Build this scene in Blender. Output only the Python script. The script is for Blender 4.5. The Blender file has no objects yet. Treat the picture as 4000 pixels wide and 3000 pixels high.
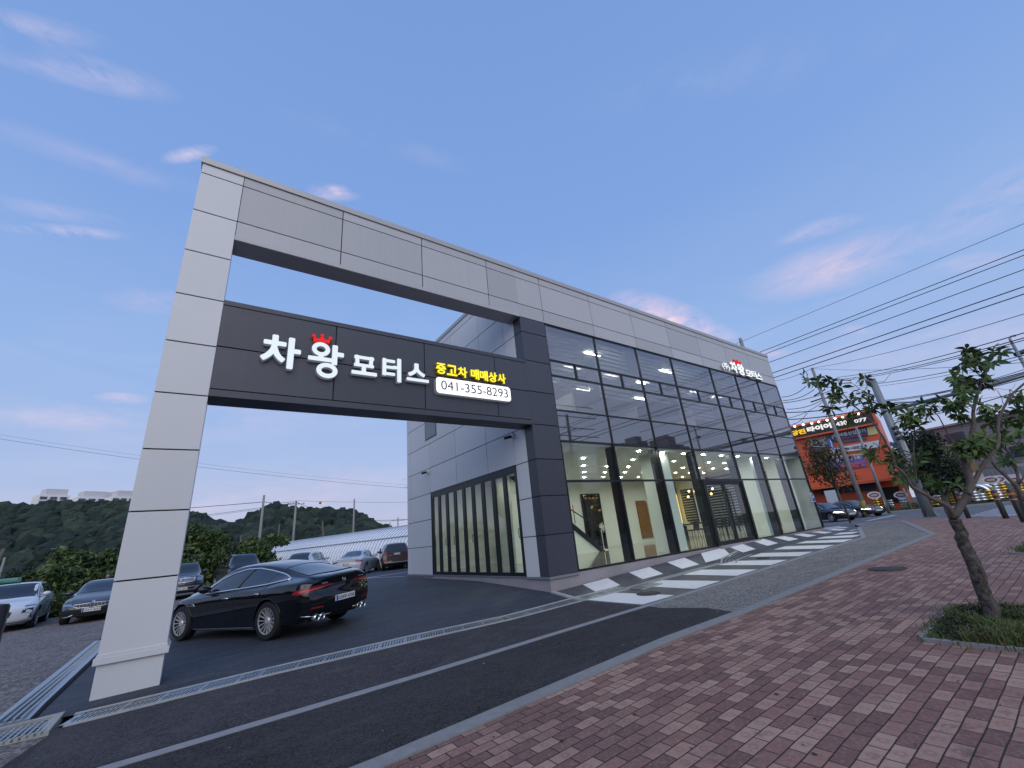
import bpy, bmesh, math, random
import numpy as np
from mathutils import Vector, Matrix, noise as mnoise
from mathutils.bvhtree import BVHTree
R = math.radians
random.seed(7)
S = bpy.context.scene
COL = S.collection
# ---------------------------------------------------------------- camera
CAM = Vector((-7.3683, -9.0, 1.6)); FPX = 1623.63
_h, _p, _r = R(37.04243), R(20.14072), R(-5.82035)
CF = Vector((math.sin(_h)*math.cos(_p), math.cos(_h)*math.cos(_p), math.sin(_p)))
_R = Vector((math.cos(_h), -math.sin(_h), 0)); _U = _R.cross(CF)
CR = _R*math.cos(_r)+_U*math.sin(_r); CU = _U*math.cos(_r)-_R*math.sin(_r)
cd = bpy.data.cameras.new('camera'); cam = bpy.data.objects.new('camera', cd); COL.objects.link(cam)
cd.sensor_width = 36; cd.lens = FPX/4000*36; cd.clip_start = .05; cd.clip_end = 4000
m = Matrix.Identity(4)
for i, v in enumerate((CR, CU, -CF)):
    for j in range(3): m[j][i] = v[j]
m.translation = CAM; cam.matrix_world = m; S.camera = cam
# ---------------------------------------------------------------- render
S.view_settings.view_transform = 'Standard'; S.view_settings.look = 'None'
S.view_settings.exposure = 0.33; S.view_settings.gamma = 1.0
S.render.engine = 'CYCLES'
S.cycles.use_denoising = True
S.cycles.max_bounces = 8; S.cycles.diffuse_bounces = 3; S.cycles.glossy_bounces = 4; S.cycles.transparent_max_bounces = 14
S.cycles.sample_clamp_indirect = 6; S.cycles.caustics_reflective = False; S.cycles.caustics_refractive = False
S.cycles.blur_glossy = 0.5

# ---------------------------------------------------------------- node helper
class NT:
    def __init__(s, tree): s.t = tree; s.n = tree.nodes; s.l = tree.links
    def node(s, typ, **kw):
        n = s.n.new(typ)
        for k, v in kw.items(): setattr(n, k, v)
        return n
    def link(s, a, b):
        if isinstance(a, (int, float)): b.default_value = a
        elif isinstance(a, (tuple, list, Vector)): b.default_value = tuple(a) + ((1,) if (len(a) == 3 and b.type == 'RGBA') else ())
        else: s.l.new(a, b)
    def m(s, op, a, b=None, c=None, clamp=False):
        n = s.node('ShaderNodeMath', operation=op, use_clamp=clamp); s.link(a, n.inputs[0])
        if b is not None: s.link(b, n.inputs[1])
        if c is not None: s.link(c, n.inputs[2])
        return n.outputs[0]
    def v(s, op, a, b=None, out=0):
        n = s.node('ShaderNodeVectorMath', operation=op); s.link(a, n.inputs[0])
        if b is not None: s.link(b, n.inputs[1])
        return n.outputs['Value'] if op in ('DOT_PRODUCT', 'LENGTH', 'DISTANCE') else n.outputs[0]
    def mix(s, f, a, b, mode='MIX'):
        n = s.node('ShaderNodeMix', data_type='RGBA', blend_type=mode); s.link(f, n.inputs[0]); s.link(a, n.inputs[6]); s.link(b, n.inputs[7])
        return n.outputs[2]
    def noise(s, vec, scale, detail=4, rough=.55, out=0, dist=0):
        n = s.node('ShaderNodeTexNoise'); n.inputs['Scale'].default_value = scale; n.inputs['Detail'].default_value = detail
        n.inputs['Roughness'].default_value = rough; n.inputs['Distortion'].default_value = dist
        if vec is not None: s.link(vec, n.inputs['Vector'])
        return n.outputs[out]
    def ramp(s, f, stops, interp='LINEAR'):
        n = s.node('ShaderNodeValToRGB'); cr = n.color_ramp; cr.interpolation = interp
        while len(cr.elements) < len(stops): cr.elements.new(.5)
        for e, (p, c) in zip(cr.elements, stops):
            e.position = p; e.color = tuple(c)+(1,) if not isinstance(c, (int, float)) else (c, c, c, 1)
        s.link(f, n.inputs[0]); return n.outputs[0]
    def xyz(s, v):
        n = s.node('ShaderNodeSeparateXYZ'); s.link(v, n.inputs[0]); return n.outputs
    def comb(s, x, y, z):
        n = s.node('ShaderNodeCombineXYZ'); s.link(x, n.inputs[0]); s.link(y, n.inputs[1]); s.link(z, n.inputs[2]); return n.outputs[0]
    def scale(s, v, sx, sy, sz):
        n = s.node('ShaderNodeMapping'); s.link(v, n.inputs[0]); n.inputs['Scale'].default_value = (sx, sy, sz); return n.outputs[0]

def ray(px, py): return (CF + CR*((px-2000)/FPX) + CU*((1500-py)/FPX))

# ---------------------------------------------------------------- sky
W = bpy.data.worlds.new('World'); S.world = W; W.use_nodes = True
t = NT(W.node_tree); t.n.clear()
tc = t.node('ShaderNodeTexCoord').outputs['Generated']
dn = t.v('NORMALIZE', tc)
X, Y, Z = t.xyz(dn)
el = t.m('MAXIMUM', Z, 0.0)
skyc = t.ramp(el, [(0, (.375, .40, .53)), (.07, (.35, .39, .55)), (.18, (.295, .38, .59)), (.36, (.222, .345, .60)), (.62, (.163, .28, .56)), (1, (.13, .24, .50))])
GLOW = Vector((-.42, -.90, .05)).normalized()     # where the sun went down, behind the camera
gl = t.m('MAXIMUM', t.v('DOT_PRODUCT', dn, GLOW), 0.0)
glow = t.m('POWER', gl, 1.3)
lowf = t.m('SUBTRACT', 1.0, t.m('MULTIPLY', el, .75))
glow = t.m('MULTIPLY', glow, lowf)
skyc = t.mix(1.0, skyc, t.mix(glow, (0, 0, 0), (.54, .50, .45)), 'ADD')
nsh = t.node('ShaderNodeTexSky', sky_type='NISHITA', sun_disc=False)
nsh.sun_elevation = R(3); nsh.sun_rotation = math.atan2(GLOW.x, GLOW.y)
nish = t.v('SCALE', nsh.outputs[0]); nish.node.inputs['Scale'].default_value = .05
skyc = t.mix(1.0, t.mix(.9, (0, 0, 0), skyc), t.mix(.12, (0, 0, 0), nish), 'ADD')
# cirrus: wisps at fixed directions of the sky, torn by noise
n1 = t.noise(t.scale(dn, 3, 3, 10), 2.4, 7, .62, dist=.6)
n2 = t.noise(t.scale(dn, 2, 2, 5), 5.0, 6, .7, dist=1.2)
CLOUDS = [  # px, py, half-width px, half-height px, tilt, amount, warm
 (330, 280, 330, 70, 14, .5, .5), (1310, 750, 110, 36, 6, 1.0, .8), (270, 905, 190, 30, 4, .9, .5), (740, 602, 110, 30, -12, .75, .5),
 (480, 1555, 90, 26, 3, .8, .9), (270, 1630, 260, 60, 2, .5, .75), (620, 1180, 170, 60, 4, .3, .9), (2640, 1270, 300, 95, 24, 1.15, 1.0),
 (3250, 1040, 330, 110, -17, .5, 1.0), (3180, 900, 160, 40, -15, .45, .8), (3900, 790, 300, 110, -30, .32, 1.0), (3780, 1030, 140, 40, -10, .4, 1.0), (3010, 1385, 80, 24, -5, .7, 1.0),
 (3340, 1290, 70, 24, 0, .4, 1.0), (620, 2000, 700, 120, -4, .22, .9), (1250, 1900, 500, 120, -4, .2, 1.0), (150, 820, 260, 40, 8, .3, .5), (1500, 560, 420, 50, 16, .12, .4),
 (420, 640, 500, 60, 18, .16, .5), (3700, 1330, 500, 90, -10, .25, .9), (900, 1650, 600, 90, -3, .16, 1.0), (2800, 300, 700, 120, -12, .08, .3), (60, 100, 300, 60, 10, .4, .6)]
for (px, py, a, b, tilt, amt, warm) in CLOUDS:
    c = ray(px, py).normalized()
    du = (CR*math.cos(R(tilt)) - CU*math.sin(R(tilt))); du = (du - c*du.dot(c)).normalized(); dv = c.cross(du)
    k = 1/ray(px, py).length/FPX
    p = t.m('MULTIPLY', t.v('DOT_PRODUCT', dn, du), 1/(a*k)); q = t.m('MULTIPLY', t.v('DOT_PRODUCT', dn, dv), 1/(b*k))
    d2 = t.m('ADD', t.m('MULTIPLY', p, p), t.m('MULTIPLY', q, q))
    front = t.m('GREATER_THAN', t.v('DOT_PRODUCT', dn, c), 0.0)
    msk = t.m('SUBTRACT', 1.0, t.m('SQRT', d2), clamp=True)
    msk = t.m('MULTIPLY', msk, front)
    f = t.m('ADD', t.m('MULTIPLY', n1, 1.5), t.m('MULTIPLY', n2, .9)); f = t.m('SUBTRACT', f, .95)
    f = t.m('MULTIPLY', t.m('MULTIPLY', f, msk, clamp=True), 2.0*amt, clamp=True)
    skyc = t.mix(f, skyc, (.54+.14*warm, .52-.03*warm, .64-.10*warm))
# thin veil everywhere
vv = t.ramp(t.noise(t.scale(dn, 2, 2, 9), 1.7, 6, .6, dist=.8), [(.45, 0.0), (.75, 1.0)])
low = t.m('SUBTRACT', 1.0, t.m('MULTIPLY', el, 1.6), clamp=True)
skyc = t.mix(t.m('MULTIPLY', t.m('MULTIPLY', vv, low), .22), skyc, (.49, .48, .60))
bg = t.node('ShaderNodeBackground'); t.link(skyc, bg.inputs[0]); bg.inputs[1].default_value = 1.17
wo = t.node('ShaderNodeOutputWorld'); t.l.new(bg.outputs[0], wo.inputs[0])
# the afterglow: one very soft low sun
sl = bpy.data.lights.new('sun', 'SUN'); sun = bpy.data.objects.new('sun', sl); COL.objects.link(sun)
sl.energy = .95; sl.angle = R(60); sl.color = (1, .96, .88)
sun.rotation_euler = Vector((-.42, -.80, .62)).to_track_quat('Z', 'Y').to_euler()
sun['kind'] = 'helper'

# ---------------------------------------------------------------- materials
def mat(name, col, rough=.6, metal=0.0, spec=.5, var=0.0, vscale=3.0, bump=0.0, bscale=40.0, coat=0.0, emis=None, estr=0.0, col2=None, panel=0.0):
    M = bpy.data.materials.new(name); M.use_nodes = True; t = NT(M.node_tree)
    b = M.node_tree.nodes['Principled BSDF']
    b.inputs['Roughness'].default_value = rough; b.inputs['Metallic'].default_value = metal
    b.inputs['Specular IOR Level'].default_value = spec; b.inputs['Coat Weight'].default_value = coat
    c = (col[0], col[1], col[2], 1); b.inputs['Base Color'].default_value = c
    tco = t.node('ShaderNodeTexCoord').outputs['Object']
    if var > 0 or col2:
        n = t.noise(tco, vscale, 6, .6)
        if col2: o = t.mix(t.ramp(n, [(.35, 0.0), (.65, 1.0)]), tuple(col), tuple(col2))
        else: o = t.mix(n, tuple(x*(1-var) for x in col), tuple(min(1, x*(1+var)) for x in col))
        t.link(o, b.inputs['Base Color'])
    if panel:
        ri = t.node('ShaderNodeNewGeometry').outputs['Random Per Island']; st_ = t.noise(t.scale(tco, 7, 7, .35), 1.0, 5, .7); f_ = t.m('ADD', t.m('MULTIPLY', ri, .8), t.m('MULTIPLY', st_, .5)); cc = b.inputs['Base Color'].links[0].from_socket if b.inputs['Base Color'].links else tuple(col)
        t.link(t.mix(t.ramp(f_, [(.35, 0.0), (1.0, panel)]), cc, tuple(x*.45 for x in col)), b.inputs['Base Color']); t.link(t.m('ADD', rough-.08, t.m('MULTIPLY', t.noise(tco, 2.2, 4, .6), .2)), b.inputs['Roughness'])
    if bump > 0:
        n = t.noise(tco, bscale, 5, .65); bn = t.node('ShaderNodeBump'); bn.inputs['Strength'].default_value = bump; bn.inputs['Distance'].default_value = .02
        t.link(n, bn.inputs['Height']); t.link(bn.outputs[0], b.inputs['Normal'])
    if emis: b.inputs['Emission Color'].default_value = (*emis, 1); b.inputs['Emission Strength'].default_value = estr
    return M
def glass(name, tint, refl=.08, rough=0.0, power=4.0, gcol=(1, 1, 1), wav=0.0):
    M = bpy.data.materials.new(name); M.use_nodes = True; t = NT(M.node_tree); t.n.clear()
    tr = t.node('ShaderNodeBsdfTransparent'); tr.inputs[0].default_value = (*tint, 1)
    g = t.node('ShaderNodeBsdfGlossy'); g.inputs[0].default_value = (*gcol, 1); g.inputs[1].default_value = rough
    ge = t.node('ShaderNodeNewGeometry'); cosn = t.m('ABSOLUTE', t.v('DOT_PRODUCT', ge.outputs['Incoming'], ge.outputs['Normal']))
    f = t.m('POWER', t.m('SUBTRACT', 1.0, cosn), power); f = t.m('ADD', refl, t.m('MULTIPLY', f, 1-refl))
    if wav:
        bn = t.node('ShaderNodeBump'); bn.inputs['Strength'].default_value = wav; bn.inputs['Distance'].default_value = .01
        t.link(t.noise(t.node('ShaderNodeTexCoord').outputs['Object'], .9, 1, .3), bn.inputs['Height']); t.link(bn.outputs[0], g.inputs['Normal'])
    mx = t.node('ShaderNodeMixShader'); t.link(f, mx.inputs[0]); t.l.new(tr.outputs[0], mx.inputs[1]); t.l.new(g.outputs[0], mx.inputs[2])
    o = t.node('ShaderNodeOutputMaterial'); t.l.new(mx.outputs[0], o.inputs[0]); return M
def emit(name, col, s):
    M = bpy.data.materials.new(name); M.use_nodes = True; t = NT(M.node_tree); t.n.clear()
    e = t.node('ShaderNodeEmission'); e.inputs[0].default_value = (*col, 1); e.inputs[1].default_value = s
    o = t.node('ShaderNodeOutputMaterial'); t.l.new(e.outputs[0], o.inputs[0]); return M

# ---------------------------------------------------------------- objects
OFF = {}
def tag(o, label=None, cat=None, group=None, kind=None):
    if label: o['label'] = label
    if cat: o['category'] = cat
    if group: o['group'] = group
    if kind: o['kind'] = kind
    return o
def E(name, loc=(0, 0, 0), label=None, cat=None, group=None):
    o = bpy.data.objects.new(name, None); COL.objects.link(o); o.location = loc; o.empty_display_size = .2
    OFF[o.name] = Vector(loc); return tag(o, label, cat, group)
class MB:
    def __init__(s): s.v = []; s.f = []; s.mi = []; s.k = 0
    def add(s, vs, fs):
        b = len(s.v); s.v += [Vector(v) for v in vs]; s.f += [[b+i for i in f] for f in fs]; s.mi += [s.k]*len(fs); return s
    def box(s, x0, x1, y0, y1, z0, z1):
        return s.add([(x0, y0, z0), (x1, y0, z0), (x1, y1, z0), (x0, y1, z0), (x0, y0, z1), (x1, y0, z1), (x1, y1, z1), (x0, y1, z1)],
                     [(0, 3, 2, 1), (4, 5, 6, 7), (0, 1, 5, 4), (1, 2, 6, 5), (2, 3, 7, 6), (3, 0, 4, 7)])
    def obox(s, c, u, v, w, a, b, d):   # centre, axes, half sizes
        c, u, v, w = Vector(c), Vector(u)*a, Vector(v)*b, Vector(w)*d
        P = [c-u-v-w, c+u-v-w, c+u+v-w, c-u+v-w, c-u-v+w, c+u-v+w, c+u+v+w, c-u+v+w]
        return s.add(P, [(0, 3, 2, 1), (4, 5, 6, 7), (0, 1, 5, 4), (1, 2, 6, 5), (2, 3, 7, 6), (3, 0, 4, 7)])
    def tube(s, pts, rad, n=8, cap=True):
        pts = [Vector(p) for p in pts]; rad = rad if isinstance(rad, (list, tuple)) else [rad]*len(pts)
        rings = []; up = None
        for i, p in enumerate(pts):
            d = (pts[min(i+1, len(pts)-1)]-pts[max(i-1, 0)]).normalized()
            if up is None: up = Vector((0, 0, 1)) if abs(d.z) < .9 else Vector((1, 0, 0))
            a = (up - d*up.dot(d)).normalized(); up = a; b = d.cross(a)
            rings.append([p+(a*math.cos(2*math.pi*k/n)+b*math.sin(2*math.pi*k/n))*rad[i] for k in range(n)])
        vs = [v for r in rings for v in r]; fs = []
        for i in range(len(pts)-1):
            for k in range(n):
                k2 = (k+1) % n; fs.append((i*n+k, i*n+k2, (i+1)*n+k2, (i+1)*n+k))
        if cap: fs.append(tuple(range(n))[::-1]); fs.append(tuple((len(pts)-1)*n+k for k in range(n)))
        return s.add(vs, fs)
    def lathe(s, prof, n=24, c=(0, 0, 0), ax='z'):
        c = Vector(c); vs = []; fs = []; m_ = len(prof)
        for k in range(n):
            a = 2*math.pi*k/n
            for (r, h) in prof:
                p = (r*math.cos(a), r*math.sin(a), h)
                if ax == 'y': p = (p[0], p[2], p[1])
                if ax == 'x': p = (p[2], p[0], p[1])
                vs.append(c+Vector(p))
        for k in range(n):
            for i in range(m_-1):
                a = k*m_+i; b = ((k+1) % n)*m_+i; fs.append((a, b, b+1, a+1))
        return s.add(vs, fs)
    def sphere(s, c, r, n=12, sq=(1, 1, 1)):
        m_ = max(4, n//2); c = Vector(c)
        prof = [(max(1e-4, math.sin(math.pi*i/m_)), -math.cos(math.pi*i/m_)) for i in range(m_+1)]
        vs = []; fs = []
        for k in range(n):
            a = 2*math.pi*k/n
            for (q, h) in prof: vs.append(c+Vector((q*math.cos(a)*r*sq[0], q*math.sin(a)*r*sq[1], h*r*sq[2])))
        for k in range(n):
            for i in range(m_):
                a = k*(m_+1)+i; b = ((k+1) % n)*(m_+1)+i; fs.append((a, b, b+1, a+1))
        return s.add(vs, fs)
    def prism(s, poly, ax, a, b):   # poly in the plane normal to ax, extruded a..b
        n = len(poly)
        def P(p, h): return {'x': (h, p[0], p[1]), 'y': (p[0], h, p[1]), 'z': (p[0], p[1], h)}[ax]
        return s.add([P(p, a) for p in poly]+[P(p, b) for p in poly],
                     [tuple(range(n)), tuple(range(2*n-1, n-1, -1))]+[(i, (i+1) % n, n+(i+1) % n, n+i) for i in range(n)])
    def build(s, name, mats, parent=None, smooth=False, loc=None, bevel=0.0, norm=True):
        me = bpy.data.meshes.new(name); off = OFF.get(parent.name, Vector()) if parent else (Vector(loc) if loc is not None else Vector())
        me.from_pydata([v-off for v in s.v], [], s.f); mats = mats if isinstance(mats, (list, tuple)) else [mats]
        for mm in mats: me.materials.append(mm)
        if len(mats) > 1: me.polygons.foreach_set('material_index', s.mi)
        if norm:
            bm = bmesh.new(); bm.from_mesh(me); bmesh.ops.recalc_face_normals(bm, faces=bm.faces); bm.to_mesh(me); bm.free()
        if smooth: me.polygons.foreach_set('use_smooth', [True]*len(me.polygons))
        me.update(); o = bpy.data.objects.new(name, me); COL.objects.link(o)
        if parent: o.parent = parent; OFF[o.name] = off.copy()
        else: o.location = off; OFF[o.name] = off.copy()
        if smooth == 'a': sharp(o, 40)
        if bevel: b = o.modifiers.new('b', 'BEVEL'); b.width = bevel; b.segments = 2; b.limit_method = 'ANGLE'
        return o
def sharp(o, deg):
    me = o.data; bm = bmesh.new(); bm.from_mesh(me)
    for e in bm.edges:
        if len(e.link_faces) == 2 and e.calc_face_angle(0) > R(deg): e.smooth = False
    bm.to_mesh(me); bm.free()
def copy_tree(o, parent=None):
    c = o.copy(); COL.objects.link(c)
    if parent: c.parent = parent
    OFF[c.name] = OFF.get(o.name, Vector())
    for ch in list(o.children): copy_tree(ch, c)
    return c
# text as a mesh, fitted into a w x h box on the plane (o, u, v)
def textmb(mb, body, o, u, v, w, h, depth=.02, bold=.0, shear=0):
    cu = bpy.data.curves.new('t', 'FONT'); cu.body = body; cu.extrude = .05; cu.offset = bold; cu.resolution_u = 4; cu.shear = shear
    ob = bpy.data.objects.new('t', cu); COL.objects.link(ob)
    dg = bpy.context.evaluated_depsgraph_get(); me = bpy.data.meshes.new_from_object(ob.evaluated_get(dg))
    vs = np.array([v_.co[:] for v_ in me.vertices]); mn = vs.min(0); mx = vs.max(0)
    u = Vector(u).normalized(); v = Vector(v).normalized(); nn = u.cross(v); o = Vector(o)
    sx = w/(mx[0]-mn[0]); sy = h/(mx[1]-mn[1])
    P = [o+u*((q[0]-mn[0])*sx)+v*((q[1]-mn[1])*sy)+nn*(depth if q[2] > 0 else 0) for q in vs]
    mb.add(P, [tuple(p.vertices) for p in me.polygons])
    bpy.data.objects.remove(ob); bpy.data.curves.remove(cu); bpy.data.meshes.remove(me)
    return mb
# rays of the photograph turned into places of the scene
def at(px, py, ax, val):
    d = ray(px, py); return CAM+d*((val-CAM[ax])/d[ax])
def onpl(px, py, P0, n):
    d = ray(px, py); return CAM+d*((Vector(P0)-CAM).dot(Vector(n))/d.dot(Vector(n)))
def atw(px, py, w): return CAM+ray(px, py)*w
def zoom(ox, oy, s): return lambda x, y: (ox+x*s, oy+y*s)
ZM, ZQ, ZW, ZN, ZO, ZK = zoom(2000, 1750, .45208), zoom(3000, 1900, .45208), zoom(3300, 1950, .5512), zoom(0, 2600, .27125), zoom(0, 2200, .24108), zoom(600, 1800, .45208)
Z2, Z8, Z5, Z4, Z1, ZS, ZT, ZK2, ZG, ZH, ZE, ZD, ZF = zoom(0, 1600, .45208), zoom(3000, 1300, .45208), zoom(3400, 1600, .27125), zoom(3000, 1500, .2713), zoom(600, 500, .72333), zoom(900, 1200, .5425), zoom(3600, 1250, .42017), zoom(900, 2100, .31646), zoom(2060, 1980, .24108), zoom(2500, 1900, .24108), zoom(2500, 1600, .24108), zoom(2060, 1600, .24108), zoom(2800, 1750, .24108)
# ---------------------------------------------------------------- ground heights
ROWS = [(-30, [(-30, 0), (0, .1), (20, .35), (45, .5)]),
(-8, [(-12, -.05), (-6, 0), (-1, .08), (5, .2), (12, .33), (20, .42), (45, .5)]),
(-4.8, [(-12, -.06), (-6, 0), (-4.6, .04), (-2, .12), (0, .12), (6.5, .23), (12.6, .33), (20, .42), (45, .5)]),
(-2.7, [(-12, -.06), (-7.8, -.03), (-4.8, -.01), (-.7, .05), (1.8, .08), (5.6, .16), (12, .3), (20, .42), (45, .5)]),
(-.9, [(-12, -.06), (-8.5, -.02), (-6.4, .05), (-4, .09), (.2, .08), (3, .13), (7, .21), (11, .32), (18, .38), (45, .5)]),
(0, [(-12, 0), (-8, .06), (-4, .15), (0, .21), (3.5, .35), (7.4, .5), (9.5, .57), (11, .58), (14, .52), (18, .44), (45, .5)]),
(3.5, [(-14, .05), (-8, .08), (-3, .25), (0, .4), (20, .45), (45, .5)]),
(9.5, [(-14, .1), (-8, .14), (0, .46), (20, .5), (45, .5)]),
(20, [(-30, .1), (-10, .16), (-4, .3), (0, .34), (20, .4), (45, .5)]), (60, [(-30, .2), (45, .5)])]
def gz(x, y):
    v = [np.interp(x, [a for a, b in r], [b for a, b in r]) for _, r in ROWS]
    return float(np.interp(y, [r[0] for r in ROWS], v))
def gnd(px, py):
    d = ray(px, py); z = .2
    if d.z > -1e-4: return CAM+d*60
    for i in range(40):
        P = CAM+d*((z-CAM.z)/d.z); z = .5*z+.5*gz(P.x, P.y)
    return Vector((P.x, P.y, gz(P.x, P.y)))
KX = sorted({a for _, r in ROWS for a, b in r}); KY = [r[0] for r in ROWS]
def drape_mb(mb, poly, dz=0.0, thick=0.0, step=1.0):
    bm = bmesh.new(); bm.faces.new([bm.verts.new((p[0], p[1], 0)) for p in poly])
    xs = [p[0] for p in poly]; ys = [p[1] for p in poly]
    def cuts(lo, hi, kn):
        c = {k for k in kn if lo < k < hi}; k = math.ceil(lo/step)*step
        while k < hi: c.add(round(k, 4)); k += step
        return sorted(c)
    for x in cuts(max(min(xs), -40), min(max(xs), 46), KX): bmesh.ops.bisect_plane(bm, geom=bm.verts[:]+bm.edges[:]+bm.faces[:], plane_co=(x, 0, 0), plane_no=(1, 0, 0), dist=1e-5)
    for y in cuts(max(min(ys), -32), min(max(ys), 62), KY): bmesh.ops.bisect_plane(bm, geom=bm.verts[:]+bm.edges[:]+bm.faces[:], plane_co=(0, y, 0), plane_no=(0, 1, 0), dist=1e-5)
    bmesh.ops.triangulate(bm, faces=[f for f in bm.faces if len(f.verts) > 4])
    if thick:
        bnd = [e for e in bm.edges if e.is_boundary]
        r = bmesh.ops.extrude_edge_only(bm, edges=bnd); low = {v for v in r['geom'] if isinstance(v, bmesh.types.BMVert)}
    else: low = set()
    for v in bm.verts: v.co.z = gz(v.co.x, v.co.y)+dz-(thick if v in low else 0)
    bmesh.ops.recalc_face_normals(bm, faces=bm.faces); up = sum(f.normal.z*f.calc_area() for f in bm.faces)
    if up < 0: bmesh.ops.reverse_faces(bm, faces=bm.faces[:])
    bm.verts.index_update()
    mb.add([v.co.copy() for v in bm.verts], [[v.index for v in f.verts] for f in bm.faces]); bm.free(); return mb
def drape(name, poly, mt, dz=0.0, thick=0.0, step=1.0, kind='structure'):
    o = drape_mb(MB(), poly, dz, thick, step).build(name, mt, norm=False); o['kind'] = kind; return o
def strip(line, w):   # polygon round a polyline
    L = []; Rr = []
    for i, p in enumerate(line):
        p = Vector(p[:2]); a = Vector(line[max(0, i-1)][:2]); b = Vector(line[min(len(line)-1, i+1)][:2]); d = (b-a).normalized(); n = Vector((-d.y, d.x))
        L.append(p+n*w/2); Rr.append(p-n*w/2)
    return L+Rr[::-1]
# ================================================================ ground materials
def brick_mat():
    M = bpy.data.materials.new('red_paving'); M.use_nodes = True; t = NT(M.node_tree); b = t.n['Principled BSDF']
    co = t.node('ShaderNodeTexCoord').outputs['Object']
    wob = t.v('SUBTRACT', t.noise(t.scale(co, 1, 1, 0), 1.3, 2, .5, out=1), (.5, .5, .5)); wob = t.v('SCALE', wob); wob.node.inputs['Scale'].default_value = .034
    x, y, z = t.xyz(t.v('ADD', co, wob))
    V = t.m('MULTIPLY', y, 1/.12); row = t.m('FLOOR', V)
    U = t.m('ADD', t.m('MULTIPLY', x, 1/.24), t.m('MULTIPLY', t.m('MODULO', t.m('ABSOLUTE', row), 2.0), .5)); U = t.m('ADD', U, 500.0)
    col = t.m('FLOOR', U)
    wn = t.node('ShaderNodeTexWhiteNoise', noise_dimensions='3D'); t.link(t.comb(col, row, 0.0), wn.inputs[0]); rnd = wn.outputs[0]; rc = t.xyz(wn.outputs[1])
    fu = t.m('SUBTRACT', t.m('FRACT', U), .5); fv = t.m('SUBTRACT', t.m('FRACT', V), .5)
    # distance to the joint, in metres
    du = t.m('SUBTRACT', .12, t.m('MULTIPLY', t.m('ABSOLUTE', fu), .24)); dv = t.m('SUBTRACT', .06, t.m('MULTIPLY', t.m('ABSOLUTE', fv), .12))
    edge = t.m('SMOOTH_MIN', du, dv, .006); edge = t.m('ADD', edge, t.m('MULTIPLY', t.m('SUBTRACT', t.noise(co, 45, 3, .6), .5), .004))
    joint = t.ramp(t.m('MULTIPLY', edge, 100.0), [(0.0, 1.0), (.26, 1.0), (.62, 0.0)])
    body = t.ramp(rnd, [(0, (.15, .066, .052)), (.3, (.21, .092, .072)), (.5, (.30, .145, .108)), (.7, (.44, .25, .185)), (1, (.53, .335, .25))])
    body = t.mix(.2, body, t.mix(rc[2], (.30, .155, .13), (.25, .15, .135)))
    fine = t.noise(co, 160, 4, .7); body = t.mix(t.m('MULTIPLY', t.ramp(fine, [(.3, 1.0), (.62, 0.0)]), .4), body, (.11, .065, .06))
    mid = t.noise(co, 14, 5, .65); body = t.mix(t.ramp(mid, [(.52, 0.0), (.78, .45)]), body, (.09, .07, .07))
    # ring pressed in the middle of each brick
    rr = t.m('SQRT', t.m('ADD', t.m('POWER', t.m('MULTIPLY', fu, .24), 2.0), t.m('POWER', t.m('MULTIPLY', fv, .12), 2.0)))
    ring = t.ramp(t.m('MULTIPLY', rr, 20.0), [(.20, .0), (.45, .38), (.6, .38), (.95, 0.0)])
    body = t.mix(t.m('MULTIPLY', ring, t.ramp(rc[0], [(.25, 0.0), (.6, 1.0)])), body, (.21, .078, .062))
    big = t.noise(co, .55, 4, .6); body = t.mix(t.ramp(big, [(.5, 0.0), (.75, .35)]), body, (.12, .085, .08))
    scuff = t.noise(co, 34, 5, .75); body = t.mix(t.ramp(scuff, [(.5, 0.0), (.7, .5)]), body, (.40, .30, .26)); dk = t.noise(co, 5.5, 6, .75, dist=.5); body = t.mix(t.ramp(dk, [(.56, 0.0), (.7, .6)]), body, (.075, .05, .048))
    sand = t.noise(co, .9, 5, .7, dist=.4); body = t.mix(t.ramp(sand, [(.6, 0.0), (.8, .45)]), body, (.30, .24, .20))
    pale = t.ramp(t.m('MULTIPLY', x, .1), [(.0, 0.0), (.9, .35)]); body = t.mix(pale, body, (.34, .2, .17))
    weed = t.ramp(t.m('ADD', t.noise(co, 3.2, 4, .7), t.m('MULTIPLY', x, .006)), [(.56, 0.0), (.62, 1.0)])
    jc = t.mix(weed, (.035, .022, .02), (.035, .04, .02))
    t.link(t.mix(joint, body, jc), b.inputs['Base Color']); b.inputs['Roughness'].default_value = .78; b.inputs['Specular IOR Level'].default_value = .35
    tilt = t.m('ADD', t.m('MULTIPLY', fu, t.m('SUBTRACT', rc[0], .5)), t.m('MULTIPLY', fv, t.m('SUBTRACT', rc[1], .5)))
    hgt = t.m('ADD', t.m('MULTIPLY', t.m('SUBTRACT', 1.0, joint), 1.0), t.m('ADD', t.m('MULTIPLY', tilt, .7), t.m('MULTIPLY', rc[2], .35))); hgt = t.m('ADD', hgt, t.m('MULTIPLY', fine, .12))
    hgt = t.m('SUBTRACT', hgt, t.m('MULTIPLY', ring, .12))
    bn = t.node('ShaderNodeBump'); bn.inputs['Strength'].default_value = .9; bn.inputs['Distance'].default_value = .006
    t.link(hgt, bn.inputs['Height']); t.link(bn.outputs[0], b.inputs['Normal']); return M
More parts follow.
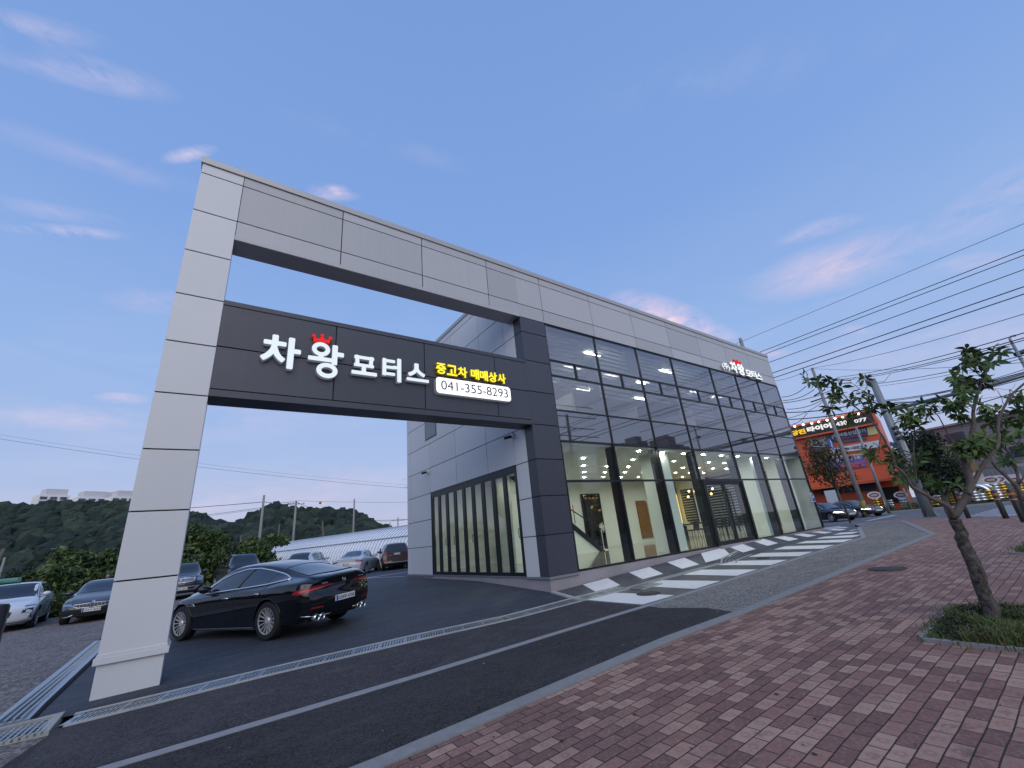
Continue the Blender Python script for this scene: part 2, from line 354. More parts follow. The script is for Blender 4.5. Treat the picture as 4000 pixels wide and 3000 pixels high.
def asphalt_mat(name, dark, light, grit=.5, sc=1.0, spec=.22, rough=.88, lines=0.0):
    M = bpy.data.materials.new(name); M.use_nodes = True; t = NT(M.node_tree); b = t.n['Principled BSDF']
    co = t.node('ShaderNodeTexCoord').outputs['Object']
    vor = t.node('ShaderNodeTexVoronoi'); vor.inputs['Scale'].default_value = 90*sc; t.link(co, vor.inputs['Vector'])
    cell = t.xyz(vor.outputs['Color'])[0]
    patch = t.noise(co, .7, 5, .6, dist=.3); pat2 = t.noise(co, 4.5, 4, .65); pat3 = t.noise(co, 26*sc, 4, .75)
    c = t.mix(t.ramp(patch, [(.35, 0.0), (.7, 1.0)]), dark, light)
    c = t.mix(t.ramp(pat2, [(.5, 0.0), (.8, .6)]), c, tuple(x*1.7 for x in light))
    c = t.mix(t.m('MULTIPLY', t.ramp(cell, [(.55, 0.0), (1, 1.0)]), grit), c, tuple(min(1, x*3.2+.03) for x in light))
    c = t.mix(t.ramp(pat3, [(.42, 0.0), (.72, .75)]), c, tuple(x*1.9 for x in light)); c = t.mix(t.ramp(pat3, [(.25, .6), (.42, 0.0)]), c, tuple(x*.45 for x in dark))
    crk = t.node('ShaderNodeTexVoronoi', feature='DISTANCE_TO_EDGE'); crk.inputs['Scale'].default_value = .55; t.link(t.v('ADD', co, t.v('SCALE', t.noise(co, 2.5, 5, .7, out=1))), crk.inputs['Vector']); crm = t.m('MULTIPLY', t.ramp(crk.outputs['Distance'], [(0, 1.0), (.009, 0.0)]), t.ramp(t.noise(co, .33, 2, .5), [(.5, 0.0), (.6, .8)]))
    if sc < 1.1 and 'gravel' not in name: c = t.mix(crm, c, tuple(x*.3 for x in dark))
    dust = t.noise(t.scale(co, 1, 2.2, 1), 1.6, 7, .72, dist=.5); c = t.mix(t.ramp(dust, [(.52, 0.0), (.74, .5)]), c, tuple(min(1, x*2.6) for x in light))
    if lines:
        ln = t.noise(t.scale(co, .35, 9, 1), 1.5, 3, .6, dist=.3); c = t.mix(t.m('MULTIPLY', t.ramp(ln, [(.5, 0.0), (.7, 1.0)]), lines), c, tuple(x*2.2 for x in light))
    t.link(c, b.inputs['Base Color']); b.inputs['Roughness'].default_value = rough; b.inputs['Specular IOR Level'].default_value = spec
    bn = t.node('ShaderNodeBump'); bn.inputs['Strength'].default_value = .7; bn.inputs['Distance'].default_value = .006
    t.link(t.m('ADD', vor.outputs['Distance'], t.m('MULTIPLY', t.noise(co, 25, 3, .7), 1.2)), bn.inputs['Height']); t.link(bn.outputs[0], b.inputs['Normal'])
    return M
M_BRICK = brick_mat()
M_ASPH_NEW = asphalt_mat('fresh_asphalt', (.015, .014, .015), (.034, .031, .032), .5)
M_ASPH_LOT = asphalt_mat('lot_asphalt', (.018, .020, .027), (.036, .040, .05), .3, .8, spec=.32, rough=.7, lines=.6)
M_ASPH_MID = asphalt_mat('strip_asphalt', (.022, .020, .023), (.045, .041, .045), .5)
M_ASPH_OLD = asphalt_mat('old_asphalt', (.08, .072, .07), (.15, .137, .128), .8, .6)
M_ROAD = asphalt_mat('road_asphalt', (.085, .085, .092), (.12, .12, .128), .4)
M_GRAVEL = asphalt_mat('gravel', (.06, .052, .052), (.12, .105, .10), .8, .32)
M_DIRT = mat('dirt', (.07, .065, .04), .95, var=.5, vscale=.8, bump=.5, col2=(.035, .05, .02))
M_CONC = mat('concrete', (.27, .27, .28), .85, var=.25, vscale=6, bump=.25)
M_CONC_W = mat('old_concrete', (.36, .35, .33), .85, var=.3, vscale=5, bump=.3)
M_CURB = mat('granite_kerb', (.24, .235, .23), .8, var=.3, vscale=9, bump=.3)
M_PAINT = mat('white_road_paint', (.74, .72, .71), .6, var=.14, vscale=7, bump=.15, bscale=12)
M_PAINT_W = mat('worn_road_paint', (.5, .5, .5), .7, var=.25, vscale=9)
M_BLKPAINT = mat('dark_road_paint', (.045, .045, .052), .5, var=.5, vscale=3, bump=.3, col2=(.085, .085, .095))
M_GALV = mat('galvanised_steel', (.42, .45, .47), .42, .8, var=.2, vscale=8)
M_BLACK = mat('black_metal', (.012, .012, .014), .35, .2)
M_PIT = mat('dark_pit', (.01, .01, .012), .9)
# ================================================================ ground sheets
kx = lambda n, a, b: [a+(b-a)*i/n for i in range(n+1)]
def base_ground():
    xs = kx(20, -900, -60)+kx(44, -58, 48)+kx(16, 60, 900); ys = kx(8, -900, -40)+kx(40, -32, 62)+kx(14, 80, 1200)
    vs = []
    for y in ys:
        for x in xs:
            z = gz(x, y) - .13
            vs.append((x, y, z))
    n = len(xs); fs = [(j*n+i, j*n+i+1, (j+1)*n+i+1, (j+1)*n+i) for j in range(len(ys)-1) for i in range(n-1)]
    mb = MB().add(vs, fs); o = mb.build('ground', M_DIRT, norm=False); o['kind'] = 'structure'
base_ground()
EDGE = [(22.6, .1), (25.9, -1.16), (23.7, -3.36), (19.85, -6.43), (13.2, -11.2), (6, -14), (-60, -14)]      # kerb line of the street
drape('road', [(-60, -14.05), (6, -14.05), (13.25, -11.25), (19.9, -6.48), (23.75, -3.4), (25.95, -1.2), (22.6, .2), (22.6, 60), (41, 60), (41, -60), (-60, -60)], M_ROAD, -.10, step=4)
drape('street_kerb', strip(EDGE, .16), M_CONC, .012, .14)
drape('brick_pavement', [(-60, -13.92), (6, -13.92), (13.1, -11.1), (19.75, -6.33), (23.6, -3.28), (25.8, -1.2), (22.7, 0), (23.55, -1.75), (12.95, -4.98), (-60, -4.92)], M_BRICK, 0, step=1)
BK = [(-60, -4.82), (12.97, -4.87), (23.5, -1.72)]
MK = [(-60, -2.79), (13.22, -2.84), (19.95, -.78), (22.6, .25)]
drape('pavement_kerb', strip(BK, .2), M_CURB, .012, .1)
drape('flush_kerb', strip(MK[:3], .16), M_CONC, .008, .1)
drape('sidewalk', [(0.05, -2.87), (13.2, -2.92), (19.97, -.85), (22.6, .2), (23.45, -1.62), (12.95, -4.77), (-.1, -4.72), (.12, -4.1), (-.05, -3.3)], M_ASPH_OLD, 0)
drape('driveway', [(-8.5, -1.0), (-8.5, -1.9), (-8.75, -2.71), (-10.5, -4.3), (-11, -4.72), (-.1, -4.72), (.12, -4.1), (-.05, -3.3), (.05, -2.87), (-8.9, -2.87)], M_ASPH_NEW, 0)
drape('driveway_strip', [(-8.5, -.84), (-8.55, -2.71), (.05, -2.71), (0.02, -1.12), (-2.1, -1.28), (-4, -1.18), (-6.4, -1.0)], M_ASPH_MID, .004)
drape('asphalt_lot', [(-8.76, -.4), (-8.4, -.44), (-6.4, -.6), (-4, -.78), (-2.1, -.88), (0, -.75), (0.0, 9.4), (19, 9.4), (19, 34), (-5.8, 34), (-7.6, 14), (-8.76, 8)], M_ASPH_LOT, 0)
drape('gravel_lot', [(-60, -4.72), (-11, -4.72), (-10.5, -4.3), (-8.75, -2.71), (-8.5, -1.9), (-8.5, -1.0), (-9.2, -.9), (-9.2, 8), (-8.76, 8), (-7.6, 14), (-5.8, 34), (-60, 34)], M_GRAVEL, -.005, step=2)
drape('gravel_verge', [(-9.2, -.9), (-8.5, -1.0), (-8.76, -.4), (-8.76, 8), (-9.2, 8)], M_ASPH_NEW, -.04)
drape('forecourt', [(0.05, -2.72), (13.2, -2.76), (19.9, -.7), (22.6, .35), (22.6, 9.4), (17.95, 9.4), (17.95, -.02), (0.0, -.02), (.02, -1.2)], M_BLKPAINT, 0, step=.5)
# zebra stripes of the forecourt
mb = MB()
for k in range(10):
    a = 1.05+1.87*k; b = a+.95
    if b > 19.6: b = 19.6
    if a < 17.9:
        q = [(a-.2, -.68), (b-.22, -.68), (b+.02, -.05), (a, -.05)]
        if 5.7 < a < 8: q = [(5.9, -.68), (7.5, -.68), (8.2, -.05), (6.75, -.05)]
        drape_mb(mb, q, .006, step=.5)
for k in range(10):
    a = .1+1.9*k; b = a+.95; lo = -2.68 if b < 12.8 else -2.68+max(0, (a-12.6))*.31
    if lo < -1.1: drape_mb(mb, [(a+.05, lo), (b+.2, lo), (b, -1.14), (a, -1.14)], .006, step=.5)
drape_mb(mb, [(18.3, 2), (18.9, 2), (21.2, .4), (20.6, .2)], .006); drape_mb(mb, [(18.3, .6), (18.9, .9), (20.2, -.1), (19.7, -.45)], .006)
mb.build('zebra_markings', M_PAINT, norm=False)['kind'] = 'structure'
drape('forecourt_kerb', [(-.05, -.02), (.07, -.02), (.11, -1.15), (-.03, -1.15)], M_CONC_W, .03, .1)
drape('lot_lines', [(-3.5, 13.5), (-.5, 13.2), (.0, 9.8), (.08, 9.8), (-.42, 13.3), (6, 13.7), (6, 13.8), (-3.5, 13.6)], M_PAINT_W, .01)
# road markings
mb = MB()
for k in range(13):
    c = Vector((22.6+1.28*k, -3.9-.02*k)); d = Vector((.12, -1)).normalized(); n = Vector((1, .12)).normalized()
    if k < 1: c += Vector((.6, -.4))
    drape_mb(mb, [(c-n*.3)[:], (c+n*.3)[:], (c+n*.3+d*9)[:], (c-n*.3+d*9)[:]], -.09, step=4)
drape_mb(mb, [(28.1, 1.3), (28.4, 1.0), (36.3, 1.3), (36.0, 1.7)], -.09); drape_mb(mb, [(29.9, 6), (30.0, 6), (29.9, 30), (29.8, 30)], -.09, step=6)
mb.build('crosswalk_markings', M_PAINT_W, norm=False)['kind'] = 'structure'
drape('far_kerb', strip([(41.1, -60), (41.1, 60)], .3), M_CONC, .05, .2, step=6)
drape('far_sidewalk', [(41.2, -60), (43.4, -60), (43.4, 60), (41.2, 60)], M_CONC, .03, step=6)
# ================================================================ drains
def drain(name, line, w, label, pitch, skew=.25, group=None):
    o = E(name, (line[0][0], line[0][1], gz(line[0][0], line[0][1])), label, 'drain', group)
    mb = MB()
    for s_ in (-1, 1):
        ln = []
        for i, p in enumerate(line):
            a = Vector(line[max(0, i-1)]); b = Vector(line[min(len(line)-1, i+1)]); d = (b-a).normalized(); n = Vector((-d.y, d.x)); ln.append(Vector(p)+n*s_*(w/2-.03))
        drape_mb(mb, strip(ln, .06), .016, .05, step=.5)
    mb.build('drain_frame', M_CONC_W, o, norm=False)
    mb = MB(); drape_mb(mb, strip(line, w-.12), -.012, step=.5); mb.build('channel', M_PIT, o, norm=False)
    mb = MB(); 
    for i in range(len(line)-1):
        a, b = Vector(line[i]), Vector(line[i+1]); L = (b-a).length; d = (b-a)/L; n = Vector((-d.y, d.x)); k = 0.0
        while k < L and pitch < 1:
            c = a+d*k; wd = pitch*.6 if int(k/pitch) % 9 else pitch*1.6
            P = [c-n*(w/2-.06)-d*skew*w/2, c-n*(w/2-.06)+d*(wd-skew*w/2), c+n*(w/2-.06)+d*(wd+skew*w/2), c+n*(w/2-.06)+d*skew*w/2]
            mb.add([(q.x, q.y, gz(q.x, q.y)+.012) for q in P], [(0, 1, 2, 3)]); k += pitch
        for s_ in ((-.33, 0, .33) if pitch < 1 else (-.2, .0, .2)):
            P = [a+n*(s_*w-.012), b+n*(s_*w-.012), b+n*(s_*w+.012), a+n*(s_*w+.012)]; nseg = max(1, int(L/.5))
            for j in range(nseg):
                q = [P[0].lerp(P[1], j/nseg), P[0].lerp(P[1], (j+1)/nseg), P[3].lerp(P[2], (j+1)/nseg), P[3].lerp(P[2], j/nseg)]
                mb.add([(e.x, e.y, gz(e.x, e.y)+.015) for e in q], [(0, 1, 2, 3)])
    mb.build('grate', M_GALV, o, norm=False)
    return o
drain('channel_drain', [(-8.4, -.64), (-6.4, -.80), (-4, -.98), (-2.1, -1.08), (.1, -.92), (1.6, -.93)], .44, 'long slotted channel drain with pale edges across the driveway in front of the portal', .048)
drain('channel_drain', [(2.45, -1.0), (4.1, -1.0), (6.2, -1.0)], .22, 'narrow bar grate between the black and white stripes near the glass front', 2.5, 0)
drain('catch_basin', [(1.62, -1.22), (2.45, -1.22)], .62, 'rectangular steel grating at the joint of the two channel drains', .1, 0)
drain('catch_basin', [(6.2, -1.25), (6.9, -.92), (8.3, -.72)], .5, 'slanting three-bar grate in the stripes before the entrance doors', 2.5, 0)
# expanded steel grating left of the portal leg
def mesh_grate(name, poly_o, u, v, nu, nv, label):
    u, v, O = Vector(u), Vector(v), Vector(poly_o); o = E(name, (O.x, O.y, gz(O.x, O.y)), label, 'drain')
    z = lambda p, d=0: (p.x, p.y, gz(p.x, p.y)+d)
    fr = MB()
    for a, b, w in ((O, O+v, u.normalized()*.09), (O+u, O+u+v, -u.normalized()*.09), (O, O+u, v.normalized()*.07), (O+v, O+u+v, -v.normalized()*.07)):
        n = 10
        for j in range(n):
            p, q = a.lerp(b, j/n), a.lerp(b, (j+1)/n); fr.add([z(p, .03), z(q, .03), z(q+w, .03), z(p+w, .03), z(p, -.1), z(q, -.1), z(q+w, -.1), z(p+w, -.1)], [(0, 1, 2, 3), (0, 4, 5, 1), (3, 2, 6, 7)])
    fr.build('frame', M_CONC_W if nv < 10 else M_GALV, o)
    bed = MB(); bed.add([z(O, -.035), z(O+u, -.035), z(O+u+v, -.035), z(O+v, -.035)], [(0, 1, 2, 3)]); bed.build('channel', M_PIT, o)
    br = MB()
    for i in range(1, nu): p = O+u*(i/nu); br.obox(z(p+v*.5, .0), v.normalized().to_3d(), u.normalized().to_3d(), (0, 0, 1), v.length/2, .011, .018)
    for j in range(1, nv): p = O+v*(j/nv); br.obox(z(p+u*.5, .0), u.normalized().to_3d(), v.normalized().to_3d(), (0, 0, 1), u.length/2, .011, .016)
    br.build('grating', M_GALV, o)
mesh_grate('side_drain', (-9.18, -.25), (.36, 0), (-.05, 7.5), 5, 170, 'galvanised grating strip running back beside the white portal leg')
mesh_grate('drain_pit', (-9.9, -1.02), (1.38, .1), (.02, .62), 24, 8, 'concrete-rimmed grating pit at the left end of the channel drain')
def manhole(x, y, r, label):
    o = MB().lathe([(0.001, .012), (r*.8, .012), (r*.82, .006), (r*.88, .006), (r*.9, .014), (r, .014), (r*1.01, -.02)], 28, (x, y, gz(x, y)+.004)).build('manhole_cover', mat('iron', (.06, .055, .05), .7, .4, var=.4, bump=.4), smooth=True)
    # follow the slope of the ground
    tag(o, label, 'manhole cover')
manhole(1.2, -2.02, .27, 'round dark manhole cover on the nearest black stripe of the forecourt')
manhole(4.7, -5.6, .33, 'round manhole cover set in the red brick pavement')
manhole(7.4, -1.75, .2, 'small rusty round cover between two white stripes near the entrance')
# ================================================================ the dealership building
M_CLAD = mat('silver_cladding', (.46, .46, .475), .34, .0, .5, var=.05, vscale=.6, bump=.10, bscale=1.6, panel=.26)
M_CLADW = mat('white_cladding', (.62, .62, .635), .36, .0, .5, var=.04, vscale=.5, bump=.08, bscale=1.6, panel=.12)
M_DARK = mat('anthracite_cladding', (.058, .061, .080), .38, .0, .5, var=.1, vscale=.7, bump=.10, bscale=1.6, panel=.4)
M_GROOVE = mat('joint_sealant', (.006, .006, .008), .8)
M_FRAME = mat('black_window_frame', (.010, .010, .012), .32, 0, .5)
M_PLINTH = mat('plinth_render', (.30, .275, .29), .85, var=.2, vscale=2.2, bump=.3, bscale=18)
M_SILL = mat('steel_sill', (.42, .44, .47), .3, .7)
M_WALL = mat('interior_white', (.78, .81, .76), .7)
M_WALL2 = mat('upper_interior', (.68, .68, .64), .7)
M_CEIL = mat('interior_ceiling', (.80, .81, .79), .7)
M_FLOOR = mat('polished_floor', (.28, .27, .22), .06, 0, .6, var=.25, vscale=.7)
G_CLEAR = glass('shop_glass', (.84, .92, .87), .08, 0, 4.2, (.95, .97, 1), .22)
G_UP = glass('tinted_glass', (.35, .34, .36), .22, 0, 4.0, (1, .95, .97), .22)
def mirror_glass():
    M = mat('spandrel_glass', (.04, .038, .045), .02, 0, .5); M.node_tree.nodes['Principled BSDF'].inputs['IOR'].default_value = 2.7; return M
G_SPAN = mirror_glass()
B = E('car_dealership', (0, 0, 0), 'two-storey car showroom with glass front, grey cladding and tall portal over the driveway', 'building')
def panels(mb, ax, a0, a1, z0, z1, ja, jz, p0, p1, gap=.011, hole=None):
    A = [a0]+[j for j in sorted(ja) if a0+.02 < j < a1-.02]+[a1]; Zs = [z0]+[j for j in sorted(jz) if z0+.02 < j < z1-.02]+[z1]
    for i in range(len(A)-1):
        for j in range(len(Zs)-1):
            a, b, c, d = A[i], A[i+1], Zs[j], Zs[j+1]
            ga = gap if i else 0; gb = gap if i < len(A)-2 else 0; gc = gap if j else 0; gd = gap if j < len(Zs)-2 else 0
            if hole and a > hole[0]-.05 and b < hole[1]+.05 and c > hole[2]-.05 and d < hole[3]+.05: continue
            if ax == 'y': mb.box(a+ga, b-gb, p0, p1, c+gc, d-gd)
            else: mb.box(p0, p1, a+ga, b-gb, c+gc, d-gd)
c0, c1, XR, TOP, BD = -8.335, -7.572, 17.888, 9.993, .582
JX = [c1, -5.415, -3.275, -1.122, 1.003, 3.392, 5.779, 8.154, 10.53, 12.946, 15.257]
JZ = [1.552, 2.56, 3.57, 4.575, 5.585, 6.59, 7.58, 8.582, 9.578]
# portal leg, beam and parapet: white-grey panels
leg = MB(); kz = [1.543+1.0045*i for i in range(8)]
panels(leg, 'y', c0, c1, .57, 9.83, [], kz+[9.578], 0, .022); panels(leg, 'x', 0.024, BD-.024, .57, 9.83, [], kz+[9.578], c1-.022, c1-.001); panels(leg, 'x', 0.024, BD-.024, .57, 9.83, [], kz+[9.578], c0, c0+.022); panels(leg, 'y', c0, c1, .57, 9.83, [], kz, BD-.022, BD)
leg.box(c0-.035, c1+.035, -.035, BD+.035, .475, .56); leg.box(c0-.015, c1+.015, -.015, BD+.015, .56, .60)
leg.box(c0+.01, c1-.01, .005, BD-.005, -.3, .475)
leg.build('portal_leg', M_CLADW, B, bevel=.004)
par = MB()
panels(par, 'y', c1+.011, 0.0, 8.20, 9.83, JX, JZ, 0, .022); panels(par, 'y', 0.0, XR, 8.115, 9.83, JX, JZ, 0, .022)
panels(par, 'y', c1+.011, 0.0, 8.20, 9.83, JX, JZ, BD-.022, BD)
par.box(c1+.003, -.004, -.004, BD+.002, 8.10, 8.20)                       # edge trim of the soffit
for a, b in ((c1+.003, -2.6), (-2.59, -.004)): par.box(a, b, .004, BD-.004, 8.094, 8.099)
par.build('parapet', M_CLAD, B, bevel=.003)
cop = MB(); cop.box(c0-.03, XR+.03, -.035, .2, 9.835, TOP); cop.box(c0-.03, .0, .2, BD+.035, 9.835, TOP); cop.box(-.03, .2, BD+.036, 9.42, 9.835, TOP)
cop.build('coping', mat('coping_metal', (.40, .40, .40), .4, .2, var=.06), B, bevel=.006)
bk = MB(); bk.box(c0+.03, c1-.03, .024, BD-.024, .5, 9.83); bk.box(c1-.03, -.002, .024, BD-.024, 8.12, 9.83)
bk.box(0.0, XR-.01, .024, .2, 8.13, 9.83); bk.box(c1, -.002, .028, BD-.028, 4.72, 6.45); bk.box(.024, .16, .024, .37, .55, 8.10); bk.box(.16, 1.0, .024, .16, .55, 8.10)
bk.box(.024, .16, .37, 9.37, 8.13, 9.83); bk.box(.024, .16, .37, .978, .55, 8.13); bk.box(.024, .16, 6.92, 9.37, .55, 8.13); bk.box(.024, .16, .978, 6.92, 3.6, 8.13)
bk.build('wall_core', M_GROOVE, B)
# dark sign band and corner pillar
bd = MB(); panels(bd, 'y', c1+.003, -.003, 4.72, 6.49, [-5.415, -3.275, -1.125], [5.585], .0, .022); bd.box(c1+.003, -.003, -.012, BD, 6.50, 6.605); bd.box(c1+.003, -.003, -.010, BD, 4.565, 4.70)
panels(bd, 'y', c1+.003, -.003, 4.72, 6.49, [-5.415, -3.275, -1.125], [5.585], BD-.022, BD)
bd.build('sign_band', M_DARK, B, bevel=.003)
pil = MB(); qz = [1.563, 2.571, 3.581, 4.586, 5.602, 6.608, 7.585]
panels(pil, 'y', 0.0, 1.0, .56, 8.095, [], qz, 0, .022); panels(pil, 'x', .0225, .388, .56, 8.095, [], qz, 0, .022)
pil.build('corner_pillar', M_DARK, B, bevel=.003)
# side wall
sw = MB(); JY = [.978, 2.519, 4.668, 6.922, 9.007]
qy = qz+[8.582, 9.578]
panels(sw, 'x', .396, .978, .56, 9.83, [], qy, 0, .022); panels(sw, 'x', .989, 6.911, 3.60, 9.83, JY, qy, 0, .022, hole=None); panels(sw, 'x', 6.933, 9.38, .56, 9.83, JY, qy, 0, .022)
panels(sw, 'y', .022, XR, .56, 9.83, JX, qy, 9.36, 9.38); sw.box(XR-.022, XR, .024, 9.36, .56, 9.83)
sw.build('side_cladding', M_CLADW, B, bevel=.003)
w = MB(); w.box(-.012, .02, 6.22, 7.32, 5.80, 7.0); wf = w.build('window', M_FRAME, B); w = MB(); w.box(-.016, -.0125, 6.28, 7.26, 5.86, 6.95); w.build('pane', mat('dim_glass', (.17, .15, .14), .08, 0, .6), wf)
pl = MB(); pl.box(.012, XR-.0, .014, .3, -.4, .56); pl.box(.014, .3, .3, 9.37, -.4, .56); pl.box(XR-.3, XR-.012, .3, 9.37, -.4, .56); pl.box(.3, XR-.3, 9.1, 9.37, -.4, .56)
pl.box(7.99, 10.97, -.15, .014, -.4, .585)
pl.build('plinth', M_PLINTH, B)
sl_ = MB(); sl_.box(-.03, 1.02, -.03, .02, .505, .558); sl_.box(-.03, .02, .02, .985, .505, .558); sl_.box(-.03, .02, 6.93, 9.40, .505, .558); sl_.box(-.02, .1, .99, 6.92, .535, .565)
sl_.build('sill', M_SILL, B)
rf = MB(); rf.box(.16, XR-.03, .2, 9.36, 9.2, 9.4); rf.build('roof', M_CONC, B)
# ---- interior shell
sh = MB(); sh.box(.16, XR-.03, 7.72, 7.8, .6, 4.07); sh.box(.165, .2, .17, .97, .6, 4.07); sh.box(.165, .2, 6.93, 7.72, .6, 4.07); sh.box(.165, .2, .97, 6.93, 3.6, 4.07); sh.box(XR-.1, XR-.03, .9, 7.72, .6, 4.07)
sh.box(14.75, 14.9, 6.9, 7.72, .6, 4.07)
sh.box(2.2, 2.35, 3.2, 5.4, .6, 4.07) if False else None
sh.build('interior_wall', M_WALL, B)
sh = MB(); sh.box(.2, XR-.1, .12, 7.72, .56, .6); sh.build('floor', M_FLOOR, B)
sh = MB(); sh.box(.17, XR-.04, .10, 7.8, 4.07, 4.2); sh.box(.17, XR-.04, .10, .14, 4.2, 5.08); sh.build('ceiling', M_CEIL, B)
sh = MB(); sh.box(.17, XR-.04, .14, 7.4, 4.95, 5.08); sh.box(.17, XR-.04, 7.0, 7.1, 5.08, 8.0); sh.box(.17, XR-.04, .2, 7.1, 8.0, 8.1); sh.box(.17, .25, .2, 7, 5.08, 8.0); sh.box(XR-.12, XR-.04, .2, 7, 5.08, 8.0)
for x, y in ((5.2, 3.4), (10.2, 3.9), (14.2, 3.2)): sh.box(x, x+.12, y, 7.0, 5.08, 7.3)
sh.build('upper_interior_wall', M_WALL2, B)
for x in (6.15, 13.26, 16.35): MB().box(x, x+.72, .48, 1.25, .6, 4.07).build('interior_column', M_WALL, B)
# ---- windows of the front, one by one
WX = [1.0, 3.333, 5.651, 7.952, 11.0, 13.311, 15.596, 17.888]
WZ = [(.585, 2.963, G_CLEAR), (2.963, 4.158, G_CLEAR), (4.158, 5.116, G_SPAN), (5.116, 6.259, G_UP), (6.259, 6.798, G_UP), (6.798, 8.075, G_UP)]
def window(x0, x1, z0, z1, g, fw=.02, y0=-.005, y1=.09, name='window'):
    f = MB(); f.box(x0, x0+fw, y0, y1, z0, z1); f.box(x1-fw, x1, y0, y1, z0, z1); f.box(x0+fw, x1-fw, y0+.002, y1-.002, z0, z0+fw); f.box(x0+fw, x1-fw, y0+.002, y1-.002, z1-fw, z1)
    fo = f.build(name, M_FRAME, B)
    p = MB(); tw = random.uniform(-.0012, .0012); p.add([(x0+fw, .032+tw, z0+fw), (x1-fw, .032-tw, z0+fw), (x1-fw, .032, z1-fw), (x0+fw, .032, z1-fw)], [(0, 1, 2, 3)])
    p.build('pane', g, fo, norm=False); return fo
for i in range(7):
    for j, (z0, z1, g) in enumerate(WZ):
        if j == 0 and i == 3: continue
        if j == 4:
            xm = (WX[i]+WX[i+1])/2-.02; window(WX[i], xm, z0, z1, g, .026); window(xm, WX[i+1], z0, z1, g, .026)
        else: window(WX[i], WX[i+1], z0, z1, g, (.034, .026, .017, .017, .02, .017)[j], y0=-.012 if j < 2 else -.005)
# entrance: double glass door
fr = MB(); fr.box(7.955, 8.10, -.06, .12, .585, 2.96); fr.box(10.86, 11.0, -.06, .12, .585, 2.96); fr.box(8.10, 10.86, -.058, .12, 2.86, 2.96); fr.box(8.1, 10.86, -.05, .12, .575, .60)
fr.build('door_frame', M_FRAME, B)
for a, b, hx in ((8.11, 9.43, 9.2), (9.45, 10.85, 9.68)):
    f = MB(); f.box(a, a+.08, -.02, .05, .61, 2.85); f.box(b-.08, b, -.02, .05, .61, 2.85); f.box(a+.08, b-.08, -.018, .048, .61, .72); f.box(a+.08, b-.08, -.018, .048, 2.76, 2.85)
    d = f.build('door', M_FRAME, B); MB().add([(a+.08, .02, .72), (b-.08, .02, .72), (b-.08, .02, 2.76), (a+.08, .02, 2.76)], [(0, 1, 2, 3)]).build('pane', G_CLEAR, d, norm=False)
    h = MB()
    for dx in (-.035, .035): h.tube([(hx+dx, -.08, .95), (hx+dx, -.08, 2.48)], .012, 6)
    for k in range(14): h.sphere((hx, -.08, 1.0+k*.11), .02, 8)
    h.build('handle', mat('door_pull', (.12, .12, .13), .25, .8), d)
# interior steel posts behind the mullions
for x in WX[1:4]+[11.0, 13.311, 15.596]: MB().box(x-.05, x+.05, .10, .36, .6, 4.07).build('steel_post', M_FRAME, B)
# folding doors on the side
ff = MB(); ff.box(-.01, .10, .985, 6.915, 3.45, 3.595); ff.box(-.01, .10, .985, 1.02, .565, 3.45); ff.box(-.01, .10, 6.86, 6.915, .565, 3.45); ff.box(-.005, .10, 1.02, 6.86, .565, .60); ff.box(-.03, -.01, .985, 6.915, 3.56, 3.597)
ff.build('folding_door_frame', M_FRAME, B)
for i in range(9):
    a = 1.022+i*.6485; b = a+.6455; f = MB(); f.box(0, .06, a, a+.085, .602, 3.45); f.box(0, .06, b-.085, b, .602, 3.45); f.box(.001, .059, a+.085, b-.085, .602, .66); f.box(.001, .059, a+.085, b-.085, 3.37, 3.45)
    d = f.build('folding_door_leaf', M_FRAME, B); MB().add([(.03, a+.085, .66), (.03, b-.085, .66), (.03, b-.085, 3.37), (.03, a+.085, 3.37)], [(0, 1, 2, 3)]).build('pane', G_CLEAR, d, norm=False)
    if i in (0, 4, 6, 7): MB().tube([(-.005, a+.05, 1.55), (-.06, a+.05, 1.57), (-.06, a+.05, 1.8), (-.005, a+.05, 1.82)], .012, 6).build('handle', M_BLACK, d)
# ---- lamps that are lit inside
M_DL = emit('downlight_lit', (1, 1, .93), 165); M_BAR = emit('led_bar_lit', (.95, 1, .96), 36)
ORD = ['first', 'second', 'third', 'fourth', 'fifth', 'sixth', 'seventh', 'eighth', 'ninth', 'tenth', 'eleventh', 'twelfth', 'thirteenth']; ROWN = ['nearest the glass', 'second from the glass', 'in the middle', 'fourth from the glass', 'farthest from the glass']
dl0 = None
for i in range(13):
    for j in range(5):
        x, y = .9+1.405*i, .42+1.415*j
        if (i <= 1 and j <= 1) or (i in (0,) and j > 2) : continue
        if (6.1 < x < 6.9 or 13.2 < x < 14 or 16.3 < x < 17.1) and .45 < y < 1.3: continue
        if x > 17.6: continue
        if dl0 is None:
            dl0 = MB().lathe([(0.001, 0), (.062, 0)], 14).build('downlight', M_DL, smooth=False, norm=False); r_ = MB().lathe([(.064, .0), (.066, -.012), (.085, -.01), (.088, .004)], 14).build('rim', M_CEIL, dl0, norm=False)
            o = dl0
        else: o = copy_tree(dl0)
        o.location = (x, y, 4.058); tag(o, 'round white downlight, %s from the dark pillar in the ceiling row %s' % (ORD[i], ROWN[j]), 'ceiling light', 'downlights in the showroom ceiling')
bar0 = None
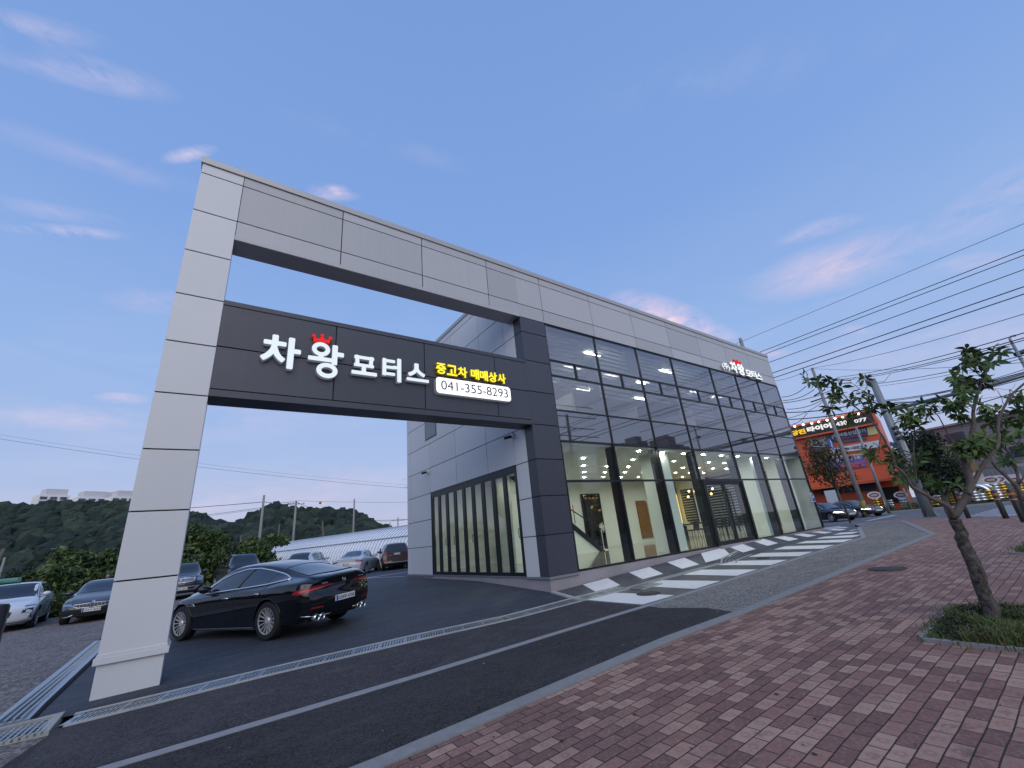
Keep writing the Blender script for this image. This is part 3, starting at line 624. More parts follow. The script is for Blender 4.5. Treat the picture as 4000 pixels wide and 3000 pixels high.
for i, x in enumerate((1.9, 4.2, 6.6, 8.9, 10.9, 13.2, 15.6)):
    for y in (.95, 2.45, 4.2):
        if y == .95 and i in (0, 2, 4, 5, 6): continue
        if y == 4.2 and i in (3, 5, 6): continue
        if y == 2.45 and i in (4,): continue
        if bar0 is None: bar0 = o = MB().box(-.42, .42, -.025, .025, -.03, 0).build('led_bar_light', M_BAR); 
        else: o = copy_tree(bar0)
        o.location = (x+(.25 if y > 2 else 0), y, 7.97); tag(o, 'white LED bar lamp upstairs, %s from the dark pillar in the %s row' % (ORD[i], 'front' if y < 1 else 'middle' if y < 3 else 'rear'), 'ceiling light', 'LED bars on the upper floor')
# ---- zebra blinds upstairs
M_BLIND = mat('blind_fabric', (.5, .5, .5), .9)
_t = NT(M_BLIND.node_tree); _t.n.clear(); _d = _t.node('ShaderNodeBsdfDiffuse'); _d.inputs[0].default_value = (.55, .55, .56, 1); _l = _t.node('ShaderNodeBsdfTranslucent'); _l.inputs[0].default_value = (.9, .9, .9, 1); _m = _t.node('ShaderNodeMixShader'); _m.inputs[0].default_value = .7; _t.l.new(_d.outputs[0], _m.inputs[1]); _t.l.new(_l.outputs[0], _m.inputs[2]); _o = _t.node('ShaderNodeOutputMaterial'); _t.l.new(_m.outputs[0], _o.inputs[0]); bl = None
for i in range(7):
    a, b = WX[i]+.09+(.42 if i in (2,) else 0), WX[i+1]-.42+(.2 if i == 3 else 0); lo = (5.95, 5.9, 6.0, 5.5, 6.0, 5.9, 5.2)[i]
    if i == 6: b = a+1.1
    m_ = MB(); z = 7.95; m_.box(a, b, .24, .30, 7.95, 8.0)
    while z > lo: m_.box(a, b, .266, .270, z-.085, z); z -= .165
    o = m_.build('zebra_blind', M_BLIND); tag(o, ('striped roller blind in the first upper window beside the dark pillar', 'striped roller blind in the second upper window from the dark pillar', 'striped roller blind in the third upper window, behind a pale column', 'striped roller blind above the entrance doors', 'striped roller blind under the left half of the small parapet sign', 'striped roller blind under the right half of the small parapet sign', 'narrow striped blind in the last upper window before the far corner')[i], 'blind', 'striped blinds on the upper floor')
# ---- things standing in the showroom
def thing(name, mb, m_, label, cat, smooth=False, group=None):
    return tag(mb.build(name, m_, smooth=smooth), label, cat, group)
st = E('staircase', (8.0, 5.6, .6), 'white staircase with a black glass railing rising to the left inside the first window', 'staircase')
s1 = MB(); s1.prism([(8.0, .6), (3.0, .6), (3.0, 4.05), (3.4, 4.05)], 'y', 5.62, 6.6); s1.build('stair_side', M_WALL, st)
s1 = MB(); s1.prism([(8.05, .6), (7.75, .6), (3.0, 4.0), (3.0, 4.05), (3.4, 4.05)], 'y', 5.56, 5.62); s1.build('stringer', M_BLACK, st)
s1 = MB(); s1.tube([(8.0, 5.58, 1.55), (3.6, 5.58, 4.0)], .03, 6)
for k in range(6): x = 7.9-.75*k; zb = .72+(8.0-x)*.74; s1.tube([(x, 5.58, zb), (x, 5.58, zb+.82)], .018, 6)
s1.build('handrail', M_BLACK, st)
s1 = MB()
for k in range(16): x = 7.9-.29*k; s1.box(x-.3, x, 5.64, 6.6, .6+.205*k, .8+.205*k)
s1.build('steps', M_WALL2, st)
dr = E('black_door', (9.75, 7.7, .6), 'tall black glazed door in the back wall beside the staircase', 'door'); MB().box(9.05, 10.47, 7.62, 7.71, .6, 3.42).build('door_frame', M_FRAME, dr); MB().box(9.13, 10.39, 7.60, 7.615, .68, 3.34).build('pane', mat('black_glass', (.008, .008, .01), .05), dr); MB().tube([(10.25, 7.55, 1.5), (10.25, 7.55, 1.9)], .015, 6).build('handle', M_GALV, dr)
wd = mat('warm_wood', (.24, .115, .04), .5, var=.3, vscale=3)
pn = [(13.5, .82), (14.5, .82)]+[(14.26+.24*math.cos(a), 2.68+.24*math.sin(a)) for a in kx(6, 0, math.pi/2)]+[(13.5, 2.92)]
o = MB().prism(pn, 'y', 7.66, 7.71).build('wooden_door', wd); tag(o, 'brown wooden door with one rounded corner in the back wall', 'door')
o = MB().box(11.9, 12.4, 7.66, 7.71, .75, 2.95).build('wooden_panel', wd); tag(o, 'narrow brown wooden panel partly hidden behind a black window post', 'panel')
fn = E('standing_fan', (8.55, 6.1, .6), 'white pedestal fan with a round wire guard on the showroom floor', 'fan')
WM = mat('white_plastic', (.7, .7, .7), .4); MB().lathe([(.001, 0), (.2, 0), (.2, .03), (.03, .05)], 16, (8.55, 6.1, .6)).build('base', WM, fn); MB().tube([(8.55, 6.1, .63), (8.55, 6.1, 1.5)], .018, 8).build('pole', WM, fn); MB().sphere((8.55, 6.08, 1.62), .085, 10).build('motor_housing', WM, fn, smooth=True)
m_ = MB(); 
for r in (.22, .16, .1): m_.tube([(8.55+r*math.cos(a), 6.0, 1.62+r*math.sin(a)) for a in kx(20, 0, 2*math.pi)], .005, 4)
for k in range(16): a = k*math.pi/8; m_.tube([(8.55, 5.99, 1.62), (8.55+.22*math.cos(a), 6.0, 1.62+.22*math.sin(a))], .004, 4)
m_.build('guard', WM, fn)
m_ = MB()
for k in range(5): a = k*2*math.pi/5; m_.add([(8.55, 6.02, 1.62), (8.55+.18*math.cos(a), 6.01, 1.62+.18*math.sin(a)), (8.55+.18*math.cos(a+.8), 6.04, 1.62+.18*math.sin(a+.8))], [(0, 1, 2)])
m_.build('blades', WM, fn)
dp = E('dustpan', (11.0, 6.75, .6), 'red long-handled dustpan standing against the white wall', 'dustpan'); RM = mat('red_plastic', (.42, .015, .012), .4)
MB().add([(10.84, 6.6, .6), (11.16, 6.6, .6), (11.2, 6.85, .62), (10.8, 6.85, .62), (10.9, 6.78, .95), (11.1, 6.78, .95)], [(0, 1, 2, 3), (2, 3, 4, 5), (0, 3, 4), (1, 2, 5), (0, 1, 5, 4)]).build('pan', RM, dp)
MB().tube([(10.93, 6.82, .9), (10.93, 6.86, 1.45), (11.07, 6.86, 1.45), (11.07, 6.82, .9)], .013, 6).build('handle', RM, dp); tag(MB().tube([(11.0, 6.9, .7), (11.0, 6.93, 1.6)], .012, 6).build('broom', M_BLACK), 'thin black broom handle behind the red dustpan', 'broom')
o = MB().box(16.9, 17.7, 7.62, 7.71, .6, 4.0).build('green_wall', mat('moss_panel', (.03, .085, .02), .95, var=.5, vscale=9, bump=.8, bscale=14)); tag(o, 'green moss panel on the back wall behind the yellow light strip', 'wall panel')
o = MB().prism([(16.95, 1.4), (17.5, 1.4), (17.5, 3.15), (17.42, 3.25), (17.03, 3.25), (16.95, 3.15)], 'y', 7.52, 7.6).build('light_panel', emit('yellow_light', (1, .62, .14), 1.9)); tag(o, 'upright glowing yellow light panel on the green wall', 'light panel')
bs = mat('blind_stripe', (.26, .31, .34), .7)

for (a, b_, z0, z1, lab) in ((6.52, 7.36, 1.35, 3.42, 'narrow black and grey striped blind on the far inside wall beside the yellow light panel'), (3.45, 5.47, 1.0, 3.9, 'wide black and grey striped blind on the far inside wall behind the entrance doors'), (1.3, 2.7, .8, 3.7, 'black and grey striped blind on the far inside wall behind the last columns')):
    r = E('striped_blind', (17.74, a, .8), lab, 'blind'); MB().box(17.72, 17.78, a, b_, z0, z1).build('backing', M_BLACK, r); m_ = MB(); z = z0+.06
    while z < z1-.08: m_.box(17.706, 17.718, a+.03, b_-.03, z, z+.06); z += .155
    m_.build('stripes', bs, r)
BR = emit('bulb_lit', (1, .55, .16), 9)
def chandelier(cx, cy, cz, label, n, rr):
    r = E('chandelier', (cx, cy, cz), label, 'pendant light'); m_ = MB(); m_.tube([(cx, cy, 4.06), (cx, cy, cz)], .008, 6); bulbs = []
    for k in range(n):
        a = k*2*math.pi/n+.4; p = Vector((cx+rr*math.cos(a), cy+rr*.5*math.sin(a), cz+.16*math.sin(k*2.3))); m_.tube([(cx, cy, cz), p], .008, 5); bulbs.append(p)
    m_.build('arms', M_BLACK, r)
    for p in bulbs: MB().sphere(p, .052, 10).build('bulb', BR, r, smooth=True)
chandelier(14.4, 4.0, 2.89, 'black branching pendant lamp with glowing amber bulbs behind the entrance', 7, 1.0)
pr_ = E('track_lamp', (15.3, 1.9, 3.9), 'row of small amber spot bulbs near the ceiling by the last column', 'pendant light'); m_ = MB(); m_.tube([(14.6, 1.9, 3.9), (16.3, 1.9, 3.9)], .015, 6); m_.build('rail', M_BLACK, pr_)
for k in range(5): MB().sphere((14.7+.38*k, 1.9, 3.72), .05, 10).build('bulb', BR, pr_, smooth=True)
tb = E('meeting_table', (15, 4.8, .6), 'long dark meeting table with dark chairs behind the glass door', 'table'); MB().box(12.9, 17.2, 4.4, 5.5, 1.32, 1.38).build('tabletop', M_BLACK, tb)
for x in (13.1, 17.0):
    for y in (4.5, 5.4): MB().box(x-.04, x+.04, y-.04, y+.04, .6, 1.3).build('leg', M_BLACK, tb)
CH = mat('dark_leather', (.03, .032, .04), .45)
def chair():
    r = E('meeting_chair', (0, 0, 0)); m_ = MB(); m_.box(-.24, .24, -.22, .24, .43, .5); m_.build('seat', CH, r, bevel=.02); m_ = MB(); m_.prism([(-.24, .5), (-.30, .88), (-.26, .88), (-.19, .5)], 'x', -.24, .24); m_.build('backrest', CH, r, bevel=.01)
    for sx in (-1, 1):
        for sy in (-1, 1): MB().tube([(sx*.2, sy*.19, .43), (sx*.24, sy*.24, 0)], .013, 6).build('leg', M_BLACK, r)
    return r
chp = chair()
for k in range(6):
    o = chp if k == 0 else copy_tree(chp); x = 12.9+.84*k+.1*(k % 2); o.location = (x, 4.0, .6)
    tag(o, '%s dark chair from the pale column along the near side of the meeting table' % ORD[k], 'chair', 'chairs at the meeting table')
tag(MB().box(13.6, 13.9, 4.7, 4.95, 1.38, 1.44).box(13.75, 13.77, 4.75, 4.77, 1.38, 1.62).build('desk_clutter', WM), 'small white papers and holder on the meeting table', 'papers')
ex = E('exit_sign', (15.7, 7.7, 3.7), 'small lit green emergency exit sign on the back wall', 'sign'); MB().box(15.75, 16.1, 7.66, 7.71, 3.72, 3.9).build('box', emit('exit_green', (.05, .75, .35), 1.5), ex)
# ---- outside fittings
def cctv(y, z, label):
    r = E('security_camera', (0, y, z), label, 'security camera', 'cameras on the side wall'); MB().box(-.07, 0, y-.05, y+.05, z-.08, z+.08).build('wall_box', WM, r, bevel=.008)
    MB().tube([(-.05, y, z-.02), (-.14, y+.05, z-.04)], .02, 8).build('bracket', WM, r); MB().tube([(-.08, y+.03, z-.02), (-.28, y+.12, z-.07)], .045, 12).build('camera_body', M_BLACK, r)
cctv(.94, 4.47, 'white-boxed security camera under the sign band beside the dark pillar'); cctv(7.05, 4.47, 'white-boxed security camera near the far end of the side wall')
ad = E('address_plate', (17.6, -.03, 2.0), 'small blue house-number plate on the far corner of the glass front', 'sign'); P_ = [(17.42, 1.84), (17.78, 1.84), (17.78, 2.12), (17.6, 2.24), (17.42, 2.12)]
MB().prism([((x-17.6)*1.14+17.6, (z-2.02)*1.14+2.02) for x, z in P_], 'y', -.035, -.018).build('rim', WM, ad); MB().prism(P_, 'y', -.04, -.0352).build('plate', mat('blue_enamel', (.03, .08, .35), .4), ad)
textmb(MB(), '234', (17.47, -.044, 2.0), (1, 0, 0), (0, 0, 1), .26, .12, .003, .03).build('number', WM, ad)
# ================================================================ signs
M_LED = emit('white_led_face', (.80, .90, 1.0), .80); M_LEDS = emit('white_led_side', (.60, .68, .85), .15)
M_YEL = emit('yellow_led_face', (1, .86, .06), .98); M_YELS = mat('yellow_side', (.35, .24, .01), .5, emis=(1, .65, .02), estr=.07); M_RED = emit('red_led_face', (.85, .03, .03), .8); M_REDS = mat('red_side', (.35, .02, .02), .4, emis=(1, .05, .04), estr=.2)
M_INK = mat('dark_ink', (.035, .033, .055), .5)
def P2(px, py): p = at(px, py, 1, -.12); return (p.x, p.z)
def plate(mb, poly, y0, y1):
    n = len(poly); mb.k = 0; mb.add([(p[0], y0, p[1]) for p in poly], [tuple(range(n))]); mb.k = 1
    mb.add([(p[0], y0+.0005, p[1]) for p in poly]+[(p[0], y1, p[1]) for p in poly], [(i, (i+1) % n, n+(i+1) % n, n+i) for i in range(n)]); mb.k = 0
def stroke(mb, pts, w, y0=-.12, y1=-.02):
    w *= .88
    pts = [Vector(p) for p in pts]
    if len(pts) == 3:   # curved
        a, b, c = pts; pts = [a*(1-t_)**2+b*2*t_*(1-t_)+c*t_*t_ for t_ in kx(8, 0, 1)]
    L, Q = [], []
    for i, p in enumerate(pts):
        d = (pts[min(i+1, len(pts)-1)]-pts[max(i-1, 0)]).normalized(); n = Vector((-d.y, d.x)); L.append(p+n*w/2); Q.append(p-n*w/2)
    e0, e1 = pts[0]-(pts[1]-pts[0]).normalized()*w*.16, pts[-1]+(pts[-1]-pts[-2]).normalized()*w*.16
    n0 = (L[0]-Q[0])*.36; n1 = (L[-1]-Q[-1])*.36; plate(mb, L+[e1+n1, e1-n1]+Q[::-1]+[e0-n0, e0+n0], y0, y1)
def ring(mb, c, rx, rz, w, y0=-.12, y1=-.02, n=28):
    w *= .9
    A = [2*math.pi*i/n for i in range(n)]; o_ = [(c[0]+rx*math.cos(a), c[1]+rz*math.sin(a)) for a in A]; i_ = [(c[0]+(rx-w)*math.cos(a), c[1]+(rz-w)*math.sin(a)) for a in A]
    mb.k = 0; mb.add([(p[0], y0, p[1]) for p in o_+i_], [(i, (i+1) % n, n+(i+1) % n, n+i) for i in range(n)]); mb.k = 1
    for q in (o_, i_): mb.add([(p[0], y0, p[1]) for p in q]+[(p[0], y1, p[1]) for p in q], [(i, (i+1) % n, n+(i+1) % n, n+i) for i in range(n)])
    mb.k = 0
SG = E('illuminated_lettering', (-5, -.06, 5.5), 'large glowing white Korean letters with a small red crown on the dark sign band', 'sign')
def letter(fn_): mb = MB(); fn_(mb); mb.build('letter', [M_LED, M_LEDS], SG, norm=False)
W1 = .135
def L1(mb):
    stroke(mb, [(-6.615, 5.955), (-6.61, 5.74)], .13); stroke(mb, [(-6.80, 5.785), (-6.42, 5.785)], .115, -.121)
    stroke(mb, [(-6.615, 5.74), (-6.63, 5.55), (-6.81, 5.42)], .125, -.122); stroke(mb, [(-6.605, 5.66), (-6.57, 5.50), (-6.44, 5.42)], .125, -.123)
    stroke(mb, [(-6.31, 5.945), (-6.31, 5.27)], .135); stroke(mb, [(-6.30, 5.66), (-6.14, 5.66)], .12, -.121)
def L2(mb):
    ring(mb, (-5.735, 5.81), .185, .165, .105); stroke(mb, [(-5.73, 5.66), (-5.73, 5.60)], .12, -.121); stroke(mb, [(-5.965, 5.575), (-5.515, 5.58)], .11, -.122)
    stroke(mb, [(-5.45, 5.94), (-5.45, 5.50)], .13); stroke(mb, [(-5.44, 5.745), (-5.275, 5.745)], .12, -.121); ring(mb, (-5.59, 5.33), .215, .175, .11, -.123)
def L3(mb):
    for q in ([(-5.02, 5.765), (-4.60, 5.765)], [(-5.02, 5.575), (-4.60, 5.575)]): stroke(mb, q, .09)
    for q in ([(-4.975, 5.80), (-4.955, 5.55)], [(-4.645, 5.80), (-4.665, 5.55)]): stroke(mb, q, .10, -.121)
    stroke(mb, [(-4.815, 5.56), (-4.815, 5.41)], .11, -.122); stroke(mb, [(-5.07, 5.385), (-4.53, 5.385)], .10, -.123)
def L4(mb):
    stroke(mb, [(-4.345, 5.83), (-4.345, 5.42)], .105)
    for i, z in enumerate((5.785, 5.625, 5.455)): stroke(mb, [(-4.38, z), (-4.10, z+.005)], .088, -.121-.001*i)
    stroke(mb, [(-4.13, 5.64), (-4.0, 5.64)], .095, -.124); stroke(mb, [(-3.985, 5.87), (-3.985, 5.29)], .115)
def L5(mb):
    stroke(mb, [(-3.545, 5.82), (-3.545, 5.70)], .13); stroke(mb, [(-3.55, 5.72), (-3.57, 5.58), (-3.74, 5.525)], .105, -.121); stroke(mb, [(-3.54, 5.72), (-3.52, 5.60), (-3.35, 5.535)], .105, -.122)
    stroke(mb, [(-3.79, 5.40), (-3.24, 5.40)], .09, -.123)
for q in (L1, L2, L3, L4, L5): letter(q)
mb = MB(); plate(mb, [(-5.885, 5.965), (-5.90, 6.09), (-5.81, 6.04), (-5.73, 6.13), (-5.65, 6.045), (-5.56, 6.10), (-5.575, 5.985), (-5.73, 5.995)], -.115, -.03)
for c in ((-5.90, 6.11), (-5.73, 6.15), (-5.56, 6.12)): plate(mb, [(c[0]+.037*math.cos(a), c[1]+.033*math.sin(a)) for a in kx(12, 0, 2*math.pi)[:-1]], -.118, -.03)
mb.build('crown', [M_RED, M_REDS], SG, norm=False)
YS = E('yellow_lettering', (-1.9, -.06, 5.8), 'glowing yellow Korean letters above the white phone number box', 'sign')
x = -3.01
for ch, w_, z_ in (('중', .30, .01), ('고', .32, .005), ('차', .30, 0), (' ', .09, 0), ('매', .28, 0), ('매', .28, 0), ('상', .30, 0), ('사', .29, 0)):
    if ch != ' ':
        textmb(MB(), ch, (x, -.13, 5.655+z_), (1, 0, 0), (0, 0, 1), w_-.03, .29, -.02, .020).build('letter', M_YEL, YS, norm=False)
        textmb(MB(), ch, (x, -.03, 5.655+z_), (1, 0, 0), (0, 0, 1), w_-.03, .29, .079, .020).build('letter_side', M_YELS, YS, norm=False)
    x += w_
def rrect(x0, x1, z0, z1, r, n=5):
    q = []
    for cx, cz, a0 in ((x1-r, z1-r, 0), (x0+r, z1-r, 90), (x0+r, z0+r, 180), (x1-r, z0+r, 270)): q += [(cx+r*math.cos(R(a0+a)), cz+r*math.sin(R(a0+a))) for a in kx(n, 0, 90)]
    return q
PB = E('phone_number_box', (-1.9, -.06, 5.35), 'glowing white rounded box with the phone number 041-355-8293', 'sign'); mb = MB(); plate(mb, rrect(-3.035, -.755, 5.135, 5.56, .09), -.125, -.02); mb.build('light_box', [emit('box_white', (.95, .96, 1), 1.12), M_LEDS], PB, norm=False)
textmb(MB(), '041-355-8293', (-2.90, -.128, 5.235), (1, 0, 0), (0, 0, 1), 2.05, .25, .003, .0).build('digits', M_INK, PB, norm=False)
mb = MB()
for k in range(6): mb.tube([(-6.6+k*1.0, 0, 5.6), (-6.6+k*1.0, -.03, 5.6)], .02, 6)
SS = E('small_lettering', (14.2, -.06, 8.4), 'small glowing white Korean letters with a red crown at the far end of the parapet', 'sign')
ZC = zoom(2800, 1350, .24108)
for ch, a, b, c, d, bo in (('(주)', 100, 215, 400, 285, .02), ('차', 228, 335, 435, 262, .035), ('왕', 345, 452, 478, 300, .035), ('모', 478, 565, 500, 395, .03), ('터', 568, 650, 530, 410, .03), ('스', 655, 735, 550, 445, .03)):
    p = at(*ZC(a, (c+d)/2), 1, -.12); q = at(*ZC(b, (c+d)/2), 1, -.12); mid = (a+b)/2; z0 = at(*ZC(mid, c), 1, -.12).z; z1 = at(*ZC(mid, d), 1, -.12).z
    textmb(MB(), ch, (p.x, -.12, z0+.02), (1, 0, 0), (0, 0, 1), q.x-p.x-.05, z1-z0-.04, -.01, bo).build('letter', emit('led_small', (.86, .92, 1), 1.0), SS, norm=False)
    textmb(MB(), ch, (p.x, -.02, z0+.02), (1, 0, 0), (0, 0, 1), q.x-p.x-.05, z1-z0-.04, .098, bo).build('letter_side', mat('letter_return', (.5, .5, .55), .4), SS, norm=False)
p = at(*ZC(345, 275), 1, -.12); mb = MB(); plate(mb, [(p.x-.28, p.z-.08), (p.x-.34, p.z+.13), (p.x-.14, p.z+.03), (p.x, p.z+.17), (p.x+.14, p.z+.03), (p.x+.34, p.z+.13), (p.x+.28, p.z-.08)], -.115, -.03); mb.build('crown', [M_RED, M_REDS], SS, norm=False)
# ================================================================ cars
def interp(c, x):
    return float(np.interp(x, [a for a, b in c], [b for a, b in c]))
def smooth_interp(c, x):    # Catmull-Rom through (x, value)
    n = len(c)
    if x <= c[0][0]: return c[0][1]
    if x >= c[-1][0]: return c[-1][1]
    i = max(j for j in range(n-1) if c[j][0] <= x); x0, x1 = c[i][0], c[i+1][0]; h = x1-x0; u = (x-x0)/h
    def sl(j):
        if j <= 0: return (c[1][1]-c[0][1])/(c[1][0]-c[0][0])
        if j >= n-1: return (c[-1][1]-c[-2][1])/(c[-1][0]-c[-2][0])
        a = (c[j][1]-c[j-1][1])/(c[j][0]-c[j-1][0]); b = (c[j+1][1]-c[j][1])/(c[j+1][0]-c[j][0])
        return 0 if a*b <= 0 else 2*a*b/(a+b)
    m0, m1 = sl(i)*h, sl(i+1)*h; a, b = c[i][1], c[i+1][1]
    return (2*u**3-3*u*u+1)*a+(u**3-2*u*u+u)*m0+(-2*u**3+3*u*u)*b+(u**3-u*u)*m1
M_TYRE = mat('tyre_rubber', (.014, .014, .016), .75, bump=.2); M_RIM = mat('machined_alloy', (.62, .62, .64), .3, .45); M_RIMD = mat('dark_alloy', (.015, .015, .017), .6, 0)
M_CHROME = mat('chrome_trim', (.80, .81, .84), .18, .9); M_CARGLASS = mat('tinted_car_glass', (.010, .011, .014), .03, 0, .7, coat=.6); M_TRIM = mat('black_trim', (.012, .012, .013), .5)
M_GAP = mat('panel_gap', (.003, .003, .003), .7); M_TAIL = mat('tail_lamp', (.30, .012, .016), .25, 0, .4, coat=.3); M_LAMP = mat('headlamp_glass', (.22, .23, .26), .08, .4, .7, coat=1)
M_LAMPON = emit('headlamp_lit', (1, .90, .66), 5); M_PLATE = mat('number_plate_white', (.66, .67, .66), .45); M_BLUE = mat('plate_blue', (.03, .09, .38), .4)
def paint(name, c, fl=.0, r=.28):
    M = mat(name, c, r, 0, .2, coat=.9); M.node_tree.nodes['Principled BSDF'].inputs['Coat Roughness'].default_value = .03; return M
class Car:
    def __init__(s, name, sp, pm, label, group=None, nx=96):
        s.sp = sp; s.L = sp['L']; s.root = E(name, (0, 0, 0), label, 'car', group); s.pm = pm; s.nx = nx; s.body()
    def section(s, x):
        sp = s.sp; b = smooth_interp(sp['belt'], x); w = smooth_interp(sp['plan'], x); r = max(b+.004, smooth_interp(sp['rail'], x)); rw = min(w-.04, smooth_interp(sp['railw'], x)); tz = max(r, smooth_interp(sp['top'], x)); zb = smooth_interp(sp['bot'], x)
        k = [(w-.17, zb), (w-.06, zb+.05), (w-.042, zb+.17), (w-.014, zb+(b-zb)*.5), (w, b-(b-zb)*.25), (w-.03, b-.045), (w-.075, b)]
        sw = w-.075; g = (r-b); m = .5
        k += [(sw+(rw-sw)*.5+.025*min(1, g*3), b+g*.5), (rw, r), (rw-.10*min(1, rw), r+(tz-r)*.42+.012), (rw*.62, r+(tz-r)*.80+.006), (rw*.3, r+(tz-r)*.96), (0, tz)]
        return k
    def body(s):
        nv = 4; rows = []; xs = []
        for i in range(s.nx+1):
            u = i/s.nx; xs.append(s.L*(u-.09*math.sin(2*math.pi*u)*.5))
        for x in xs:
            k = s.section(x); P = []
            for j in range(len(k)-1):
                a, b, c, d = k[max(j-1, 0)], k[j], k[j+1], (k[j+2] if j+2 < len(k) else (-k[j][0], k[j][1]))
                for q in range(nv):
                    u = q/nv; f = lambda A, B_, C, D: .5*((2*B_)+(-A+C)*u+(2*A-5*B_+4*C-D)*u*u+(-A+3*B_-3*C+D)*u**3)
                    P.append((f(a[0], b[0], c[0], d[0]), f(a[1], b[1], c[1], d[1])))
            P.append(k[-1]); rows.append(P)
        m_ = len(rows[0]); ring = 2*m_-1; vs = []; fs = []
        for x, P in zip(xs, rows):
            R_ = [(x, p[0], p[1]) for p in P]+[(x, -p[0], p[1]) for p in P[-2::-1]]; vs += R_
        for i in range(s.nx):
            for j in range(ring-1): a = i*ring+j; fs.append((a, a+1, a+ring+1, a+ring))
        # end caps: strips between right and left halves
        for base, xx in ((0, 0), (s.nx*ring, s.L)):
            nc = 9; g = {}
            for j in range(m_):
                p, q = base+j, base+ring-1-j
                for c in range(nc+1):
                    if c == 0: g[j, c] = p
                    elif c == nc: g[j, c] = q
                    else:
                        a = vs[p]; y = a[1]*(1-2*c/nc); g[j, c] = len(vs); vs.append((xx, y, a[2]))
            for j in range(m_-1):
                for c in range(nc): fs.append((g[j, c], g[j+1, c], g[j+1, c+1], g[j, c+1]))
        sp = s.sp; W2 = sp['W']/2; out = []
        for (x, y, z) in vs:
            yn = min(1, abs(y)/W2)
            wr = max(0, 1-x/sp.get('rw', .5))**1.5; wf = max(0, 1-(s.L-x)/sp.get('fw', .6))**1.5
            x2 = x+wr*(smooth_interp(sp['rear'], z)+sp.get('rr', .16)*yn**3)-wf*(smooth_interp(sp['front'], z)+sp.get('fr', .28)*yn**3)
            out.append(Vector((x2, y, z)))
        vs = out
        # wheel arches
        keep = []; cut = set()
        for f in fs:
            c = sum((vs[i] for i in f), Vector())/len(f); hit = False
            for xw in (sp['xr'], sp['xf']):
                if abs(c.y) > .45*sp['W'] - .12 and math.hypot(c.x-xw, c.z-sp['R']) < sp['Ra']: hit = True
                elif abs(c.y) > .2 and c.z < sp['R'] and abs(c.x-xw) < sp['Ra']*.98 and c.z < .25: hit = True
            if hit: cut.update(f)
            else: keep.append(f)
        for f in keep:
            for i in f:
                if i in cut and abs(vs[i].y) > .3*sp['W']:
                    for xw in (sp['xr'], sp['xf']):
                        d = Vector((vs[i].x-xw, vs[i].z-sp['R'])); 
                        if .6*sp['Ra'] < d.length < sp['Ra']*1.25 and vs[i].z > sp['R']*.5: d = d.normalized()*sp['Ra']; vs[i] = Vector((xw+d.x, vs[i].y, sp['R']+d.y))
        mb = MB(); mb.add(vs, keep); me = mb.build('body', s.pm, s.root, smooth=True)
        bm = bmesh.new(); bm.from_mesh(me.data); bmesh.ops.remove_doubles(bm, verts=bm.verts, dist=.0008); bmesh.ops.delete(bm, geom=[v for v in bm.verts if not v.link_faces], context='VERTS'); bmesh.ops.recalc_face_normals(bm, faces=bm.faces); bm.normal_update()
        s.bvh = BVHTree.FromBMesh(bm); bm.to_mesh(me.data); bm.free(); s.bodyo = me; sharp(me, 38)
        ub = MB(); ub.box(.25, s.L-.3, -W2+.22, W2-.22, sp['bot'][1][1]-.01, sp['bot'][1][1]+.25)
        for xw in (sp['xr'], sp['xf']):   # dark wheel wells
            for sg in (-1, 1):
                A = [math.pi*k_/14 for k_ in range(15)]; y0, y1 = sg*(W2-.03), sg*(W2-.34)
                P = [(xw+sp['Ra']*math.cos(a), y0, sp['R']+sp['Ra']*math.sin(a)) for a in A]+[(xw+sp['Ra']*math.cos(a), y1, sp['R']+sp['Ra']*math.sin(a)) for a in A]
                ub.add(P, [(i, i+1, 16+i, 15+i) for i in range(14)]+[tuple(range(15, 30))])
        ub.build('underbody', M_GAP, s.root)
    def hit(s, o, d):
        r = s.bvh.ray_cast(Vector(o), Vector(d).normalized()); return r[0], r[1]
    def proj(s, p, side):
        if side in ('L', 'R'): sg = 1 if side == 'L' else -1; h, n = s.hit((p[0], sg*3, p[1]), (0, -sg, 0)); nn = Vector((0, sg, 0))
        elif side in ('CL', 'CR'):
            sg = 1 if side == 'CL' else -1; q = .70711; a_ = Vector((q, sg*q, 0)); nn = Vector((-q, sg*q, 0)); h, n = s.hit(a_*p[0]+Vector((0, 0, p[1]))+nn*3, -nn)
        elif side == 'B': h, n = s.hit((-3, p[0], p[1]), (1, 0, 0)); nn = Vector((-1, 0, 0))
        elif side == 'F': h, n = s.hit((s.L+3, p[0], p[1]), (-1, 0, 0)); nn = Vector((1, 0, 0))
        else: h, n = s.hit((p[0], p[1], 4), (0, 0, -1)); nn = Vector((0, 0, 1))
        if h is None: return None, nn
        if n.dot(nn) < 0: n = -n
        return h, n
    def patch(s, name, poly, side, m_, off=.006, parent=None, step=.09):
        bm = bmesh.new(); f = bm.faces.new([bm.verts.new((p[0], p[1], 0)) for p in poly]); xs = [p[0] for p in poly]; ys = [p[1] for p in poly]
        for ax, lo, hi in ((0, min(xs), max(xs)), (1, min(ys), max(ys))):
            k = lo+step
            while k < hi-step*.3:
                bmesh.ops.bisect_plane(bm, geom=bm.verts[:]+bm.edges[:]+bm.faces[:], plane_co=(k, 0, 0) if ax == 0 else (0, k, 0), plane_no=(1, 0, 0) if ax == 0 else (0, 1, 0), dist=1e-4); k += step
        bad = []
        for v in bm.verts:
            h, n = s.proj(v.co.xy, side)
            if h is None: bad.append(v)
            else: v.co = h+n*off
        bmesh.ops.delete(bm, geom=bad, context='VERTS'); bm.verts.index_update()
        # a skirt towards the body gives the pane an edge
        be = [e for e in bm.edges if e.is_boundary]; cen = Vector((s.L/2, 0, .6)); r = bmesh.ops.extrude_edge_only(bm, edges=be)
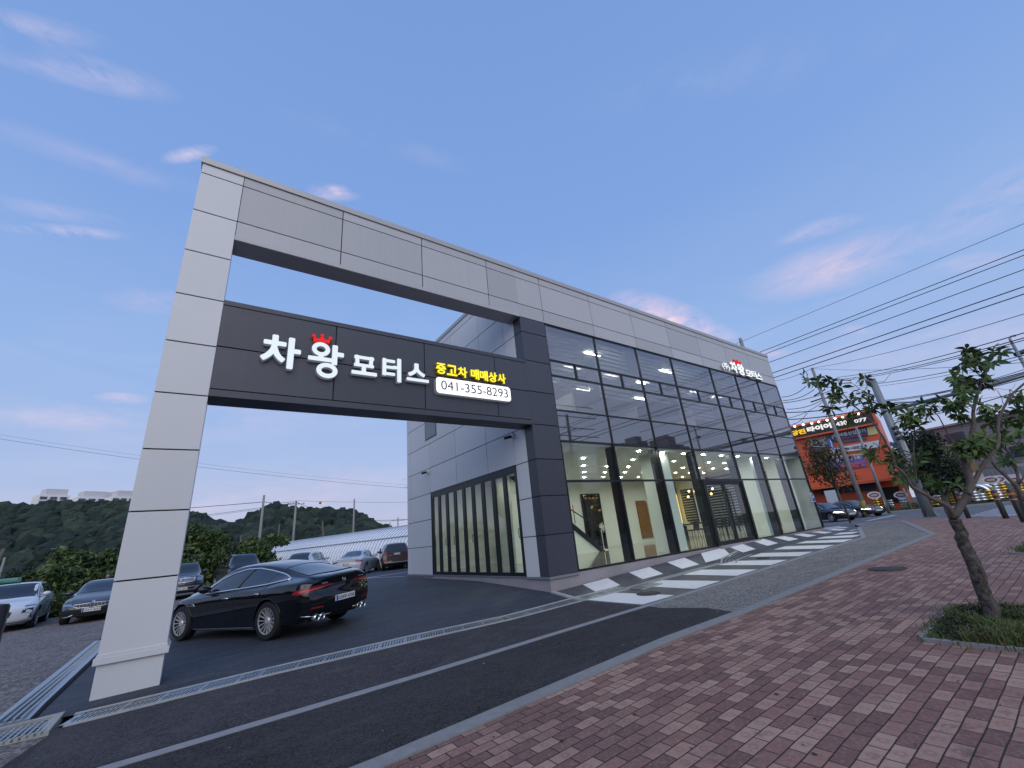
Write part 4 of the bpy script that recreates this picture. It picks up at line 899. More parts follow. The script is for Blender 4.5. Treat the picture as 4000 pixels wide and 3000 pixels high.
        for v in [g for g in r['geom'] if isinstance(g, bmesh.types.BMVert)]: v.co += (cen-v.co).normalized()*off*2.2
        bm.verts.index_update(); mb = MB(); mb.add([v.co.copy() for v in bm.verts], [[v.index for v in f.verts] for f in bm.faces]); bm.free()
        if not mb.f: return None
        o = mb.build(name, m_, parent or s.root, smooth=True); sharp(o, 35); return o
    def line(s, name, pts, side, m_, r=.006, off=.002, parent=None, n=10, closed=False):
        P = []; pts = list(pts)+([pts[0]] if closed else [])
        for i in range(len(pts)-1):
            a, b = Vector(pts[i]), Vector(pts[i+1]); k = max(1, int((b-a).length/.08))
            for j in range(k+(1 if i == len(pts)-2 else 0)):
                h, nn = s.proj(a.lerp(b, j/k), side)
                if h is not None: P.append(h+nn*off)
        if len(P) > 1: return MB().tube(P, r, 6).build(name, m_, parent or s.root, smooth=True)
    def wheel(s, xw, sg, rim=M_RIM, ns=15, twin=False):
        R_, W_ = s.sp['R'], .235; yo = sg*(s.sp['W']/2-.02); mb = MB(); rr = R_*.69 if s.sp.get('lowpro', 1) else R_*.62
        pr = [(rr, 0), (R_*.93, -.0), (R_, -.03), (R_, -W_+.03), (R_*.93, -W_), (rr, -W_)]
        w = mb.lathe([(r, yo+sg*h) for r, h in pr], 40, (xw, 0, R_), 'y').build('wheel', M_TYRE, s.root, smooth='a')
        rb = MB(); rb.lathe([(rr*1.005, yo-sg*.0), (rr*1.01, yo-sg*.012), (rr*.93, yo-sg*.02), (rr*.92, yo-sg*.14), (.02, yo-sg*.15)], 40, (xw, 0, R_), 'y').build('barrel', M_RIMD, w, smooth='a')
        rb = MB(); rb.lathe([(rr*1.0, yo+sg*.004), (rr*.955, yo+sg*.002), (rr*.95, yo-sg*.03)], 40, (xw, 0, R_), 'y')
        rb.lathe([(.001, yo-sg*.018), (.055, yo-sg*.018), (.075, yo-sg*.04), (.08, yo-sg*.09)], 20, (xw, 0, R_), 'y')
        for k in range(ns):
            a = 2*math.pi*k/ns; ca, sa = math.cos(a), math.sin(a)
            for da in ((-.07, .07) if twin else (0,)):
                p0 = Vector((xw+.06*ca, yo-sg*.035, R_+.06*sa)); a2 = a+da; p1 = Vector((xw+rr*.955*math.cos(a2), yo-sg*.006, R_+rr*.955*math.sin(a2))); d = (p1-p0); tdir = Vector((-sa, 0, ca)); wd = .010 if ns > 9 else .022
                rb.add([p0-tdir*wd*.6, p0+tdir*wd*.6, p1+tdir*wd, p1-tdir*wd, p0-tdir*wd*.6-Vector((0, sg*.03, 0)), p0+tdir*wd*.6-Vector((0, sg*.03, 0)), p1+tdir*wd-Vector((0, sg*.03, 0)), p1-tdir*wd-Vector((0, sg*.03, 0))], [(0, 1, 2, 3), (0, 3, 7, 4), (1, 5, 6, 2)])
        rb.build('rim', rim, w, smooth='a')
    def wheels(s, **k):
        for xw in (s.sp['xr'], s.sp['xf']):
            for sg in (-1, 1): s.wheel(xw, sg, **k)
    def plate_(s, side, z, text, y=0, w=.52, h=.11, tilt=0):
        hh, n = s.proj((y, z), side); d = -1 if side == 'B' else 1; x = hh.x+d*.02; u = Vector((0, -d*-1, 0)) if False else (Vector((0, -1, 0)) if side == 'B' else Vector((0, 1, 0)))
        mb = MB(); mb.obox((x-d*.008, y, z), (0, 1, 0), (0, 0, 1), (1, 0, 0), w/2, h/2, .010); o = mb.build('number_plate', M_PLATE, s.root, bevel=.004)
        O = Vector((x+d*.003, y, z))-u*(w/2-.075)-Vector((0, 0, h*.34))
        textmb(MB(), text, O, u, (0, 0, 1), w-.10, h*.68, .002, .015).build('plate_number', M_INK, o, norm=False)
        c = Vector((x+d*.003, y, z))-u*(w/2-.035); MB().obox(c, u, (0, 0, 1), (d, 0, 0), .026, h/2-.006, .001).build('plate_band', M_BLUE, o)
    def place(s, x, y, ang, z=None, pitch=0):
        """x, y of the middle of the car; ang = heading in degrees"""
        a = R(ang); c = Vector((s.L/2, 0, 0)); rot = Matrix.Rotation(a, 4, 'Z')
        f = Vector((math.cos(a), math.sin(a), 0)); l = Vector((-f.y, f.x, 0)); xf, xr = s.sp['xf']-s.L/2, s.sp['xr']-s.L/2
        P = lambda u, v: (Vector((x, y, 0))+f*u+l*v)
        g = lambda p: gz(p.x, p.y) if z is None else z
        hf = (g(P(xf, .8))+g(P(xf, -.8)))/2; hr = (g(P(xr, .8))+g(P(xr, -.8)))/2; hl = (g(P(xf, .8))+g(P(xr, .8)))/2; hr2 = (g(P(xf, -.8))+g(P(xr, -.8)))/2
        F = Vector((f.x, f.y, (hf-hr)/(xf-xr))).normalized(); L_ = Vector((l.x, l.y, (hl-hr2)/1.6)); L_ = (L_-F*L_.dot(F)).normalized(); U_ = F.cross(L_)
        M = Matrix(((F.x, L_.x, U_.x, 0), (F.y, L_.y, U_.y, 0), (F.z, L_.z, U_.z, 0), (0, 0, 0, 1)))
        zc = hr+(hf-hr)*(0-xr)/(xf-xr); M.translation = Vector((x, y, zc))-(M.to_3x3() @ Vector((s.L/2, 0, 0))) + U_*.006
        s.root.matrix_world = M; return s
    def mirror(s, x, z, m_=None, w=.2, chrome=False):
        for sg in (1, -1):
            h, n = s.proj((x, z-.05), 'L' if sg > 0 else 'R')
            if h is None: continue
            mb = MB(); y = abs(h.y); mb.tube([(x, sg*(y-.03), z-.05), (x-.01, sg*(y+.06), z-.01)], .022, 6); mb.sphere((x-.02, sg*(y+.13), z+.035), .115, 14, (.85, 1.15, .74)); mi = mb.build('wing_mirror', m_ or s.pm, s.root, smooth=True)
            MB().add([(x-.088, sg*(y+.05), z-.01), (x-.088, sg*(y+.215), z-.01), (x-.088, sg*(y+.215), z+.085), (x-.088, sg*(y+.05), z+.085)], [(0, 1, 2, 3)]).build('mirror_glass', M_CARGLASS, mi)
    def handles(s, pts, m_=None):
        for (x, z) in pts:
            for sd in ('L', 'R'): s.line('door_handle', [(x-.10, z), (x-.03, z+.012), (x+.08, z+.004)], sd, m_ or s.pm, .014, .014)
# ---- generic shapes ------------------------------------------------------
def spec_sedan(L=4.95, W=1.86, H=1.47, hood=.98, deck=1.06, ws=(3.62, 2.75), rs=(.75, 1.6), R_=.34):
    return dict(L=L, W=W, R=R_, Ra=R_+.055, xr=1.08, xf=L-.92,
        top=[(0, deck-.10), (.12, deck-.02), (rs[0]-.1, deck+.02), (rs[0]+.1, deck+.09), (rs[1], H-.05), (2.25, H), (ws[1], H-.035), (ws[0]-.05, hood+.075), (ws[0]+.08, hood+.02), (L-.6, hood-.13), (L-.15, hood-.25), (L, hood-.34)],
        rail=[(0, deck-.12), (rs[0]+.05, deck-.02), (rs[0]+.35, deck+.07), (rs[1]+.15, H-.12), (2.3, H-.07), (ws[1], H-.11), (ws[0]-.28, hood+.09), (ws[0]+.05, hood-.03), (L-.6, hood-.19), (L, hood-.40)],
        belt=[(0, deck-.15), (.6, deck-.06), (1.4, deck-.09), (2.6, deck-.12), (ws[0]-.1, hood-.075), (L-.6, hood-.22), (L, hood-.43)],
        plan=[(0, W/2-.10), (.35, W/2-.03), (1.1, W/2), (2.5, W/2-.005), (L-1.1, W/2), (L-.4, W/2-.05), (L, W/2-.14)],
        railw=[(0, W/2-.24), (rs[0], .66), (rs[1], .56), (2.3, .58), (ws[1], .60), (ws[0]-.2, .70), (ws[0]+.1, .76), (L-.5, .70), (L, .6)],
        bot=[(0, .34), (.4, .25), (1.6, .20), (L-1.6, .19), (L-.3, .2), (L, .24)],
        rear=[(.2, .16), (.35, .05), (.62, .0), (.8, .03), (.97, .02), (1.1, .0)], front=[(.18, .12), (.3, .03), (.48, 0), (.62, .04), (.75, .14), (.9, .3)])
def spec_suv(L=4.75, W=1.89, H=1.70, hood=1.12, belt=1.14, R_=.37, boxy=.12, wsb=3.55, wst=2.75, rsb=.18, rst=.55):
    return dict(L=L, W=W, R=R_, Ra=R_+.06, xr=1.02, xf=L-.93, rr=.10, rw=.35,
        top=[(0, belt-.05), (.05, belt-.02), (rsb, belt+.1), (rst, H-.05), (1.3, H), (2.2, H), (wst, H-.04), (wsb-.05, hood+.08), (wsb+.1, hood+.02), (L-.5, hood-.10), (L-.12, hood-.2), (L, hood-.3)],
        rail=[(0, belt-.06), (rsb+.05, belt+.1), (rst+.05, H-.12), (1.4, H-.07), (2.3, H-.07), (wst, H-.10), (wsb-.25, hood+.1), (wsb+.05, hood-.03), (L-.5, hood-.16), (L, hood-.36)],
        belt=[(0, belt-.1), (.6, belt), (1.6, belt-.02), (2.6, belt-.04), (wsb-.1, hood-.07), (L-.5, hood-.2), (L, hood-.4)],
        plan=[(0, W/2-.08), (.35, W/2-.02), (1.1, W/2), (2.5, W/2), (L-1.1, W/2), (L-.35, W/2-.04), (L, W/2-.12)],
        railw=[(0, W/2-.2), (rst, .62), (1.4, .66), (wst, .66), (wsb-.2, .74), (wsb+.1, .8), (L-.4, .76), (L, .66)],
        bot=[(0, .42), (.4, .3), (1.6, .25), (L-1.6, .25), (L-.3, .27), (L, .32)],
        rear=[(.25, .12), (.45, .0), (.8, .03), (1.0, .05), (1.6, .05)], front=[(.25, .12), (.4, .02), (.6, 0), (.8, .04), (.95, .12), (1.1, .25)])
def arch_side(s, x0, x1, zb_pad=.035, zt_pad=.035, rear=0.0):   # side glass outline from belt to rail
    sp = s.sp; up = []; dn = []
    for x in kx(16, x0, x1):
        b = smooth_interp(sp['belt'], x)+zb_pad; r = smooth_interp(sp['rail'], x)-zt_pad
        if r-b > .02: up.append((x, r)); dn.append((x, b))
    return dn+up[::-1]
def side_glass(s, x0, x1, posts, m_=M_CARGLASS, trim=None):
    P = arch_side(s, x0, x1); 
    for sd in ('L', 'R'):
        s.patch('side_window', P, sd, m_, .005, step=.12)
        for x in posts:
            b = smooth_interp(s.sp['belt'], x)+.02; r = smooth_interp(s.sp['rail'], x)-.02
            s.line('window_post', [(x-.02, b), (x+.02 if False else x, r)], sd, M_TRIM, .022, -.004)
        if trim: s.line('window_trim', P, sd, trim, .011, .006, closed=True)
def door_lines(s, xs, zb=.36):
    for sd in ('L', 'R'):
        for x in xs: s.line('door_gap', [(x, smooth_interp(s.sp['belt'], x)), (x-.01, zb+.2), (x-.03, zb)], sd, M_GAP, .005, 0)
def end_glass(s, rear, x_lo, x_hi, wlo, whi, m_=M_CARGLASS, name='windscreen'):
    # polygon in plan view (x,y) dropped onto the body
    P = [(x_lo, -wlo), (x_hi, -whi), (x_hi+(x_hi-x_lo)*.03, 0), (x_hi, whi), (x_lo, wlo), (x_lo+(x_lo-x_hi)*.07, 0)]
    return s.patch(name, P, 'T', m_, .005, step=.13)
# ---- hero: black four-door coupe ------------------------------------------
PB_ = paint('black_metallic_paint', (.004, .004, .006), .0, .12)
Lh = 5.05
hs = dict(L=Lh, W=1.95, R=.355, Ra=.405, xr=1.16, xf=4.11, rw=.55, rr=.20, fr=.34, fw=.8,
  top=[(0, 1.02), (.10, 1.075), (.3, 1.105), (.62, 1.175), (1.1, 1.295), (1.7, 1.405), (2.3, 1.452), (2.75, 1.44), (3.1, 1.34), (3.62, 1.075), (3.78, 1.02), (4.3, .955), (4.8, .80), (5.05, .62)],
  rail=[(0, .985), (.3, 1.055), (.62, 1.085), (.95, 1.125), (1.4, 1.25), (1.9, 1.345), (2.4, 1.37), (2.85, 1.325), (3.2, 1.20), (3.62, 1.015), (3.9, .95), (4.4, .85), (5.05, .55)],
  belt=[(0, .945), (.4, 1.005), (.9, 1.0), (1.4, .965), (2.2, .955), (3.0, .925), (3.6, .885), (4.2, .84), (4.7, .74), (5.05, .50)],
  plan=[(0, .80), (.25, .90), (.7, .965), (1.16, .975), (1.8, .945), (2.6, .935), (3.3, .945), (4.1, .965), (4.6, .92), (5.05, .78)],
  railw=[(0, .60), (.3, .66), (.7, .63), (1.2, .57), (1.8, .55), (2.4, .57), (2.8, .60), (3.2, .66), (3.6, .73), (4.0, .74), (4.6, .66), (5.05, .5)],
  bot=[(0, .33), (.3, .26), (.8, .2), (1.6, .165), (3.5, .165), (4.6, .17), (5.05, .22)],
  rear=[(.2, .22), (.32, .10), (.45, .02), (.66, .0), (.84, .06), (.92, .055), (1.0, .015), (1.08, .0)], front=[(.18, .10), (.3, .02), (.45, 0), (.6, .08), (.75, .3), (.9, .6)])
H = Car('parked_car', hs, PB_, 'shiny black four-door coupe with multi-spoke wheels standing under the portal', nx=150)
dlo = [(.80, 1.075), (1.30, 1.022), (2.0, .985), (2.75, .955), (3.42, .925), (3.30, 1.05), (3.05, 1.19), (2.75, 1.285), (2.35, 1.345), (1.95, 1.335), (1.55, 1.27), (1.2, 1.19), (.95, 1.115)]
for sd in ('L', 'R'):
    H.patch('side_window', dlo, sd, M_CARGLASS, .005, step=.07)
    H.line('window_trim', dlo, sd, M_CHROME, .017, .010, closed=True)
    for (a, b) in (((2.30, .97), (2.10, 1.34)), ((1.42, 1.02), (1.30, 1.215))): H.line('window_post', [a, b], sd, M_TRIM, .022 if a[0] > 2 else .01, .0)
    H.line('door_gap', [(3.36, .90), (3.42, .70), (3.42, .42), (3.34, .26)], sd, M_GAP, .0045, 0); H.line('door_gap', [(2.25, .96), (2.27, .6), (2.24, .27)], sd, M_GAP, .0045, 0); H.line('door_gap', [(1.25, 1.0), (1.42, .88), (1.55, .62), (1.66, .45)], sd, M_GAP, .0045, 0)
    H.patch('sill_trim', [(1.62, .185), (3.60, .185), (3.66, .225), (1.62, .235)], sd, M_CHROME, .012, step=.2)
    H.patch('fender_vent', [(3.62, .70), (3.86, .695), (3.90, .735), (3.68, .75)], sd, M_CHROME, .01); H.patch('fender_vent', [(3.68, .712), (3.84, .708), (3.85, .728), (3.70, .735)], sd, M_TRIM, .014)
    H.line('arch_lip', [(1.16+.41*math.cos(a), .355+.41*math.sin(a)) for a in kx(14, .15, math.pi-.15)], sd, PB_, .010, -.004); H.line('arch_lip', [(4.11+.41*math.cos(a), .355+.41*math.sin(a)) for a in kx(14, .15, math.pi-.15)], sd, PB_, .010, -.004)
for (x, z) in ((2.55, .80), (1.52, .845)):
    for sd in ('L', 'R'): H.patch('handle_recess', [(x-.09, z-.025), (x+.09, z-.03), (x+.10, z+.01), (x-.07, z+.02)], sd, M_GAP, .002); H.line('door_handle', [(x-.10, z+.012), (x, z+.018), (x+.11, z+.004)], sd, M_CHROME, .014, .018)
H.mirror(3.28, 1.0); 
end_glass(H, True, .40, 1.22, .57, .47, name='rear_window'); end_glass(H, False, 3.58, 2.95, .66, .56)
H.line('rear_window_seal', [(.40, -.58), (1.22, -.48), (1.25, 0), (1.22, .48), (.40, .58), (.32, 0)], 'T', M_TRIM, .010, .002, closed=True)
H.line('boot_gap', [(.30, -.74), (.16, -.72)], 'T', M_GAP, .004, 0); H.line('boot_gap', [(-.72, .97), (-.66, .77), (-.45, .65), (.45, .65), (.66, .77), (.72, .97)], 'B', M_GAP, .004, 0)
H.patch('spoiler', [(-.64, 1.03), (.64, 1.03), (.64, 1.052), (-.64, 1.052)], 'B', PB_, .012)
for sg in (-1, 1):
    H.patch('tail_lamp', [(.22, .885), (.28, .900), (.52, .905), (.72, .892), (.88, .868), (.99, .825), (.96, .795), (.82, .785), (.62, .815), (.40, .86)], 'CL' if sg > 0 else 'CR', M_TAIL, .007, step=.05)
    H.patch('lamp_strip', [(.40, .866), (.62, .856), (.85, .838), (.85, .828), (.62, .847), (.40, .859)], 'CL' if sg > 0 else 'CR', mat('lamp_clear', (.5, .3, .3), .2), .010)
    H.patch('reflector', [(sg*.52, .495), (sg*.76, .50), (sg*.76, .525), (sg*.52, .515)], 'B', M_TAIL, .007)
    H.patch('bumper_vent', [(sg*.58, .36), (sg*.86, .37), (sg*.86, .43), (sg*.62, .41)], 'B', M_TRIM, .004)
    H.line('bumper_trim', [(sg*.30, .345), (sg*.60, .345), (sg*.84, .385)], 'B', M_CHROME, .009, .006)
    for dy in (-.065, .065):
        y = sg*.56+dy; m_ = MB(); m_.lathe([(.056, .1), (.058, -.02), (.052, -.022), (.050, .1)], 20, (.10, y, .325), 'x'); m_.build('exhaust_tip', M_CHROME, H.root, smooth=True); MB().lathe([(.001, -.01), (.051, -.01)], 16, (.115, y, .325), 'x').build('exhaust_inner', M_GAP, H.root)
H.patch('diffuser', [(-.45, .20), (.45, .20), (.52, .33), (-.52, .33)], 'B', M_TRIM, .006)
# emblem: a ring with three spokes, and the small badges
h_, n_ = H.proj((0, .945), 'B'); m_ = MB(); ex_ = h_.x-.012
m_.tube([(ex_, .042*math.cos(a), .945+.042*math.sin(a)) for a in kx(24, 0, 2*math.pi)], .005, 6)
for k in range(3): a = math.pi/2+k*2*math.pi/3; m_.tube([(ex_, 0, .945), (ex_, .042*math.cos(a), .945+.042*math.sin(a))], [.008, .003], 6)
m_.build('emblem', M_CHROME, H.root, smooth=True)
h_, n_ = H.proj((.5, .945), 'B'); textmb(MB(), 'AMG', (h_.x-.012, .56, .925), (0, -1, 0), (0, 0, 1), .15, .022, .003, .02).build('badge', M_CHROME, H.root, norm=False)
h_, n_ = H.proj((-.5, .945), 'B'); textmb(MB(), 'GT 43', (h_.x-.012, -.44, .93), (0, -1, 0), (0, 0, 1), .13, .022, .003, .02).build('badge', M_CHROME, H.root, norm=False)
H.plate_('B', .60, '220우 4758')
H.wheels(ns=15)
# rear axle centre about (-5.22, 2.27), heading 119 degrees
_a = R(119.2); H.place(-5.22+math.cos(_a)*(Lh/2-1.16), 2.27+math.sin(_a)*(Lh/2-1.16), 119.2)
# ---- the other cars --------------------------------------------------------
def simple(name, sp, pm, label, side=(.9, 3.5), posts=(1.55, 2.45), rear=None, front=None, trim=None, group=None, rim=M_RIM, nx=72, ns=10, mirror=(3.45, 1.02), headz=None, tail=None):
    c = Car(name, sp, pm, label, group, nx); side_glass(c, side[0], side[1], posts, trim=trim)
    if rear: end_glass(c, True, *rear, name='rear_window')
    if front: end_glass(c, False, *front)
    door_lines(c, (posts[-1]+.0, side[1]-.02, posts[0]-.25)); c.mirror(*mirror); c.wheels(ns=ns, rim=rim); c.handles([(posts[-1]-.05+.55*0, .92), (posts[0]+.05, .93)]) if sp['L'] < 4.9 else None
    return c
def face_front(c, lamp, grille, lamp_m=M_LAMP, gm=M_TRIM, frame=M_CHROME, low=True):
    L = c.L
    for sg in (-1, 1):
        o = c.patch('headlight', [(sg*y, z) for y, z in lamp], 'F', lamp_m, .008, step=.06)
    g = c.patch('grille', [(y, z) for y, z in grille]+[(-y, z) for y, z in grille[::-1]], 'F', gm, .008, step=.08)
    zs = [z for y, z in grille]; yw = max(y for y, z in grille)
    c.line('grille_frame', [(y, z) for y, z in grille]+[(-y, z) for y, z in grille[::-1]], 'F', frame, .011, .010, closed=True)
    for k in range(1, 11): y = -yw+2*yw*k/11; c.line('grille_bar', [(y, min(zs)+.02), (y, max(zs)-.02)], 'F', M_RIM, .004, .012)
    if low: c.patch('lower_intake', [(-.55, .27), (.55, .27), (.62, .38), (-.62, .38)], 'F', M_TRIM, .006)
# black sedan facing us on the gravel
BS = simple('parked_car', spec_sedan(), paint('graphite_paint', (.016, .016, .02), .2), 'dark sedan parked nose-out on the gravel, second from left, number plate 8439', (.95, 3.55), (1.6, 2.5), None, (3.58, 2.8, .72, .58), M_CHROME, mirror=(3.25, 1.0))
face_front(BS, [(.56, .60), (.84, .62), (.88, .70), (.60, .68)], [(.0, .52), (.40, .54), (.54, .60), (.50, .645), (.0, .66)], low=True); BS.plate_('F', .44, '333서 8439')
for sg in (-1, 1): BS.line('fog_lamp_trim', [(sg*.48, .33), (sg*.60, .28), (sg*.84, .27)], 'F', M_CHROME, .012, .008); BS.patch('fog_lamp', [(sg*.62, .33), (sg*.84, .33), (sg*.84, .40), (sg*.66, .40)], 'F', M_TRIM, .006)
h_, n_ = BS.proj((0, .70), 'F'); MB().lathe([(.001, 0), (.04, 0), (.045, -.006)], 20, (h_.x+.012, 0, .705), 'x').build('emblem', M_CHROME, BS.root)
p = atw(*ZO(1490, 700), 15.6); BS.place(p.x, p.y+2.47, -90, z=.13)
# white SUV at the left edge
WP = paint('white_paint', (.58, .61, .66), 0, .3)
WS = simple('parked_car', spec_suv(L=4.65, W=1.87, H=1.66, hood=1.06), WP, 'white crossover at the left edge of the gravel lot, cut by the frame', (.55, 3.45), (1.3, 2.35), None, (3.5, 2.82, .76, .64), None, mirror=(3.2, 1.13))
face_front(WS, [(.62, .80), (.86, .80), (.88, .84), (.62, .84)], [(.0, .48), (.30, .50), (.34, .66), (.0, .68)], frame=M_TRIM)
for sg in (-1, 1): WS.patch('lower_lamp', [(sg*.58, .60), (sg*.84, .60), (sg*.84, .74), (sg*.62, .72)], 'F', M_TRIM, .006); WS.line('air_slot', [(sg*.80, .56), (sg*.83, .40)], 'F', M_TRIM, .02, 0)
p = atw(-45, 2395, 14.8); WS.place(p.x+.05, p.y+2.3, -86, z=.11)
# black SUV behind the portal leg
KS = simple('parked_car', spec_suv(L=4.9, W=1.92, H=1.80, hood=1.2, belt=1.2, R_=.39), paint('black_suv_paint', (.014, .015, .02), .2), 'black SUV with a chrome grille seen between the portal leg and the black coupe', (.55, 3.5), (1.3, 2.35), None, (3.5, 2.8, .78, .64), None, mirror=(3.2, 1.25))
face_front(KS, [(.60, .84), (.87, .84), (.88, 1.0), (.66, 1.02)], [(.0, .80), (.50, .82), (.56, 1.0), (.0, 1.03)], gm=M_RIM)
for z in (.86, .91, .96): KS.line('grille_slat', [(-.5, z), (.5, z)], 'F', M_TRIM, .013, .016)
h_, n_ = KS.proj((0, .9), 'F'); MB().tube([(h_.x+.03, .09*math.cos(a), .9+.055*math.sin(a)) for a in kx(18, 0, 2*math.pi)], .012, 6).build('emblem', M_CHROME, KS.root)
KS.patch('bumper_guard', [(-.6, .44), (.6, .44), (.78, .62), (-.78, .62)], 'F', M_GALV, .012); KS.patch('lower_intake', [(-.5, .48), (.5, .48), (.62, .58), (-.62, .58)], 'F', M_TRIM, .018); KS.plate_('F', .52, '70우 4297')
for sg in (-1, 1): KS.line('roof_rail', [(.9, sg*.6), (1.4, sg*.63), (2.5, sg*.63)], 'T', M_GALV, .022, .03)
p = atw(*ZK(215, 1140), 21.5); KS.place(p.x, p.y+2.45, -88, z=.2)
# dark van
vs_ = spec_suv(L=5.1, W=1.97, H=1.98, hood=1.22, belt=1.18, R_=.36, wsb=4.35, wst=3.45); vs_['xf'] = 4.15
VN = simple('parked_van', vs_, paint('dark_van_paint', (.013, .014, .018), .2), 'tall dark van with a big windscreen parked behind the black coupe', (.5, 4.1), (1.6, 2.9), None, (4.34, 3.5, .84, .72), None, mirror=(4.0, 1.22)); VN.root['category'] = 'van'
face_front(VN, [(.62, .74), (.9, .76), (.9, .86), (.66, .84)], [(.0, .40), (.60, .42), (.70, .66), (.0, .68)], frame=M_TRIM); VN.line('wiper', [(4.3, -.7), (4.28, .6)], 'T', M_TRIM, .012, .015)
p = atw(*ZK(722, 1010), 25.8); VN.place(p.x+.2, p.y+2.4, -80, z=.3)
# white crossover behind the coupe's roof, rear towards us
def rear_set(c, tail, glassp, plate=None, ptext=None):
    for sg in (-1, 1): c.patch('tail_lamp', [(sg*y, z) for y, z in tail], 'B', M_TAIL, .008, step=.06)
    c.patch('rear_window', glassp, 'B', M_CARGLASS, .008)
    if ptext: c.plate_('B', plate, ptext, w=.42)
WC = simple('parked_car', spec_suv(L=4.6, W=1.87, H=1.64, hood=1.05, belt=1.08, rsb=.3, rst=.95), WP, 'white crossover whose roof and dark rear window show above the black coupe', (.8, 3.4), (1.5, 2.35), (.98, .22, .60, .66), None, None, mirror=(3.2, 1.13))
rear_set(WC, [(.55, .86), (.86, .86), (.86, .98), (.60, .96)], [(-.6, 1.05), (.6, 1.05), (.56, 1.1), (-.56, 1.1)], .62, '12가 3456') if False else rear_set(WC, [(.55, .86), (.86, .86), (.86, .98), (.60, .96)], [(-.6, 1.06), (.6, 1.06), (.56, 1.1), (-.56, 1.1)])
p = atw(*ZK2(800, 300), 24.5); a_ = 62; WC.place(p.x+2.3*math.cos(R(a_)), p.y+2.3*math.sin(R(a_)), a_, z=.33)
GS = simple('parked_car', spec_sedan(L=4.99, H=1.48, deck=1.07), paint('silver_white_paint', (.52, .53, .57), .15, .3), 'white saloon with red tail lamps parked rear-out before the plastic greenhouse', (.95, 3.55), (1.6, 2.5), (.62, 1.5, .60, .54), None, None, mirror=(3.3, 1.03))
rear_set(GS, [(.52, .86), (.86, .84), (.88, .76), (.56, .80)], [(-.3, 1.02), (.3, 1.02), (.3, 1.03), (-.3, 1.03)], .70, '12나 8754'); 
for sg in (-1, 1): GS.patch('tail_lamp', [(.06, .80), (.34, .84), (.30, .88), (.06, .88)], 'L' if sg > 0 else 'R', M_TAIL, .006); GS.line('bumper_trim', [(sg*.1, .33), (sg*.75, .35)], 'B', M_CHROME, .012, .005)
p = atw(*ZK2(1430, 330), 25.0); a_ = 58; GS.place(p.x+2.5*math.cos(R(a_)), p.y+2.5*math.sin(R(a_)), a_, z=.32)
BSU = simple('parked_car', spec_suv(L=4.8, W=1.89, H=1.70), paint('brown_paint', (.05, .032, .030), .35), 'dark brown SUV with red tail lamps parked beside the building corner', (.5, 3.45), (1.3, 2.35), None, None, None, mirror=(3.2, 1.15))
rear_set(BSU, [(.52, .98), (.90, .96), (.90, 1.12), (.66, 1.10)], [(-.66, 1.16), (.66, 1.16), (.56, 1.55), (-.56, 1.55)], 1.0, '24머 4624')
for sg in (-1, 1): BSU.patch('reflector', [(sg*.60, .60), (sg*.84, .62), (sg*.84, .70), (sg*.64, .68)], 'B', M_TAIL, .008)
BSU.line('bumper_trim', [(-.8, .50), (.8, .50)], 'B', M_GALV, .018, .008)
p = atw(*ZK2(2055, 210), 27.2); a_ = 74; BSU.place(p.x+2.4*math.cos(R(a_)), p.y+2.4*math.sin(R(a_)), a_, z=.31)
# the two cars waiting in the street on the right
DP = paint('deep_blue_black_paint', (.010, .012, .022), .3)
def street_car(label, wheel_px, zz, ang, plate=None):
    c = simple('waiting_car', spec_sedan(), DP, label, (.95, 3.55), (1.6, 2.5), None, (3.58, 2.8, .72, .58), M_CHROME, mirror=(3.3, 1.02), group='dark saloons waiting in the street')
    face_front(c, [(.50, .60), (.84, .63), (.86, .70), (.62, .68)], [(.0, .40), (.34, .42), (.40, .60), (.0, .64)], lamp_m=M_LAMPON); c.patch('headlight', [(c.L-.62, .66), (c.L-.28, .60), (c.L-.28, .67), (c.L-.50, .72)], 'R', M_LAMPON, .008)
    hh = c.plate_('F', .48, '가 3947')
    w = gnd(*wheel_px); a = R(ang); f = Vector((math.cos(a), math.sin(a))); r_ = Vector((f.y, -f.x)); cc = w.xy-r_*.86-f*(c.sp['xf']-c.L/2); c.place(cc.x, cc.y, ang, z=zz); return c
street_car('black saloon with one lit headlight waiting just past the glass corner', (3253, 2034), .37, -116); street_car('black saloon with lit headlights waiting further right in the street', (3362, 2017), .36, -118)
# ================================================================ vegetation
def leaf_mat(name, a, b, c=None, trans=.0, rough=.6):
    M = bpy.data.materials.new(name); M.use_nodes = True; t = NT(M.node_tree); bs = t.n['Principled BSDF']
    g = t.node('ShaderNodeNewGeometry'); rp = g.outputs['Random Per Island']
    col = t.ramp(rp, [(0, a), (.6, b), (1, c or b)]); n = t.noise(t.node('ShaderNodeTexCoord').outputs['Object'], 1.1, 3, .6)
    col = t.mix(t.ramp(n, [(.35, 0.0), (.7, .55)]), col, tuple(x*.42 for x in a)); t.link(col, bs.inputs['Base Color']); bs.inputs['Roughness'].default_value = rough; bs.inputs['Specular IOR Level'].default_value = .3
    return M
L_BUSH = leaf_mat('bush_leaves', (.026, .052, .018), (.075, .12, .036), (.15, .20, .06)); L_DARK = leaf_mat('dark_leaves', (.016, .028, .018), (.035, .055, .03), (.05, .075, .04))
L_TREE = leaf_mat('street_tree_leaves', (.04, .08, .024), (.08, .14, .036), (.17, .22, .065)); M_HILL = leaf_mat('hill_canopy', (.014, .026, .022), (.026, .042, .032), (.05, .07, .045), rough=.9)
M_BARK = mat('bark', (.13, .11, .095), .9, var=.55, vscale=17, bump=1.0, bscale=26, col2=(.018, .015, .015)); M_BARKL = mat('pale_branch_bark', (.13, .108, .098), .85, var=.4, vscale=10, bump=.5)
rng = np.random.default_rng(5)
